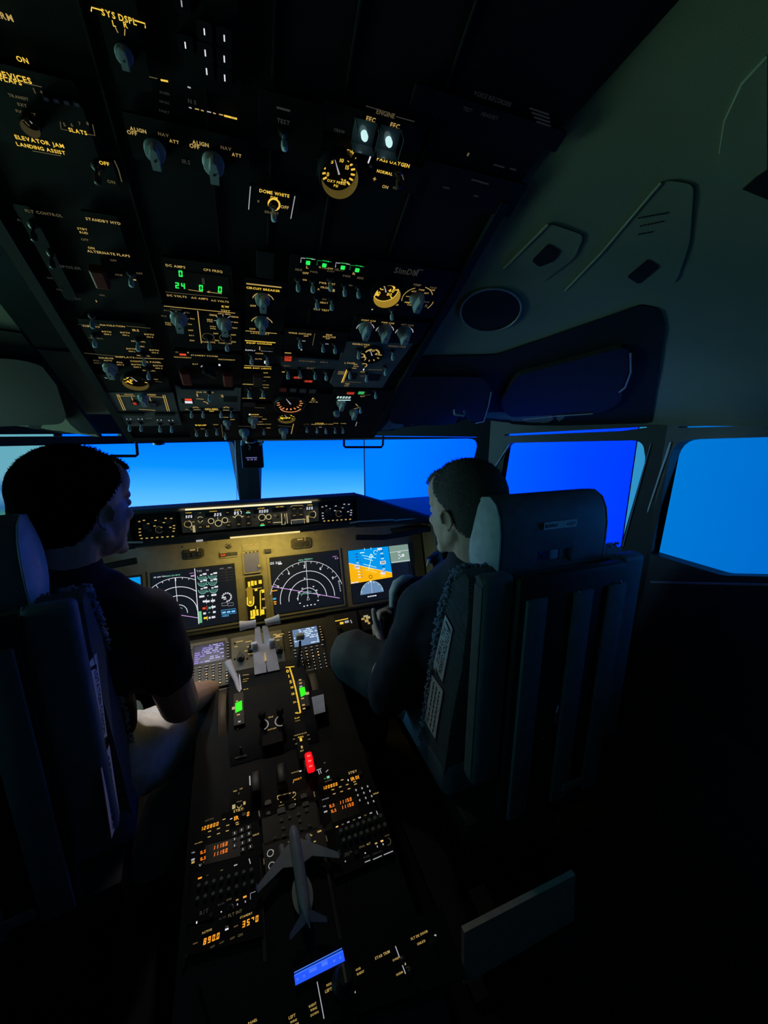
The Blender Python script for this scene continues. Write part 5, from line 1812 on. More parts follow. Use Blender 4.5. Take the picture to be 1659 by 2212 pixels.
root = empty('centre_pedestal', (0, .7, 0), 'black centre pedestal between the two seats that carries the radio units', 'pedestal')
mb = MB()
pr = [(.22, 0), (1.16, 0), (1.16, ztop(1.16, -.006)), (.22, ztop(.22, -.006))]
vs_ = [(-.205, y, z) for y, z in pr] + [(.222, y, z) for y, z in pr]
mb.add(vs_, [(0, 1, 2, 3), (7, 6, 5, 4), (0, 4, 5, 1), (1, 5, 6, 2), (2, 6, 7, 3), (3, 7, 4, 0)])
mb.build('body', 'panel_frame', root)
for x in (-.060, .072):
    mb = MB(); mb.box((x, .60, ztop(.60, -.003)), (.006, .46, .008), R=Matrix.Rotation(math.radians(10), 3, 'X')); mb.build('rail', 'panel_dark', root)
fix_parent(root)

# forward slab that carries the two keyboards
root = empty('forward_electronics_panel', (0, 1.28, 0), 'sloping dark panel frame ahead of the pedestal holding two keyboard units', 'panel frame')
mb = MB()
a0, b0 = CDU.loc(408, 1388); a1, b1 = CDU.loc(714, 1446)
pr = [(-.262, -.185), (.262, -.185), (.262, .012), (-.262, .012)]
mb.prism(pr, -.03, -.004, CDU.M()); mb.build('frame', 'panel_dark', root)
mb = MB(); mb.box((0, 1.28, .26), (.50, .14, .52)); mb.build('support', 'panel_frame', root)
fix_parent(root)


def cdu(us, label, kind):
    # us: pixel frame corners of bezel and screen
    (bu0, bv0, bu1, bv1), (su0, sv0, su1, sv1) = us
    m = Mod(CDU, 'keyboard_display_unit', label, 'control unit', (bu0 + bu1) / 2, (bv0 + bv1) / 2)
    m.top = .005
    p, q = m.L(bu0, bv0), m.L(bu1, bv1)
    g = MB(); g.prism(rrect(q[0] - p[0], p[1] - q[1], .004, 3, (p[0] + q[0]) / 2, (p[1] + q[1]) / 2), -.004, m.top); g.build('case', 'panel_khaki' if kind == 0 else 'panel_dark', m.root, 40)
    s0, s1 = m.L(su0, sv0), m.L(su1, sv1)
    w_, h = s1[0] - s0[0], s0[1] - s1[1]
    cx, cy = (s0[0] + s1[0]) / 2, (s0[1] + s1[1]) / 2
    g = MB(); g.prism(rrect(w_ + .008, h + .008, .002, 2, cx, cy), m.top, m.top + .001); g.build('screen_frame', 'black_plastic', m.root)
    g = MB(); g.prism(rrect(w_, h, .001, 1, cx, cy), m.top + .001, m.top + .002); g.build('screen', ('cdu_navy', 'cdu_pale')[kind] if False else mat(('cdu_navy', 'cdu_pale')[kind], (.02, .02, .03), .3, emit=lin(((26, 30, 66), (96, 122, 158))[kind]), es=1.0), m.root)
    z = m.top + .0026
    R = random.Random(5 + kind)
    keys = ('V1', 'V2') if kind == 0 else ('V3', 'V3')
    for r_ in range(9):
        y = cy + h / 2 - h * (.08 + r_ * .105)
        x = cx - w_ * .48
        while x < cx + w_ * .46:
            l = w_ * R.uniform(.05, .20)
            l = min(l, cx + w_ * .48 - x)
            if R.random() < (.72 if kind == 0 else .55):
                key = keys[1] if (x < cx - w_ * .2 or R.random() < .3) else keys[0]
                m._leg(key, 'text_line').add([(x, y - h * .026, z), (x + l, y - h * .026, z), (x + l, y + h * .03, z), (x, y + h * .03, z)], [(0, 1, 2, 3)])
            x += l + w_ * R.uniform(.02, .08)
    # line select keys beside the screen
    for sx in (-1, 1):
        for i in range(6):
            y = cy + h / 2 - h * (.10 + i * .16); x = cx + sx * (w_ / 2 + .0115)
            g = MB(); g.prism(rrect(.010, .006, .001, 2, x, y), m.top, m.top + .003); k = g.build('line_key', 'black_plastic', m.root)
            m._leg('w' if kind == 0 else 'key_warm').add([(x - .003, y - .0009, m.top + .0034), (x + .003, y - .0009, m.top + .0034), (x + .003, y + .0009, m.top + .0034), (x - .003, y + .0009, m.top + .0034)], [(0, 1, 2, 3)])
    yk0 = cy - h / 2 - .012
    yk1 = q[1] + .010
    nr = 8
    for r_ in range(nr):
        y = yk0 + (yk1 - yk0) * r_ / (nr - 1)
        for c_ in range(6):
            if r_ < 3 and c_ == 5 and r_ > 0: continue
            x = cx - w_ * .5 - .002 + (w_ + .008) * c_ / 5
            wk = .0115 if r_ < 2 else .0085
            g = MB(); g.prism(rrect(wk, .0058, .0012, 2, x, y), m.top, m.top + .003); g.build('key', 'black_plastic', m.root)
            big = R.random() < .14 and r_ > 1
            lw, lh = (.0040, .0011) if r_ < 2 else ((.0024, .0022) if big else (.0015, .0017))
            m._leg('key_warm' if big else 'w').add([(x - lw, y - lh, m.top + .0034), (x + lw, y - lh, m.top + .0034), (x + lw, y + lh, m.top + .0034), (x - lw, y + lh, m.top + .0034)], [(0, 1, 2, 3)])
    m.done()


cdu(((410, 1391, 494, 1478), (420, 1398, 485, 1425)), 'left keyboard unit with lavender text on a navy screen', 0)
cdu(((622, 1357, 712, 1445), (631, 1362, 691, 1388)), 'right keyboard unit with a pale blue screen and white keys', 1)

m = Mod(CDU, 'forward_aisle_panel', 'yellow lit small panel with two dark knobs between the keyboard units', 'control panel', 560, 1400)
m.plate(499, 1379, 618, 1440, 'panel_khaki', z0=-.004)
for u, v, w_ in ((519, 1417, 17), (541, 1402, 13), (602, 1400, 17)):
    m.knob(u, v, w_, 'knob_dark', hk=1.4)
for u, v, a, b in ((517, 1386, 16, 2), (537, 1386, 14, 2), (600, 1373, 9, 4), (600, 1383, 8, 1.6), (510, 1397, 7, 2), (538, 1397, 9, 2), (532, 1406, 8, 2), (541, 1412, 11, 2), (607, 1370, 12, 2.2), (594, 1371, 8, 2.2), (601, 1376, 18, 2)):
    m.bar(u, v, a, b, 'M')
for u, v in ((507, 1390), (507, 1424), (534, 1423), (612, 1366), (614, 1404)):
    a, b = m.L(u, v); g = MB(); g.lathe([(.0035, 0), (.0035, .0012)], 8, Matrix.Translation((a, b, m.top))); g.build('screw', 'black_matt', m.root)
m.done()

# ---- throttle quadrant
root = empty('throttle_quadrant', (0, 1.07, 0), 'rounded dark throttle quadrant with pale thrust levers at its top', 'throttle')
mb = MB()
ys_, n = [], 14
secs = []
for k in range(n + 1):
    y = .905 + .325 * k / n
    z = ztop(y, -.004) + .034 * math.sin(PI * min(1, max(0, k / n))) ** .6
    secs.append((y, z))
vs_ = [(x, y, z) for x in (-.118, .112) for y, z in secs] + [(x, y, .45) for x in (-.118, .112) for y in (.905, 1.23)]
N = n + 1
fs = [(i, i + 1, N + i + 1, N + i) for i in range(n)]
fs += [tuple(range(N)) + (2 * N + 1, 2 * N), tuple(range(N, 2 * N))[::-1] + (2 * N + 2, 2 * N + 3)]
mb.add(vs_, fs); mb.build('cover', 'panel_frame', root, 50)
for x in (-.020, .016):
    mb = MB()
    pts = [(y, z + .0015) for y, z in secs[5:]]
    mb.add([(x - .006, y, z) for y, z in pts] + [(x + .006, y, z) for y, z in pts], [(i, i + 1, len(pts) + i + 1, len(pts) + i) for i in range(len(pts) - 1)])
    mb.build('slot', 'black_matt', root)
for sx, tilt in ((-1, -.02), (1, .03)):
    base = V((-.004 + sx * .0205, 1.165, .585)); topp = V((-.010 + sx * .012, 1.270, .690))
    d = (topp - base)
    mb = MB()
    ax = d.normalized(); side = V((1, 0, 0)); nn = side.cross(ax)
    for (t0, w0), (t1, w1) in (((0, .037), (.62, .037)), ((.62, .024), (1.02, .016))):
        a, b = base + d * t0, base + d * t1
        q = []
        for p, w_ in ((a, w0), (b, w1)):
            q += [p + side * (-w_ / 2) + nn * .010, p + side * (w_ / 2) + nn * .010, p + side * (w_ / 2) - nn * .010, p + side * (-w_ / 2) - nn * .010]
        mb.add(q, [(0, 1, 2, 3)[::-1], (4, 5, 6, 7), (0, 1, 5, 4), (1, 2, 6, 5), (2, 3, 7, 6), (3, 0, 4, 7)])
    lv_ = mb.build('thrust_lever', 'lever_lavender', root)
    mb = MB()
    c = topp + V((0, .004, .014 if sx > 0 else .018))
    x0, x1 = (-.003, -.056) if sx < 0 else (.003, .052)
    pts = [c + V((x0 + (x1 - x0) * k / 6, 0, (.007 if sx > 0 else .001) * k / 6)) for k in range(7)]
    mb.tube(pts, [.0135, .0125, .0122, .0125, .0135, .0155, .0165], 14)
    mb.build('lever_grip', 'lever_lavender', lv_, 50)
    mb = MB(); mb.box(base + d * .66 + V((sx * .013, -.020, .006)), (.020, .016, .024), bev=.003); mb.build('reverse_lever', 'lever_lavender', root, 50)
mb = MB(); mb.prism([(-.003, -.012), (.003, -.012), (.0008, .014), (-.0008, .014)], 0, .002, PL((-.006, 1.188, .628), (1, 0, 0), (0, .7, .7)).M()); mb.build('pointer', 'glow_M', root)
# speed brake lever (left) and flap lever (right)
mb = MB(); mb.tube([W(519, 1500, 1, 1.10), W(511, 1470, 1, 1.15), W(492, 1428, 1, 1.20)], [.006, .008, .011], 10); sb = mb.build('speed_brake_lever', 'lever_lavender', root, 50)
mb = MB(); mb.tube([W(648, 1468, 1, 1.15), W(641, 1440, 1, 1.17), W(648, 1398, 1, 1.20), W(648, 1384, 1, 1.21)], [.010, .010, .005, .004], 10); fl = mb.build('flap_lever', 'panel_dark', root, 50)
p = W(648, 1375, 1, 1.21)
mb = MB(); mb.box(p, (.029, .018, .020), bev=.004, R=Matrix.Rotation(.1, 3, 'Y')); mb.build('flap_grip', mat('grip_pale', (.42, .41, .36), .5), fl, 50)
# trim wheels
for x in (-.138, .132):
    T = Matrix.Translation((x, 1.095, .46)) @ Matrix.Rotation(PI / 2, 4, 'Y')
    mb = MB(); mb.lathe([(.090, -.011), (.115, -.011), (.117, -.008), (.117, .008), (.115, .011), (.090, .011)], 40, T); tw = mb.build('trim_wheel', 'wheel_brown', root, 40)
    mb = MB(); mb.box((x, 1.095 + .045, .46 + .1065), (.0225, .012, .020), R=Matrix.Rotation(-.4, 3, 'X')); mb.build('white_mark', 'panel_khaki', tw)
fix_parent(root)

THR = PL(PED.world(0, 0, .030), PED.ex, PED.ey)
m = Mod(THR, 'trim_scale_plate', 'narrow brightly lit yellow scale strip on the right side of the throttle quadrant', 'scale', 640, 1490)
m.top = .002
m.line([(625, 1441), (632, 1462), (639, 1490), (645, 1518), (649, 1540)], 3.2, 'Y3'); m.line([(617, 1442), (636, 1440)], 3, 'Y3'); m.line([(640, 1541), (649, 1540)], 2.4, 'Y3')
for i, (u, v) in enumerate(((621, 1450), (624, 1461), (628, 1473), (631, 1485), (633, 1499), (636, 1517))):
    m.t(("0", "1", "5", "10", "15", "25")[i], u, v, 6, 'B', minw=.5); m.line([(u + 5, v - .5), (u + 9, v - 1)], 1.4, 'B')
m.t("FLAP", 642, 1551, 11, 'B'); m.t("40", 640, 1540, 6, 'B'); m.t("DOWN", 643, 1557, 10, 'M')
m.done()
m = Mod(THR, 'speed_brake_scale', 'short pale line with yellow words left of the thrust lever slots', 'scale', 525, 1475)
m.top = .002
m.line([(517, 1457), (521, 1490)], 2.2, 'w'); m.line([(524, 1459), (538, 1457)], 1.6, 'M'); m.line([(508, 1457), (517, 1455)], 1.4, 'D')
m.t("APL NOSE", 531, 1467, 12, 'B'); m.t("DOWN", 529, 1472, 9, 'B'); m.t("APL UP", 531, 1489, 11, 'B')
m.done()
for u, v, w_, h, side in ((516, 1529, 15, 24, 'left'), (654, 1497, 12, 20, 'right')):
    m = Mod(THR, 'trim_indicator', 'bright green take off trim band on the %s of the throttle quadrant' % side, 'indicator', u, v)
    m.top = .004
    k, ky = THR.scale(u, v), THR.scale_y(u, v)
    g = MB(); g.prism([(-w_ * k * .75, -h * ky * 1.5), (w_ * k * .75, -h * ky * 1.5), (w_ * k * .75, h * ky * 1.3), (-w_ * k * .75, h * ky * 1.3)], -.03, m.top); g.build('window', 'panel_dark', m.root)
    a, b = m.L(u, v)
    s_ = 1 if side == 'left' else -1
    x0, x1, y0, y1 = -w_ * k / 2, w_ * k / 2, -h * ky / 2, h * ky / 2
    m._leg('green_band', 'band').add([(x0, y0, m.top + .001), (x1, y0 * .7, m.top + .001), (x1, y1, m.top + .001), (x0, y1 * (.75 if s_ > 0 else 1), m.top + .001)], [(0, 1, 2, 3)])
    m.bar(u - s_ * (w_ * .5 + 4), v + 1, 7, 6, 'paddle')
    if side == 'left':
        m.bar(u - 1, v + 15, 7, 3, 'M'); m.bar(u + 1, v + 30, 6, 3, 'w'); m.bar(u - 4, v - 14, 5, 3, 'M')
    else:
        for q, key in ((v - 28, 'M'), (v - 21, 'M'), (v - 14, 'w'), (v + 12, 'M'), (v + 26, 'M'), (v + 34, 'M')):
            m.bar(u + (q - v) * .14 - 2, q, 6, 3, key)
    m.done()
m = Mod(THR, 'fuel_cutoff_panel', 'black panel lettered IDLE and CUTOFF between two dark round levers', 'control panel', 587, 1562)
m.top = .002
m.plate(560, 1525, 612, 1600, 'black_matt', z0=-.03)
m.t("IDLE", 585, 1549, 10, 'M'); m.t("CUTOFF", 587.5, 1575, 19, 'M')
for u, v, a0, a1 in ((568, 1566, -80, 80), (606, 1557.5, 95, 285)):
    m.arc(u, v, 12, a0, a1, 1.4, 'w', ry=13); m.arc(u, v, 10, a0, a1, .8, 'D', ry=11)
    a, b = m.L(u, v)
    g = MB(); g.lathe([(.009, 0), (.009, .010), (.005, .014), (.005, .026), (.010, .032), (.010, .044), (.006, .048)], 16); g.build('cutoff_lever', 'black_matt', m.root, 40, (a, b, m.top))
m.done()
m = Mod(THR, 'parking_brake_panel', 'dark strip with pale PARKING BRAKE words above the glowing red handle', 'control panel', 650, 1600)
m.top = .002
m.plate(634, 1565, 672, 1632, 'panel_frame', z0=-.03)
m.t("PARKING BRAKE", 649, 1586, 28, 'M'); m.t("PULL", 650, 1592, 12, 'B'); m.t("SET", 652.5, 1622, 8, 'M'); m.bar(650, 1598, 5, 7, 'B'); m.bar(652, 1614, 4, 6, 'M')
for u, v in ((635, 1597), (668, 1597), (640, 1607), (666, 1588)):
    m.bar(u, v, 5, 2.5, 'D')
m.done()
for u, v, w_, h in ((514, 1576, 22, 30), (520, 1616, 26, 34)):
    m = Mod(PED, 'dark_toggle_plate', 'dim grey square plate low on the left of the throttle quadrant, %s one' % ('upper' if v < 1600 else 'lower'), 'panel', u, v)
    m.plate(u - w_ / 2, v - h / 2, u + w_ / 2, v + h / 2, 'panel_dark', z0=-.006); m.toggle(u, v, tip='knob_dark'); m.done()
m = Mod(THR, 'checklist_card', 'plain pale card standing right of the throttle quadrant', 'card', 687, 1521)
m.top = .002
m.poly([(673, 1506), (699, 1499), (703, 1537), (679, 1544)], 'card_lav', z0=0); m.done()
pp = m.root.matrix_world.translation.copy()
m = Mod(PED, 'card_holder', 'dark holder box under the pale card beside the throttle quadrant', 'box', 687, 1521)
g = MB(); g.prism([(-.018, -.030), (.018, -.030), (.018, .030), (-.018, .030)], -.02, .028); g.build('box', 'panel_frame', m.root); m.done()

# ---- fire panel
m = Mod(PED, 'fire_panel', 'black fire panel with one fire handle glowing red', 'control panel', 615, 1680)
m.plate(497, 1662, 742, 1710)
a, b = PED.loc(669, 1650, .030); a -= m.a; b -= m.b
g = MB(); g.box((a, b, .016), (.030, .030, .028), bev=.003); fh = g.build('fire_handle', 'black_plastic', m.root, 40)
g = MB(); g.box((a, b, .036), (.019, .052, .012), bev=.005); hb = g.build('handle_bar', 'glow_fire_red', fh, 50)
for i in range(3):
    g = MB(); g.box((a, b - .015 + i * .014, .0425), (.008, .003, .001)); g.build('handle_mark', em('pinkish', (255, 120, 120), 1.0), fh)
for u, v in ((608, 1672), (552, 1690)):
    a, b = PED.loc(u, v, .030); a -= m.a; b -= m.b
    g = MB(); g.box((a, b, .020), (.022, .050, .034), bev=.004); g.build('fire_handle', 'black_plastic', m.root, 40)
m.t("OVHT DET", 638, 1668, 18, 'M'); m.bar(649, 1666, 5, 2.4, 'W'); m.t("FAULT", 643, 1683, 18, 'O'); m.line([(633, 1692), (635, 1686)], 1.6, 'M'); m.bar(541, 1686, 5, 20, 'w')
m.line([(684, 1664), (694, 1660)], 1.4, 'w'); m.line([(687, 1663), (690, 1673)], 1.6, 'w'); m.line([(691, 1662), (694, 1671)], 1.6, 'w'); m.line([(704, 1668), (709, 1663)], 1.6, 'w')
m.bar(709, 1679, 6, 5, 'Q'); m.bar(702, 1682, 4, 2.5, 'g'); m.bar(701, 1648, 4, 2, 'D')
m.t("FIRE", 508, 1709, 8, 'M'); m.t("OFF", 521, 1704, 7, 'M'); m.bar(516, 1714, 2, 4, 'D')
m.done()
m = Mod(PED, 'cargo_fire_panel', 'small dark module with pale blocks left of the middle radio unit', 'control panel', 515, 1738)
m.plate(480, 1715, 553, 1752)
m.bar(505, 1743, 7, 9, 'paddle'); m.bar(528, 1735, 5, 7, 'M'); m.arc(517, 1740, 5, 180, 360, 1.4, 'M'); m.line([(511, 1733), (523, 1730)], 2, 'D'); m.t("TEST", 520, 1750, 16, 'D')
m.done()

# ---- radios
def radio(label, q, side):
    """q maps unit-cell points onto pixels"""
    m = Mod(PED, 'radio_control_unit', label, 'radio', *q(.5, .5))
    m.poly([q(0, 0), q(1, 0), q(1, 1), q(0, 1)], 'panel_black', z0=-.003)
    g = MB(); p = [m.L(*q(x, y)) for x, y in ((.18, .55), (.70, .55), (.70, .93), (.18, .93))]
    g.prism(p, m.top, m.top + .001); g.build('display_window', mat('window_brown', (.020, .014, .008), .35), m.root)
    return m


def bil(c):
    (a, b, c_, d) = c       # TL, TR, BR, BL
    return lambda x, y: (a[0] * (1 - x) * (1 - y) + b[0] * x * (1 - y) + c_[0] * x * y + d[0] * (1 - x) * y,
                         a[1] * (1 - x) * (1 - y) + b[1] * x * (1 - y) + c_[1] * x * y + d[1] * (1 - x) * y)


qL = bil(((424, 1772), (556, 1738), (566, 1846), (412, 1884)))
m = radio('left radio unit with two rows of orange 111.50 digits', qL, 0)
for a in [("ACTIVE", 452, 1771, 20, 'D'), ("NAV MODE", 429, 1821, 17, 'M'), ("TFR", 417.5, 1842, 8, 'w'), ("STBY", 515, 1750, 22, 'M'), ("HOLD", 553, 1803, 14, 'M')]:
    m.t(*a)
m.t("120800", 453, 1786, 40, 'O', seg=True, z=m.top + .0016); m.t("1R", 511, 1767, 11, 'O', seg=False); m.t("0", 536, 1758.5, 5, 'O', seg=True)
for v in (1828, 1842.5):
    m.t("11150", 476, v, 33, 'O2', seg=True, z=m.top + .0016)
m.t("ILS", 439, 1841, 12, 'O2', z=m.top + .0016); m.t("ILS", 439, 1855, 12, 'O2', z=m.top + .0016)
for u, v in ((507, 1801), (522, 1794), (537, 1788), (507, 1814), (523, 1808), (538, 1802), (507, 1828), (524, 1822), (539, 1816), (525, 1836), (541, 1830)):
    a, b = m.L(u, v); g = MB(); g.prism(rrect(.010, .009, .001, 2, a, b), m.top, m.top + .002); g.build('key', 'black_plastic', m.root)
    m.bar(u, v, 2.2, 4.5, 'w', z=m.top + .0026)
for u, v in ((453, 1796), (472, 1790), (492, 1783), (452, 1808), (472, 1801), (491, 1795), (512, 1777), (513, 1781), (484, 1770)):
    m.bar(u, v, 7, 2, 'M')
m.bar(417, 1857, 8, 4, 'w'); m.bar(417, 1863, 7, 5, 'M'); m.line([(430, 1867), (432, 1872), (435, 1866)], 1.4, 'w'); m.line([(447, 1867), (450, 1861), (452, 1866)], 1.4, 'w'); m.bar(442, 1862, 7, 3, 'D'); m.line([(497, 1770), (502, 1768)], 2, 'W')
m.rknob(527, 1760, 11); m.done()

qR = bil(((683, 1694), (786, 1658), (815, 1752), (698, 1793)))
m = radio('right radio unit with two rows of orange 111.50 digits', qR, 1)
for a in [("STBY", 762, 1668, 19, 'M'), ("ACTIVE", 709, 1687, 16, 'D'), ("NAV MODE", 703, 1726, 15, 'w'), ("TFR", 701, 1742, 7, 'w'), ("HOLD", 812, 1714, 12, 'M')]:
    m.t(*a)
m.t("120800", 713, 1699, 33, 'O', seg=True, z=m.top + .0016); m.t("1R01", 766.5, 1681, 18, 'O')
for u, v in ((746, 1731), (750.5, 1741.5)):
    m.t("11150", u, v, 28, 'O2', seg=True, z=m.top + .0016)
m.t("ILS", 717, 1741, 11, 'O2', z=m.top + .0016); m.t("ILS", 721, 1752, 11, 'O2', z=m.top + .0016)
for u, v in ((769, 1708), (782, 1704), (794, 1700), (773, 1719), (786, 1714), (799, 1710), (777, 1730), (790, 1725), (803, 1721), (795, 1736), (807, 1732)):
    a, b = m.L(u, v); g = MB(); g.prism(rrect(.010, .009, .001, 2, a, b), m.top, m.top + .002); g.build('key', 'black_plastic', m.root)
    m.bar(u, v, 2.4, 4.2, 'w', z=m.top + .0026)
for u, v in ((719, 1706), (735, 1700), (750, 1695), (722, 1715), (738, 1710), (754, 1704), (766, 1689), (768, 1694), (739, 1685)):
    m.bar(u, v, 6, 2, 'M')
m.bar(703.5, 1753.5, 7.5, 3.4, 'w'); m.line([(719, 1761), (721.5, 1765), (723, 1760)], 1.4, 'w'); m.line([(733, 1761), (735, 1757), (737, 1760)], 1.4, 'w'); m.bar(726, 1757, 7, 3, 'M'); m.bar(752, 1685.5, 2, 4, 'W')
m.rknob(778, 1670, 10); m.done()


def audio(label, corners, row1, row2, extra):
    q = bil(corners)
    m = Mod(PED, 'audio_selector_panel', label, 'radio', *q(.5, .5))
    m.poly([q(0, 0), q(1, 0), q(1, 1), q(0, 1)], 'panel_black', z0=-.003)
    for (u0, v0), (u1, v1) in (row1, row2):
        for i in range(8):
            u, v = u0 + (u1 - u0) * i / 7, v0 + (v1 - v0) * i / 7
            o = m.rknob(u, v, 9.5, 'knob_mid', hk=1.6, name='volume_knob')
    extra(m)
    m.done()


def exL(m):
    m.bar(432, 1897, 9, 3.6, 'O'); m.bar(509, 1869, 8, 2.6, 'w'); m.bar(479, 1880, 6, 2.4, 'D'); m.bar(448, 1891, 6, 2.4, 'F'); m.line([(538, 1855), (541, 1866)], 2, 'w')
    for a in [("MASK", 478, 1953, 16, 'F'), ("SPKR", 495, 1943, 12, 'D'), ("FILTER", 481, 1983, 17, 'F'), ("R/T", 441, 1970, 20, 'F'), ("FLT INT", 508, 1973, 32, 'D')]:
        m.t(*a)
    m.bar(512.5, 1944, 6, 3, 'M'); m.bar(529, 1937.5, 8, 4, 'O'); m.bar(513, 1954, 2.5, 4, 'w'); m.bar(530, 1948, 2.5, 4, 'w'); m.line([(541, 1943), (541, 1930), (552, 1926)], 1.2, 'w'); m.bar(478, 1970, 2.4, 3, 'W'); m.bar(425, 1993, 3, 5, 'W')
    m.rknob(456, 1978, 12, hk=1.2); m.toggle(497, 1955, tip='knob_dark')


def exR(m):
    for i in range(7):
        m.bar(728 + i * 12.2, 1786 - i * 4.9, 5.6, 2.6, 'O3' if i == 0 else ('w' if i % 2 == 0 else 'D'))
    m.line([(813, 1752), (816, 1760)], 1.6, 'w')
    for a in [("MASK", 753, 1842, 17, 'F'), ("SPKR", 782, 1829, 13, 'D'), ("ALT", 796, 1823, 9, 'M'), ("NORM", 836, 1805, 10, 'D'), ("BOOM", 749, 1848, 12, 'F'), ("AUDIO SYS", 815, 1842, 22, 'F'), ("FILTER", 792, 1851, 14, 'F')]:
        m.t(*a)
    m.bar(812.5, 1822, 5.4, 3.4, 'M'); m.bar(825, 1817, 6, 3.6, 'O3'); m.bar(815, 1829, 2.2, 4, 'w'); m.bar(827.5, 1824, 2.4, 4, 'w'); m.bar(789, 1843, 2.4, 2.4, 'W'); m.bar(746, 1861, 2.4, 3, 'w')
    for a, b in (((788, 1863), (800, 1858)), ((806, 1857), (825, 1848.5)), ((829, 1847), (849, 1838.5))):
        m.line([a, b], 1.7, 'w')
    m.arc(837, 1818, 7, 250, 420, 1, 'D'); m.rknob(769, 1843, 11, hk=1.2)


audio('left audio panel with two rows of dark knobs below the left radio unit', ((412, 1885), (560, 1848), (568, 1960), (405, 1998)), ((430, 1914), (543, 1880)), ((427, 1942), (545, 1906)), exL)
audio('right audio panel with two rows of dark knobs below the right radio unit', ((700, 1796), (816, 1753), (852, 1843), (722, 1898)), ((736, 1796), (822, 1764)), ((742, 1816), (831, 1783)), exR)

qM = bil(((562, 1737), (676, 1700), (688, 1790), (570, 1828)))
m = Mod(PED, 'weather_radar_unit', 'dark middle unit with square keys behind the nose of the model plane', 'control panel', *qM(.5, .5))
m.poly([qM(0, 0), qM(1, 0), qM(1, 1), qM(0, 1)], 'panel_khaki_dark', z0=-.003)
for u, v, w_, h in ((579, 1735, 14, 9), (608, 1752, 18, 11), (631, 1743, 14, 8), (661, 1738, 14, 8), (656, 1721, 14, 8), (580, 1758, 9, 6), (608, 1773, 8, 5), (626, 1767, 7, 5), (645, 1760, 8, 5), (612, 1790, 8, 5), (648, 1775, 7, 5), (651, 1792, 7, 5), (594, 1812, 8, 5), (613, 1807, 8, 5), (669, 1785, 8, 5), (662, 1752, 8, 6)):
    a, b = m.L(u, v); k, ky = PED.scale(u, v), PED.scale_y(u, v)
    g = MB(); g.prism(rrect(w_ * k, h * ky, .001, 2, a, b), m.top, m.top + .003); g.build('key', 'black_plastic', m.root)
    m.bar(u, v - h * .5 - 1.2, w_ * .5, 1.4, 'D')
m.bar(632, 1739.5, 14, 3.4, 'w'); m.bar(608, 1740, 12, 2, 'D'); m.bar(660, 1736, 13, 2.4, 'M'); m.bar(656, 1719, 12, 2, 'D'); m.line([(678, 1710), (680, 1722)], 2.4, 'D'); m.line([(559, 1752), (561, 1764)], 2.4, 'D')
for u, v in ((600, 1720), (607, 1733), (615, 1716), (626, 1714), (634, 1713), (633, 1723), (637, 1727)):
    m.bar(u, v, 3, 2, 'M')
m.arc(604, 1723, 5, 60, 240, 1.2, 'M'); m.arc(634, 1716, 5, -90, 100, 1.2, 'M'); m.line([(608, 1718), (630, 1712)], 1.6, 'D')
m.done()

qC = bil(((566, 1822), (716, 1775), (728, 1838), (574, 1886)))
m = Mod(PED, 'transponder_unit', 'dark middle unit with two ring dials and orange digits under the model plane', 'control panel', *qC(.5, .5))
m.poly([qC(0, 0), qC(1, 0), qC(1, 1), qC(0, 1)], 'panel_khaki_dark', z0=-.003)
for u, v, r in ((584, 1843, 7), (587, 1870, 7)):
    m.arc(u, v, r, 0, 360, 1.4, 'w', 20); m.rknob(u, v, r * 1.5, hk=.8); m.bar(u + 6, v - 5, 3, 2, 'M')
m.bar(570, 1861, 2, 13, 'D'); m.bar(625, 1818, 7, 2.4, 'D'); m.bar(690, 1796, 9, 3.4, 'M'); m.line([(704, 1805), (707, 1818)], 1.6, 'D'); m.bar(667, 1804, 9, 2.6, 'M')
m.t("1", 622, 1833, 4, 'O3', seg=True); m.t("7", 629, 1837, 6, 'O3', seg=True); m.t("0", 653, 1830, 6, 'O3', seg=True)
for u, v in ((650, 1815), (662, 1810), (672, 1805), (680, 1818)):
    m.bar(u, v, 5, 2.4, 'M')
m.done()

# ---- direction finder radio at the lower left
qA = bil(((408, 2003), (566, 1962), (570, 2022), (402, 2066)))
m = Mod(PED, 'direction_finder_unit', 'lower left radio unit with orange 890.0 digits under ACTIVE', 'radio', *qA(.5, .5))
m.poly([qA(0, 0), qA(1, 0), qA(1, 1), qA(0, 1)], 'panel_black', z0=-.003)
m.t("ACTIVE", 447, 2012, 23, 'M'); m.t("STANDBY", 532, 1977.5, 29, 'M'); m.t("890.0", 457, 2028, 37, 'O', seg=True); m.t("35^0", 541, 1990.5, 37, 'O', seg=True)
m.t("TFR", 490, 2002, 8, 'D'); m.bar(490, 2007.5, 8, 4, 'W'); m.line([(417, 2040), (427, 2036)], 2.4, 'brownish'); m.line([(505, 2003), (514, 1999)], 2.4, 'brownish')
for tx, u, v in (("ADF", 459, 2045), ("ANT", 479, 2036), ("OFF", 502, 2027), ("ON", 519, 2020)):
    m.t(tx, u, v, 11, 'D')
m.rknob(402, 2066, 10); m.done()

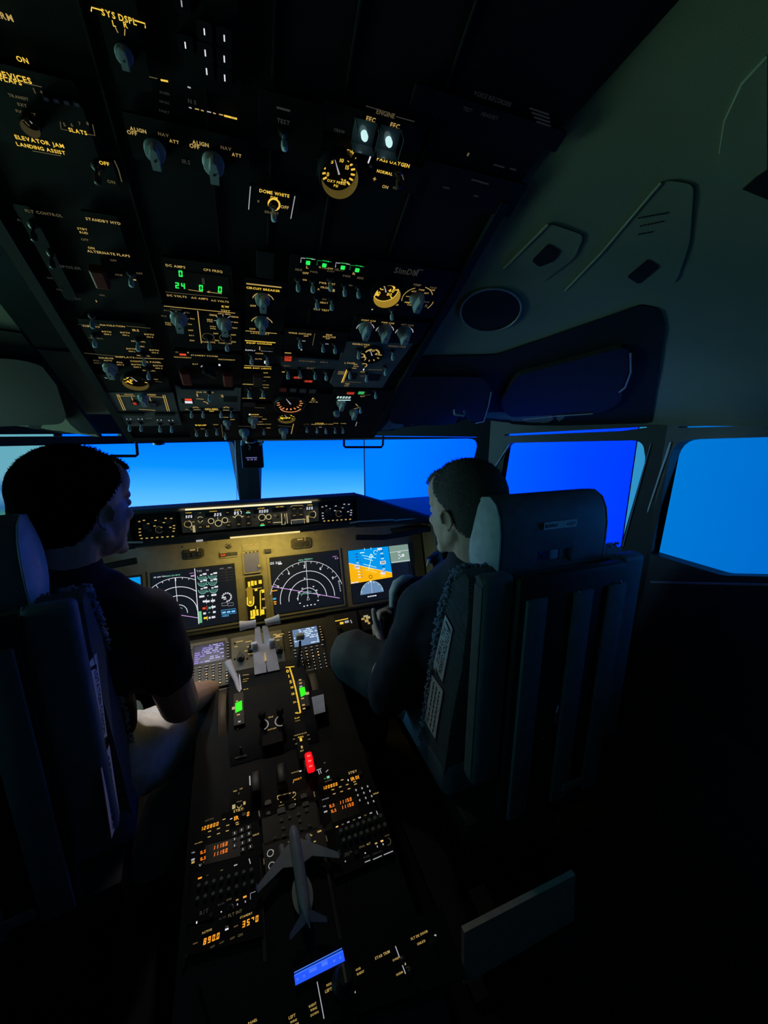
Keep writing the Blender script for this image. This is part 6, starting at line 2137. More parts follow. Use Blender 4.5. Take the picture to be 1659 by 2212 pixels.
# ---- aft trim panel
qT = bil(((480, 2150), (968, 1990), (1010, 2120), (520, 2300)))
m = Mod(PED, 'trim_control_panel', 'black rudder and aileron trim panel at the bottom with a large black knob', 'control panel', 745, 2115)
m.poly([(430, 2120), (955, 1962), (1010, 2110), (480, 2290)], 'panel_black', z0=-.003)
for a in [("NOSE", 712, 2126, 15, 'M'), ("LEFT", 709.5, 2139, 16, 'M'), ("NOSE", 773, 2094, 13, 'M'), ("RIGHT", 779, 2101.5, 17, 'M'), ("RIGHT", 675.5, 2171, 18, 'M'), ("WING", 677.5, 2180, 16, 'M'), ("DOWN", 679.5, 2190, 19, 'M'), ("LEFT", 631, 2196, 16, 'M'), ("WING", 634, 2206, 16, 'M'), ("DOWN", 637, 2214, 18, 'M'), ("STAB TRIM", 826, 2063, 35, 'M'), ("OVRD", 855, 2072, 15, 'M'), ("NORM", 863, 2103, 15, 'M'), ("FLT DK DOOR", 906, 2020, 40, 'M'), ("UNLKD", 910, 2036, 19, 'M'), ("PANEL", 546, 2207, 22, 'M')]:
    m.t(*a)
m.line([(685, 2121), (692, 2158), (700, 2201)], 2, 'w'); m.line([(854, 2044), (865, 2074), (876, 2104)], 2, 'w'); m.line([(872, 2071), (876, 2085)], 3, 'paddle'); m.line([(878, 2090), (882, 2102)], 3, 'paddle'); m.bar(940, 2021, 5, 4, 'w'); m.bar(767, 2143, 2.4, 5, 'w'); m.bar(735, 2157, 5, 6, 'paddle')
a, b = PED.loc(744, 2114, .016); a -= m.a; b -= m.b
g = MB(); g.lathe([(.022, 0), (.022, .006), (.017, .010), (.015, .024), (.012, .027)], 24); k = g.build('trim_knob', 'knob_dark', m.root, 40, (a, b, m.top))
g = MB(); g.box((0, .002, .0275), (.004, .024, .002)); g.build('pointer_stripe', mat('stripe', (.3, .28, .2), .6), k)
a, b = m.L(935, 2030); m.rknob(936, 2033, 17, hk=1.4); m.toggle(870, 2068, tip='knob_dark'); m.toggle(885, 2090, tip='knob_dark')
m.done()

# ---- blue lit block
m = Mod(PED, 'blue_light_box', 'brightly glowing blue lit box near the bottom between the seats', 'light box', 690, 2093)
g = MB()
p = [m.L(*q_, .012) for q_ in ((635, 2106), (739, 2053), (745.5, 2080), (638, 2134))]
g.prism(p, 0, .011); g.build('case', 'black_plastic', m.root)
z = .0115
m.quad([(635.5, 2112), (741, 2058.5), (745, 2080), (638.5, 2133.5)], 'blue_lit', z, 'lit_face')
m.quad([(635.5, 2105.5), (738.5, 2052.5), (740.5, 2058), (636, 2111.5)], 'blue_deep', z, 'lit_band')
m.line([(635.5, 2105.5), (738.5, 2052.5)], 1.3, 'blue_edge', z + .0004); m.line([(636, 2111.5), (740.5, 2058)], 1.2, 'blue_edge', z + .0004)
for u, v, w_, h in ((676, 2099, 18, 8), (701, 2086, 14, 9), (643, 2120, 4, 5), (657, 2113, 4, 5), (722, 2080, 5, 5), (735, 2073, 4, 5)):
    m.bar(u, v, w_, h, 'blue_soft', z + .0004)
m.done()

# ================================================================== MODEL AIRLINER
P0 = PED.loc(632, 1783, .026); P1 = PED.loc(664, 1990, .026)
root = empty('model_airplane', (0, 0, 0), 'white model airliner with swept wings standing on the pedestal between the seats', 'model airplane')
d = V((P0[0] - P1[0], P0[1] - P1[1], 0)); Ln = d.length; d.normalize()
o = PED.world(P1[0], P1[1], .026)
exm = PED.ex * d.y - PED.ey * d.x; eym = PED.ex * d.x + PED.ey * d.y
root.matrix_world = Matrix(((exm.x, eym.x, PED.n.x, o.x), (exm.y, eym.y, PED.n.y, o.y), (exm.z, eym.z, PED.n.z, o.z), (0, 0, 0, 1)))
g = MB()
g.tube([(0, Ln * t, (.003 if t < .15 else 0) - (.003 if t > .96 else 0)) for t in (-.03, .02, .12, .25, .5, .8, .9, .96, .99, 1.0)], [.002, .0045, .0085, .0112, .0115, .0115, .0108, .0080, .0045, .001], 18)
g.build('fuselage', 'model_white', root, 60)
for s_ in (-1, 1):
    g = MB()
    pts = [(.009, .140), (.083, .085), (.083, .074), (.030, .098), (.009, .092)]
    pts = [(s_ * x, y) for x, y in pts]
    g.prism(pts, -.006, -.0035); w_ = g.build('wing', 'model_white', root)
    g = MB(); g.prism([(s_ * .0815, .084), (s_ * .083, .084), (s_ * .084, .072), (s_ * .082, .074)], -.005, .010); g.build('winglet', 'model_blue', w_)
    g = MB(); g.tube([(s_ * .028, .112, -.008), (s_ * .028, .120, -.009), (s_ * .028, .138, -.010), (s_ * .028, .142, -.010)], [.003, .0055, .0062, .0050], 14); g.build('engine', 'model_white', root, 50)
    g = MB(); g.prism([(s_ * .004, .016), (s_ * .034, -.008), (s_ * .034, -.016), (s_ * .004, -.004)], .003, .005); g.build('tailplane', 'model_blue', root)
g = MB(); g.prism([(.028, .004), (.012, .010), (-.020, .040), (-.026, .040), (-.008, .006)], -.0012, .0012, Matrix(((0, 0, 1, 0), (1, 0, 0, 0), (0, 1, 0, 0), (0, 0, 0, 1)))); g.build('fin', 'model_blue', root)
g = MB(); g.lathe([(.020, -.022), (.020, -.019), (.004, -.016), (.003, -.006)], 24, Matrix.Translation((0, .050, 0)) @ Matrix.Diagonal((1, 1.7, 1, 1))); g.build('stand', mat('stand_pale', (.42, .42, .36), .5), root, 40)

# ================================================================== CONTROL WHEELS
def yoke(side, label):
    root = empty('control_wheel', (side * .53, 1.22, .45), label, 'control wheel', 'control wheels')
    hub = V((.53, 1.225, .765))
    mb = MB(); mb.tube([(.55, 1.36, .10), (.545, 1.30, .50), (.535, 1.25, .72), hub], [.035, .032, .030, .026], 14)
    f = (lambda q: q) if side > 0 else mirrored
    f(mb).build('column', 'black_plastic', root, 50)
    mb = MB(); mb.box(hub, (.10, .05, .075), bev=.012, seg=3); f(mb).build('hub', 'black_plastic', root, 50)
    A = [hub + V((-.04, 0, 0)), W(838, 1342, 1, 1.20), W(836, 1318, 1, 1.195)]
    mb = MB(); mb.tube([hub + V((-.04, 0, -.01)), hub + V((-.09, -.01, -.06)), W(840, 1372, 1, 1.17)], .015, 12)
    mb.tube([hub + V((.04, 0, .01)), hub + V((.075, -.005, .045))], .015, 12); f(mb).build('spoke', 'black_plastic', root, 50)
    mb = MB(); mb.tube([W(838, 1392, 1, 1.16), W(836, 1362, 1, 1.165), W(838, 1336, 1, 1.17), W(842, 1312, 1, 1.175)], [.013, .0165, .0165, .016], 14); gr = f(mb).build('grip', 'black_plastic', root, 50)
    mb = MB(); mb.tube([W(848, 1335, 1, 1.185), W(847, 1300, 1, 1.185), W(849, 1279, 1, 1.185), W(857, 1262, 1, 1.19), W(872, 1252, 1, 1.195), W(890, 1248, 1, 1.20)], [.008, .011, .015, .018, .017, .012], 14); f(mb).build('horn', 'horn_grey', root, 50)
    mb = MB(); mb.tube([W(862, 1290, 1, 1.18), W(868, 1270, 1, 1.185), W(890, 1258, 1, 1.19), W(925, 1252, 1, 1.20)], [.010, .020, .020, .015], 14); f(mb).build('horn_pad', 'black_matt', root, 50)
    mb = MB(); mb.tube([W(935, 1245, 1, 1.21), W(945, 1225, 1, 1.2), W(938, 1202, 1, 1.2), W(926, 1212, 1, 1.2)], [.013, .019, .022, .014], 14); f(mb).build('grip', 'black_plastic', root, 50)
    mb = MB(); mb.tube([W(923, 1222, 1, 1.19), W(927, 1208, 1, 1.185)], [.004, .006], 8); mb.ell(W(945, 1237, 1, 1.18), (.005, .005, .005)); f(mb).build('trim_switch', 'horn_grey', root, 50)
    fix_parent(root)


yoke(1, 'control wheel with a pale horn held by the man on the right')
yoke(-1, 'control wheel in front of the man on the left, hidden behind him')

m = Mod(MIP, 'lower_light_panel', 'row of small glowing buttons under the right outer display', 'control panel', 740, 1342)
pl2 = PL((0, 1.50, .56), (1, 0, 0), (0, .5, .85))
m.root.children and None
bpy.data.objects.remove(m.root)
m = Mod(pl2, 'lower_light_panel', 'row of small glowing buttons just above the grey trouser knee', 'control panel', 740, 1342)
m.plate(706, 1330, 776, 1362, 'panel_dark', z0=-.02)
m.line([(724, 1342), (752, 1336)], 2, 'B'); m.bar(719, 1346, 8, 3, 'w'); m.bar(738, 1346, 8, 5, 'B'); m.bar(749, 1343, 9, 5, 'w'); m.line([(757, 1339), (760, 1346)], 2, 'w'); m.rknob(732, 1356, 9)
m.done()
m = Mod(pl2, 'lit_knob_panel', 'small glowing knob plate beside the thumb of the man on the right', 'control panel', 790, 1335)
m.plate(778, 1318, 806, 1358, 'panel_dark', z0=-.02)
for u, v, a, b in ((790, 1331, 10, 4), (784, 1337, 7, 4), (795, 1334, 9, 5), (792, 1341, 8, 6), (797, 1346, 5, 4)):
    m.bar(u, v, a, b, 'M' if a < 9 else 'paddle')
m.done()

# ================================================================== SEATS
def rib_mat():
    m = mat('rib_cloth', (.12, .16, .175), .9, var=.1, vscale=60)
    nt = m.node_tree
    b = nt.nodes['Principled BSDF']
    tc = nt.nodes.new('ShaderNodeTexCoord'); wv = nt.nodes.new('ShaderNodeTexWave'); bp = nt.nodes.new('ShaderNodeBump')
    mp = nt.nodes.new('ShaderNodeMapping'); mp.inputs['Rotation'].default_value = (-.35, 0, 0)
    wv.bands_direction = 'Z'; wv.inputs['Scale'].default_value = 42; wv.inputs['Distortion'].default_value = .6
    nt.links.new(tc.outputs['Object'], mp.inputs[0]); nt.links.new(mp.outputs[0], wv.inputs['Vector']); nt.links.new(wv.outputs['Fac'], bp.inputs['Height'])
    bp.inputs['Strength'].default_value = .9; bp.inputs['Distance'].default_value = .004
    nt.links.new(bp.outputs[0], b.inputs['Normal'])


rib_mat()
mat('seat_vinyl', (.56, .66, .72), .5, bump=.2, bscale=500)
mat('seat_vinyl_mid', (.15, .18, .19), .55, bump=.2, bscale=500)
mat('seat_vinyl_dark', (.11, .17, .21), .6, bump=.2, bscale=500)
mat('seat_shell', (.012, .014, .018), .6, bump=.1)
mat('fleece', (.26, .32, .42), .95, bump=.5, bscale=300)
mat('placard_white', (.80, .84, .86), .6)
mat('placard_red', (.18, .02, .03), .6)
mat('ink', (.01, .01, .015), .6)
mat('pale_cover', (.55, .62, .66), .7)


def seat(cx, y0, inner, label):
    """inner: +1 when the pedestal lies on the seat's right, -1 on its left"""
    root = empty('pilot_seat', (-.03 + .9 * (cx + .03), .9 * y0, .138), label, 'seat', 'pilot seats')
    root.scale = (.9, .9, .9)
    B = lambda mb, name, m, sm=None, par=None: mb.build(name, m, par or root, sm)
    prof_f = [(.100, 1.050), (.135, 1.025), (.180, .93), (.205, .85), (.230, .72), (.260, .56), (.295, .38)]
    prof_b = [(.15, .38), (.12, .60), (.08, .80), (.065, .95), (.070, 1.035)]
    prof_ = prof_f + prof_b
    # back cushion with padded front
    secs = []
    for x in (-.242, -.235, -.15, 0, .15, .235, .242):
        k = .96 if abs(x) > .24 else 1.0
        dip = .018 * (1 - (abs(x) / .245) ** 2)
        cy = sum(p[0] for p in prof_) / len(prof_)
        secs.append([V((x, cy + (y - cy) * k - (dip if i < len(prof_f) else 0), z)) for i, (y, z) in enumerate(prof_)])
    cu = B(loft(secs), 'back_cushion', 'rib_cloth', 60)
    # fleece cover: thousands of short tufts over the front and top
    R = random.Random(int(cx * 100) + 7)
    mb = MB()
    OCT = [(0, 1, 2), (0, 2, 3), (0, 3, 4), (0, 4, 1), (5, 2, 1), (5, 3, 2), (5, 4, 3), (5, 1, 4)]
    for i in range(5600):
        t = R.random() ** .8 * (len(prof_f) - 1)
        k = int(t); f_ = t - k
        a, b = prof_f[k], prof_f[min(k + 1, len(prof_f) - 1)]
        y, z = a[0] + (b[0] - a[0]) * f_, a[1] + (b[1] - a[1]) * f_
        n = V((0, a[1] - b[1], b[0] - a[0])).normalized() if (a != b) else V((0, 1, 0))
        x = R.uniform(-.246, .246) if R.random() < .35 else R.choice((-1, 1)) * R.uniform(.205, .250)
        p = V((x, y, z)) + n * R.uniform(-.008, .009)
        r = R.uniform(.0028, .0068)
        d = V((R.uniform(-1, 1), R.uniform(-1, 1), R.uniform(-1, 1))).normalized()
        e = d.orthogonal().normalized(); g = d.cross(e)
        mb.add([p + d * r * 1.5, p + e * r, p + g * r, p - e * r, p - g * r, p - d * r * 1.1], OCT)
    B(mb, 'fleece_cover', 'fleece', 180)
    # shell, belts and screws behind
    mb = MB(); mb.box((0, .015, .72), (.32, .03, .66), bev=.010); mb.box((0, .030, .998), (.29, .05, .030), bev=.008)
    B(mb, 'back_shell', 'seat_shell', 40)
    for x in (-.115, .02, .125):
        mb = MB(); mb.box((x, -.004, .70), (.055, .010, .60), bev=.003); B(mb, 'back_rib', 'seat_vinyl_dark', 40)
    for x, z in ((-.135, .990), (0, .998), (.13, 1.004), (.09, .83), (-.06, .62)):
        mb = MB(); mb.lathe([(.0045, 0), (.0045, .002), (.002, .003)], 10, Matrix.Translation((x, -.006, z)) @ Matrix.Rotation(PI / 2, 4, 'X')); B(mb, 'screw', 'metal')
    mb = MB(); mb.tube([(-.02, -.006, .70), (-.035, -.016, .695), (-.035, -.016, .665), (-.02, -.006, .66)], .003, 6); B(mb, 'belt_buckle', 'metal', 50)
    # headrest: padded block with a slot over its post
    secs = []
    for x, k in ((-.166, .86), (-.163, .93), (-.157, .98), (-.148, 1.0)):
        secs.append((x, k))
    hp = [(.074, 1.015), (.072, 1.08), (.074, 1.13), (.082, 1.168), (.098, 1.196), (.125, 1.210), (.155, 1.205), (.180, 1.180), (.196, 1.140), (.204, 1.09), (.200, 1.05), (.190, 1.015)]
    full = [V((0, y, z)) for y, z in hp]

    def hs(x, k):
        c = V((0, .138, 1.112))
        return [V((x, c.y + (p.y - c.y) * k, c.z + (p.z - c.z) * k)) for p in full]
    side_l = [hs(x, k) for x, k in secs]
    mid = [hs(-.07, 1.0)]
    for sgn in (-1, 1):
        ss = [[V((p.x * -sgn, p.y, p.z)) for p in s_] for s_ in side_l + [hs(-.055, 1.0)]]
        if sgn > 0: ss = ss[::-1] if False else [list(reversed(s_)) for s_ in ss]
        B(loft(ss), 'headrest_pad', 'seat_vinyl_dark', 50)
    up_ = [(y, max(z, 1.076)) for y, z in hp]
    B(loft([[V((x, y, z)) for y, z in up_] for x in (-.0555, 0, .0555)]), 'headrest_bridge', 'seat_vinyl_dark', 50)
    for sgn in (-1, 1):
        mb = MB()
        P = hs(-.1665, .86)
        c = V((0, .138, 1.112))
        q = [V((sgn * .1672, p.y, p.z)) for p in P]
        r = [V((sgn * .1620, c.y + (p.y - c.y) * 1.12, c.z + (p.z - c.z) * 1.12)) for p in P]
        bul = [V((sgn * .176, c.y + (p.y - c.y) * .55, c.z + (p.z - c.z) * .6)) for p in P]
        n = len(q)
        mb.add(r + q + bul, [(i, (i + 1) % n, n + (i + 1) % n, n + i) for i in range(n)] + [(n + i, n + (i + 1) % n, 2 * n + (i + 1) % n, 2 * n + i) for i in range(n)] + [tuple(range(2 * n, 3 * n))])
        o = B(mb, 'headrest_side', 'seat_vinyl', 80)
        mb = MB(); mb.tube([p + V((sgn * .001, 0, 0)) for p in r], .0022, 6, closed=True); B(mb, 'piping', 'seat_vinyl', 50, o)
    mb = MB(); mb.box((.006, .10, 1.075), (.030, .035, .075), bev=.006); mb.box((.036, .10, 1.075), (.018, .03, .075), bev=.004); B(mb, 'headrest_post', 'seat_vinyl', 40)
    # headrest label
    pl = PL((.005, .0710, 1.140), (1, 0, .0), (0, 0, 1))
    g = MB(); g.prism(rrect(.100, .018, .002, 2), 0, .0012, pl.M()); lb = B(g, 'headrest_label', 'placard_white')
    lb['label'] = 'small pale label with dark words'
    for tx, dx, w_ in (("HEADREST", -.028, .039), ("ADJUST", .032, .030)):
        g = MB()
        vs_, fs, wd = textgeo(tx); k = w_ / wd
        g.add([pl.world(dx + p[0] * k, p[1] * k * 1.5, .0016) for p in vs_], fs)
        B(g, 'label_text', 'ink', None, lb)
    # stowed armrests
    for sgn in (-1, 1):
        mb = MB(); mb.box((sgn * .200, .037, .785), (.080, .044, .540), bev=.014, seg=4); a = B(mb, 'armrest', 'seat_vinyl_dark', 50)
        mb = MB(); mb.box((sgn * .200 - .0400, .037, .785), (.004, .030, .50), bev=.0015); B(mb, 'armrest_lit_side', 'seat_vinyl_mid', 50, a)  # lighter strip stands for light falling on the left face
        mb = MB(); mb.tube([(sgn * .200 - .034, .056, 1.046), (sgn * .200 - .036, .040, 1.053), (sgn * .200 - .037, .022, 1.040), (sgn * .200 - .036, .034, 1.030)], .004, 6); B(mb, 'hinge_cap', 'seat_vinyl_mid', 50, a)
        mb = MB(); mb.ell((sgn * .145, .03, .99), (.022, .016, .035)); B(mb, 'pivot_cover', 'seat_vinyl_mid', 60)
    # pan and base
    mb = MB(); mb.box((0, .36, .40), (.49, .46, .12), bev=.03, seg=3); B(mb, 'seat_pan', 'seat_vinyl_dark', 50)
    mb = MB(); mb.box((0, .30, .30), (.44, .50, .09), bev=.01); B(mb, 'pan_frame', 'seat_shell', 40)
    mb = MB(); mb.box((0, .25, .065), (.26, .34, .43), bev=.02); mb.box((0, .25, -.138), (.46, .60, .03)); B(mb, 'base', 'seat_shell', 40)
    mb = MB(); mb.box((.06, -.012, .44), (.07, .006, .02)); o = B(mb, 'rear_tag', 'seat_vinyl_dark')
    return root


fo = seat(.672, .62, -1, 'right pilot seat with blue fleece edge, white placards and a headrest label')
ca = seat(-.575, .76, 1, 'left pilot seat cut by the picture edge, dark armrest and blue fleece')


ca.rotation_euler.z = .14


def placard(root, xplane, polyA, polyB, side, name):
    """two white slanted placards on the flank of the back cushion"""
    pts = [W(u, v, 0, xplane) for u, v in polyA]
    for k, (poly, words) in enumerate(((polyA, (("FLOTATION CUSHION", .22, 1), ("PULL TO REMOVE", -.26, .8))), (polyB, None))):
        P = [W(u, v, 0, xplane) for u, v in poly]
        c = sum(P, V()) / 4
        ax = ((P[3] + P[2]) / 2 - (P[0] + P[1]) / 2).normalized()          # down the strip
        pl = PL(c, ax, V((-side, 0, 0)).cross(ax))
        loc = [((p - c).dot(pl.ex), (p - c).dot(pl.ey)) for p in P]
        b = MB(); b.prism([(x * 1.02, y * 1.10) for x, y in loc], 0, .0012, pl.M()); bo = b.build('placard', 'placard_red', root)
        bo['label'] = '%s white placard with dark red edge' % ('upper' if k == 0 else 'lower')
        b = MB(); b.prism(loc, .0012, .0018, pl.M()); po = b.build('placard_face', 'placard_white', bo)
        L = (P[3] - P[0]).length
        Wd = abs((P[1] - P[0]).dot(pl.ey))
        g = MB()
        if words:
            for tx, off, kk in words:
                vs_, fs, wd = textgeo(tx); s_ = L * .80 * kk / wd
                g.add([pl.world(p[0] * s_ + off * .16 * Wd, off * Wd * (1 if side > 0 else 1) + p[1] * min(s_ * 1.6, Wd * .5), .0022) for p in vs_], fs)
            for e in (-1, 1):
                x = e * L * .44
                g.add([pl.world(x - .012 * 1 + yy * .3, yy, .0022) for yy in ()], [])
                q = [(x - .003, -Wd * .3), (x + .004, -Wd * .3), (x + .012, Wd * .32), (x + .005, Wd * .32)]
                g.add([pl.world(a, b_, .0022) for a, b_ in q], [(0, 1, 2, 3)])
        else:
            R = random.Random(3)
            for r_ in range(3):
                x = -L * .42
                while x < L * .40:
                    l = R.uniform(.006, .016)
                    y = Wd * (.28 - .26 * r_)
                    g.add([pl.world(a, b_, .0022) for a, b_ in ((x, y - .0022), (x + l, y - .0022), (x + l, y + .0022), (x, y + .0022))], [(0, 1, 2, 3)])
                    x += l + R.uniform(.002, .005)
        g.build('placard_text', 'ink', po)
        for o in (bo,):
            o.matrix_parent_inverse = (Matrix.Translation(root.location) @ Matrix.Rotation(root.rotation_euler.z, 4, 'Z') @ Matrix.Scale(.9, 4)).inverted()


FS = lambda x: -.03 + .9 * (x + .03)
placard(fo, FS(.672 - .2435), [(963, 1328), (979, 1358), (957, 1472), (936, 1440)], [(934, 1457), (958, 1492), (941, 1596), (918, 1556)], 1, 'r')
placard(ca, FS(-.575 + .2435) - .015, [(206, 1410), (183, 1442), (213, 1632), (229, 1590)], [(234, 1610), (216, 1662), (239, 1812), (256, 1758)], -1, 'l')
for o in (fo, ca):
    pass
p = [W(u, v, 1, .49) for u, v in ((1003, 2015), (1243, 1890), (1240, 1990), (1003, 2128))]
mb = MB(); b_ = [q + V((0, .012, 0)) for q in p]
mb.add(p + b_, [(0, 1, 2, 3), (7, 6, 5, 4), (0, 4, 5, 1), (1, 5, 6, 2), (2, 6, 7, 3), (3, 7, 4, 0)])
o = mb.build('rear_cover', 'pale_cover', fo); o.matrix_parent_inverse = (Matrix.Translation(fo.location) @ Matrix.Scale(.9, 4)).inverted(); o['label'] = 'pale flat cover low on the back of the seat'
mb = MB(); c_ = (p[0] + p[1]) / 2; mb.box((c_.x, c_.y + .07, .10), (.10, .13, .20)); o = mb.build('cover_bracket', 'seat_shell', fo); o.matrix_parent_inverse = (Matrix.Translation(fo.location) @ Matrix.Scale(.9, 4)).inverted()

# ================================================================== PEOPLE
mat('skin_a', (.42, .27, .20), .55, var=.06, vscale=30, bump=.1, bscale=500)
mat('skin_b', (.46, .30, .22), .55, var=.06, vscale=30, bump=.1, bscale=500)
mat('hair_dark', (.0022, .002, .002), .8, spec=0)
mat('hair_brown', (.075, .070, .066), .8, spec=.1, var=.4, vscale=300)
mat('shirt_black', (.008, .008, .010), .9, bump=.2, bscale=300)
mat('shirt_navy', (.010, .013, .019), .9, bump=.2, bscale=300)
mat('trouser_khaki', (.78, .76, .76), .9, bump=.2, bscale=400)
mat('trouser_grey', (.050, .050, .043), .9, bump=.2, bscale=400)
mat('shoe_black', (.01, .01, .01), .5)
TEX = bpy.data.textures.new('folds', 'CLOUDS'); TEX.noise_scale = .07; TEX.noise_depth = 1


def remesh(o, vox, smooth=4, disp=0):
    r = o.modifiers.new('remesh', 'REMESH'); r.mode = 'VOXEL'; r.voxel_size = vox; r.use_smooth_shade = True
    if disp:
        d = o.modifiers.new('folds', 'DISPLACE'); d.texture = TEX; d.strength = disp; d.mid_level = .5; d.texture_coords = 'LOCAL'
    s_ = o.modifiers.new('smooth', 'SMOOTH'); s_.factor = .5; s_.iterations = smooth
    return o


def head(mb, M):
    E = lambda c, r, R=None: mb.ell(c, r, R, 20, M)
    E((0, -.012, .035), (.0765, .098, .085)); E((0, -.030, .0), (.071, .078, .083))
    E((0, .028, -.030), (.068, .066, .085)); E((0, .040, -.078), (.052, .050, .038)); E((0, .066, -.098), (.026, .022, .019))
    mb.caps((-.050, -.005, -.050), (-.022, .070, -.102), .022, .016, 12, M); mb.caps((.050, -.005, -.050), (.022, .070, -.102), .022, .016, 12, M)
    mb.caps((-.040, .072, .019), (.040, .072, .019), .0125, .0125, 12, M); E((0, .050, .050), (.066, .046, .054)); E((0, .066, .022), (.046, .026, .024))
    for s_ in (-1, 1):
        E((s_ * .045, .058, -.022), (.021, .021, .017)); mb.caps((s_ * .046, .040, -.030), (s_ * .038, .042, -.082), .022, .018, 12, M); E((s_ * .031, .077, -.001), (.0125, .012, .0115))
        mb.caps((s_ * .020, .088, .002), (s_ * .042, .081, .0), .006, .005, 8, M)
        # ear: a thin leaf that swings out behind, with rim and lobe
        R = Matrix.Rotation(-s_ * .42, 3, 'Z') @ Matrix.Rotation(-.22, 3, 'X')
        c = V((s_ * .0805, -.018, -.012))
        mb.ell(c, (.0034, .0118, .0195), R, 14, M)
        pts = [c + R @ V((s_ * .0055, .0125 * -math.cos(a), .002 + .0222 * math.sin(a))) for a in [math.radians(q) for q in range(-75, 200, 18)]]
        for i in range(len(pts) - 1):
            mb.caps(pts[i], pts[i + 1], .0036, .0036, 8, M)
        mb.ell(c + R @ V((0, .004, -.0205)), (.0048, .0066, .0075), None, 10, M)
    mb.caps((0, .092, .006), (0, .107, -.026), .009, .0110, 12, M); E((-.012, .098, -.032), (.009, .010, .008)); E((.012, .098, -.032), (.009, .010, .008))
    E((0, .090, -.060), (.024, .013, .0065)); E((0, .088, -.072), (.021, .013, .0075))


def hair(root, M, m, seed, length, front, tuft=0, n=4200):
    R = random.Random(seed)
    o_ = V((0, -.018, .012))

    def surf(d, off):
        best = 0
        for c, r in ((V((0, -.012, .035)), V((.0765, .098, .085))), (V((0, -.030, 0)), V((.071, .078, .083))), (V((0, .062, .055)), V((.058, .036, .045)))):
            p = o_ - c
            A = sum((d[i] / r[i]) ** 2 for i in range(3)); B = sum(2 * p[i] * d[i] / r[i] ** 2 for i in range(3)); C = sum((p[i] / r[i]) ** 2 for i in range(3)) - 1
            q = B * B - 4 * A * C
            if q > 0:
                best = max(best, (-B + math.sqrt(q)) / (2 * A))
        return o_ + d * (best + off)
    tab = [(0, front), (38, front - .006), (62, .040), (78, .020), (86, -.010), (95, -.002), (106, -.040), (130, -.066), (180, -.076)]

    def inside(p):
        th = abs(math.degrees(math.atan2(p.x, p.y + .018)))
        for (a0, z0), (a1, z1) in zip(tab, tab[1:]):
            if a0 <= th <= a1:
                return p.z > z0 + (z1 - z0) * (th - a0) / (a1 - a0)
        return False
    mb = MB()
    NU, NV = 72, 40
    grid = {}
    for i in range(NU):
        for j in range(NV + 1):
            a = 2 * PI * i / NU; e = -PI / 2 + PI * j / NV
            d = V((math.cos(e) * math.cos(a), math.cos(e) * math.sin(a), math.sin(e)))
            grid[i, j] = surf(d, .0045 + .0015 * R.random())
    idx = {}
    vs_, fs = [], []

    def vi(k):
        if k not in idx:
            idx[k] = len(vs_); vs_.append(grid[k])
        return idx[k]
    for i in range(NU):
        for j in range(NV):
            ks = [(i, j), ((i + 1) % NU, j), ((i + 1) % NU, j + 1), (i, j + 1)]
            if all(inside(grid[k]) for k in ks):
                fs.append(tuple(vi(k) for k in ks))
    mb.add(vs_, fs, M)
    cnt = 0
    while cnt < n:
        d = V((R.gauss(0, 1), R.gauss(0, 1), R.gauss(0, 1))).normalized()
        p = surf(d, .002)
        if not inside(p + V((0, 0, .003))):
            continue
        cnt += 1
        top = max(0, d.z)
        l = length * (.45 + .75 * top) * R.uniform(.7, 1.25)
        comb = V((R.uniform(-.3, .3), -.5, -.55 if d.z < .5 else .1))
        if tuft and d.y > .2 and d.z > .3:
            comb = V((R.uniform(-.3, .3), .35, .6)); l *= 1 + tuft
        g = (d * .75 + comb * .75 + V((R.uniform(-.3, .3), R.uniform(-.3, .3), R.uniform(-.3, .3)))).normalized()
        s_ = g.orthogonal().normalized() * .0011; s2 = g.cross(s_)
        q = p + g * l
        mb.add([p + s_, p - s_ * .5 + s2 * .87, p - s_ * .5 - s2 * .87, q], [(0, 1, 3), (1, 2, 3), (2, 0, 3)], M)
    return mb.build('hair', m, root, 60)


def hand(mb, wrist, fwd, up, side, curl, thumb=None, s=1.0):
    """palm and five fingers; fwd along the fingers, up out of the back of the hand, side towards the thumb"""
    fwd, up = fwd.normalized(), up.normalized()
    side = side.normalized()
    pc = wrist + fwd * .045 * s
    for k in (-1.0, -.33, .33, 1.0):
        mb.caps(wrist + side * k * .016 * s, wrist + fwd * .085 * s + side * k * .030 * s, .015 * s, .0125 * s, 10)
    lens = ((1.0, .040, .025, .019), (.33, .044, .028, .020), (-.33, .041, .026, .019), (-1.0, .032, .020, .017))
    for k, a, b, c in lens:
        p = wrist + fwd * (.088 if abs(k) < .5 else .082) * s + side * k * .031 * s
        ang = 0
        r = .0092 * s if k > -1 else .0080 * s
        for i, L in enumerate((a, b, c)):
            ang += curl[i]
            d = fwd * math.cos(ang) - up * math.sin(ang)
            q = p + (d + side * k * .05) * L * s
            mb.caps(p, q, r * (1 - .10 * i), r * (.9 - .10 * i), 10)
            p = q
    if thumb:
        pts = [wrist + fwd * .018 * s + side * .022 * s] + thumb
    else:
        b0 = wrist + fwd * .018 * s + side * .022 * s
        pts = [b0, b0 + (fwd * .6 + side * .65 - up * .2).normalized() * .042 * s, b0 + (fwd * .6 + side * .6 - up * .25).normalized() * .042 * s + (fwd * .85 + side * .25 - up * .3).normalized() * .034 * s, b0 + (fwd * .6 + side * .6 - up * .25).normalized() * .042 * s + (fwd * .9 + side * .15 - up * .3).normalized() * .062 * s]
    mb.chain(pts, [.0155 * s, .0125 * s, .0105 * s, .0090 * s][:len(pts)], 10)


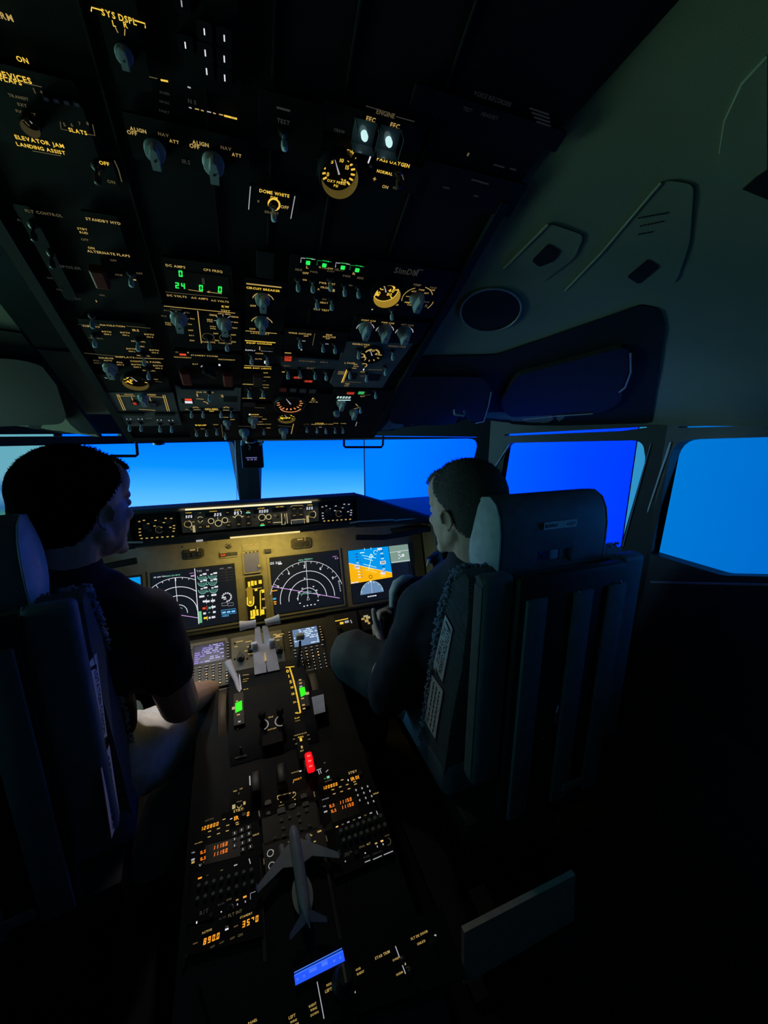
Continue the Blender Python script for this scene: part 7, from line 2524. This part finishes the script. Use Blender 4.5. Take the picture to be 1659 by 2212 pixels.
def person(label, J, hs, skin, hairm, shirt, trouser, hair_kw, sleeves):
    root = empty('person', (J['pelvis'].x, J['pelvis'].y, .0), label, 'person')
    b = MB()
    az, pitch, roll = J['face']
    R = Matrix.Rotation(-az, 4, 'Z') @ Matrix.Rotation(pitch, 4, 'X') @ Matrix.Rotation(roll, 4, 'Y')
    HM = Matrix.Translation(J['head']) @ R @ Matrix.Scale(hs, 4)
    head(b, HM)
    nb = J['neck']
    skull = HM @ V((0, -.030, -.055))
    b.chain([skull, (skull + nb) / 2, nb], [.058 * hs, .056 * hs, .066], 18)
    pel, chest = J['pelvis'], J['chest']
    sL, sR = J['shL'], J['shR']
    axis = (sR - sL).normalized()
    ang = math.atan2(axis.y, axis.x)
    RT_ = Matrix.Rotation(ang, 3, 'Z')

    def torso(mb, k):
        mb.ell(chest, (.175 + k, .115 + k, .185 + k), RT_, 24)
        mid = pel.lerp(chest, .45)
        mb.ell(mid, (.155 + k, .115 + k, .16 + k), RT_, 24); mb.ell(pel + V((0, 0, .03)), (.175 + k, .125 + k, .12 + k), None, 24)
        top_ = nb - V((0, 0, .035))
        mb.caps(top_, sL - axis * -.01, .062 + k, .056 + k, 18); mb.caps(top_, sR - axis * .01, .062 + k, .056 + k, 18)
        mb.caps(chest + V((0, 0, .06)) - axis * .10, sL, .09 + k, .060 + k, 18); mb.caps(chest + V((0, 0, .06)) + axis * .10, sR, .09 + k, .060 + k, 18)
        mb.caps(top_ - V((0, 0, .02)), chest, .075 + k, .12 + k, 18)
    torso(b, 0)
    arms = (('shL', 'elL', 'wrL'), ('shR', 'elR', 'wrR'))
    for s_, e, w_ in arms:
        b.chain([J[s_], J[s_].lerp(J[e], .5), J[e]], [.056, .052, .047], 16); b.chain([J[e], J[e].lerp(J[w_], .35), J[w_]], [.042, .043, .029], 16)
    for k in ('L', 'R'):
        b.chain([J['hip' + k], J['hip' + k].lerp(J['kn' + k], .5), J['kn' + k]], [.085, .075, .056], 16); b.chain([J['kn' + k], J['kn' + k].lerp(J['an' + k], .35), J['an' + k]], [.055, .054, .038], 16)
        f = J['an' + k]
        b.chain([f - V((0, .02, .02)), f + V((0, .14, -.04))], [.035, .028], 12)
    for a in J['hands']:
        hand(b, *a)
    body = b.build('body', skin, root); remesh(body, .0036, 4)
    # shirt
    m = MB(); torso(m, .014)
    for (s_, e, w_), sl in zip(arms, sleeves):
        if sl <= 1:
            q = J[s_].lerp(J[e], sl)
            m.chain([J[s_], J[s_].lerp(J[e], .5), q], [.070, .064, .062], 18)
        else:
            q = J[e].lerp(J[w_], sl - 1)
            m.chain([J[s_], J[s_].lerp(J[e], .5), J[e]], [.072, .067, .062], 18); m.chain([J[e], q], [.062, .052], 18)
    m.chain([nb + V((0, -.004, .012)), nb - V((0, 0, .03))], [.072, .085], 18)
    remesh(m.build('shirt', shirt, root), .008, 3, .018)
    m = MB()
    for k in ('L', 'R'):
        m.chain([J['hip' + k], J['hip' + k].lerp(J['kn' + k], .5), J['kn' + k]], [.108, .102, .088], 18); m.chain([J['kn' + k], J['kn' + k].lerp(J['an' + k], .9)], [.086, .070], 18)
    m.ell(pel, (.190, .140, .105), None, 24)
    remesh(m.build('trousers', trouser, root), .008, 3, .020)
    for k in ('L', 'R'):
        m = MB(); f = J['an' + k]
        m.chain([f - V((0, .025, .030)), f + V((0, .06, -.035)), f + V((0, .17, -.045))], [.046, .043, .034], 14)
        remesh(m.build('shoe', 'shoe_black', root), .008, 2)
    hair(root, HM, hairm, **hair_kw)
    for s_ in (-1, 1):
        m = MB(); m.ell((s_ * .031, .0845, -.001), (.0098, .0098, .0098), None, 14, HM); m.build('eye', mat('eye_white', (.5, .5, .5), .2), root, 60)
    fix_parent(root)
    return root


D = math.radians
# ---- the man on the left: dark hair, black polo shirt, head turned to the right
wr = W(458, 1478, 1, 1.14)
J = dict(head=W(169, 1095, 1, .96), face=(D(31), D(-3), D(2)), neck=V((-.40, .955, 1.06)), chest=V((-.45, .985, .87)), pelvis=V((-.525, .985, .54)),
         shR=W(318, 1335, 1, .99), shL=V((-.64, .99, .955)), elR=W(388, 1520, 1, 1.01), wrR=W(452, 1490, 1, 1.20), elL=V((-.72, 1.10, .69)), wrL=V((-.60, 1.26, .66)),
         hipR=V((-.375, 1.00, .535)), hipL=V((-.60, 1.0, .525)), knR=W(424, 1566, 1, 1.27), knL=V((-.60, 1.38, .55)), anR=W(318, 1880, 1, 1.06), anL=V((-.60, 1.46, .10)))
J['hands'] = [(J['wrR'], V((.12, .85, -.5)), V((.1, .5, .85)), V((-1, .1, .1)), (.25, .5, .4)), (J['wrL'], V((.2, .9, -.2)), V((0, .2, 1)), V((1, -.2, 0)), (.3, .5, .4))]
person('man with short dark hair and black short sleeved shirt, seated left, looking right', J, 1.035, 'skin_a', 'hair_dark', 'shirt_black', 'trouser_khaki', dict(seed=3, length=.0062, front=.076, tuft=.5, n=6000), (.60, .60))

# ---- the man on the right: greying brown hair, dark shirt, left hand on the wheel
wr = W(822, 1402, 1, 1.10)
thumb = [W(818, 1362, 1, 1.115), W(810, 1338, 1, 1.12), W(806.5, 1318, 1, 1.125)]
J = dict(head=W(1006, 1100, 1, .80), face=(D(-14), D(-7), D(-2)), neck=V((.515, .80, 1.025)), chest=V((.545, .870, .82)), pelvis=V((.58, .94, .53)),
         shL=W(915, 1315, 1, .88), shR=V((.75, .90, .94)), elL=W(838, 1500, 1, .915), wrL=wr, elR=V((.80, 1.00, .66)), wrR=V((.69, 1.10, .70)),
         hipL=V((.485, .97, .52)), hipR=V((.68, .97, .52)), knL=W(768, 1418, 1, 1.13), knR=V((.76, 1.28, .56)), anL=V((.40, 1.30, .10)), anR=V((.80, 1.40, .10)))
J['hands'] = [(J['wrL'], V((.04, .62, .72)), V((-1, .1, .0)), V((-.05, -.75, .65)), (.35, .95, .8), thumb, .95), (J['wrR'], V((-.5, .6, .3)), V((.6, -.2, .5)), V((-.4, -.5, .6)), (.5, .9, .7))]
person('man with short greying hair and dark shirt, seated right, thumb up on the control wheel', J, .995, 'skin_b', 'hair_brown', 'shirt_navy', 'trouser_grey', dict(seed=9, length=.0062, front=.074, tuft=.5, n=6000), (1.0, 1.8))
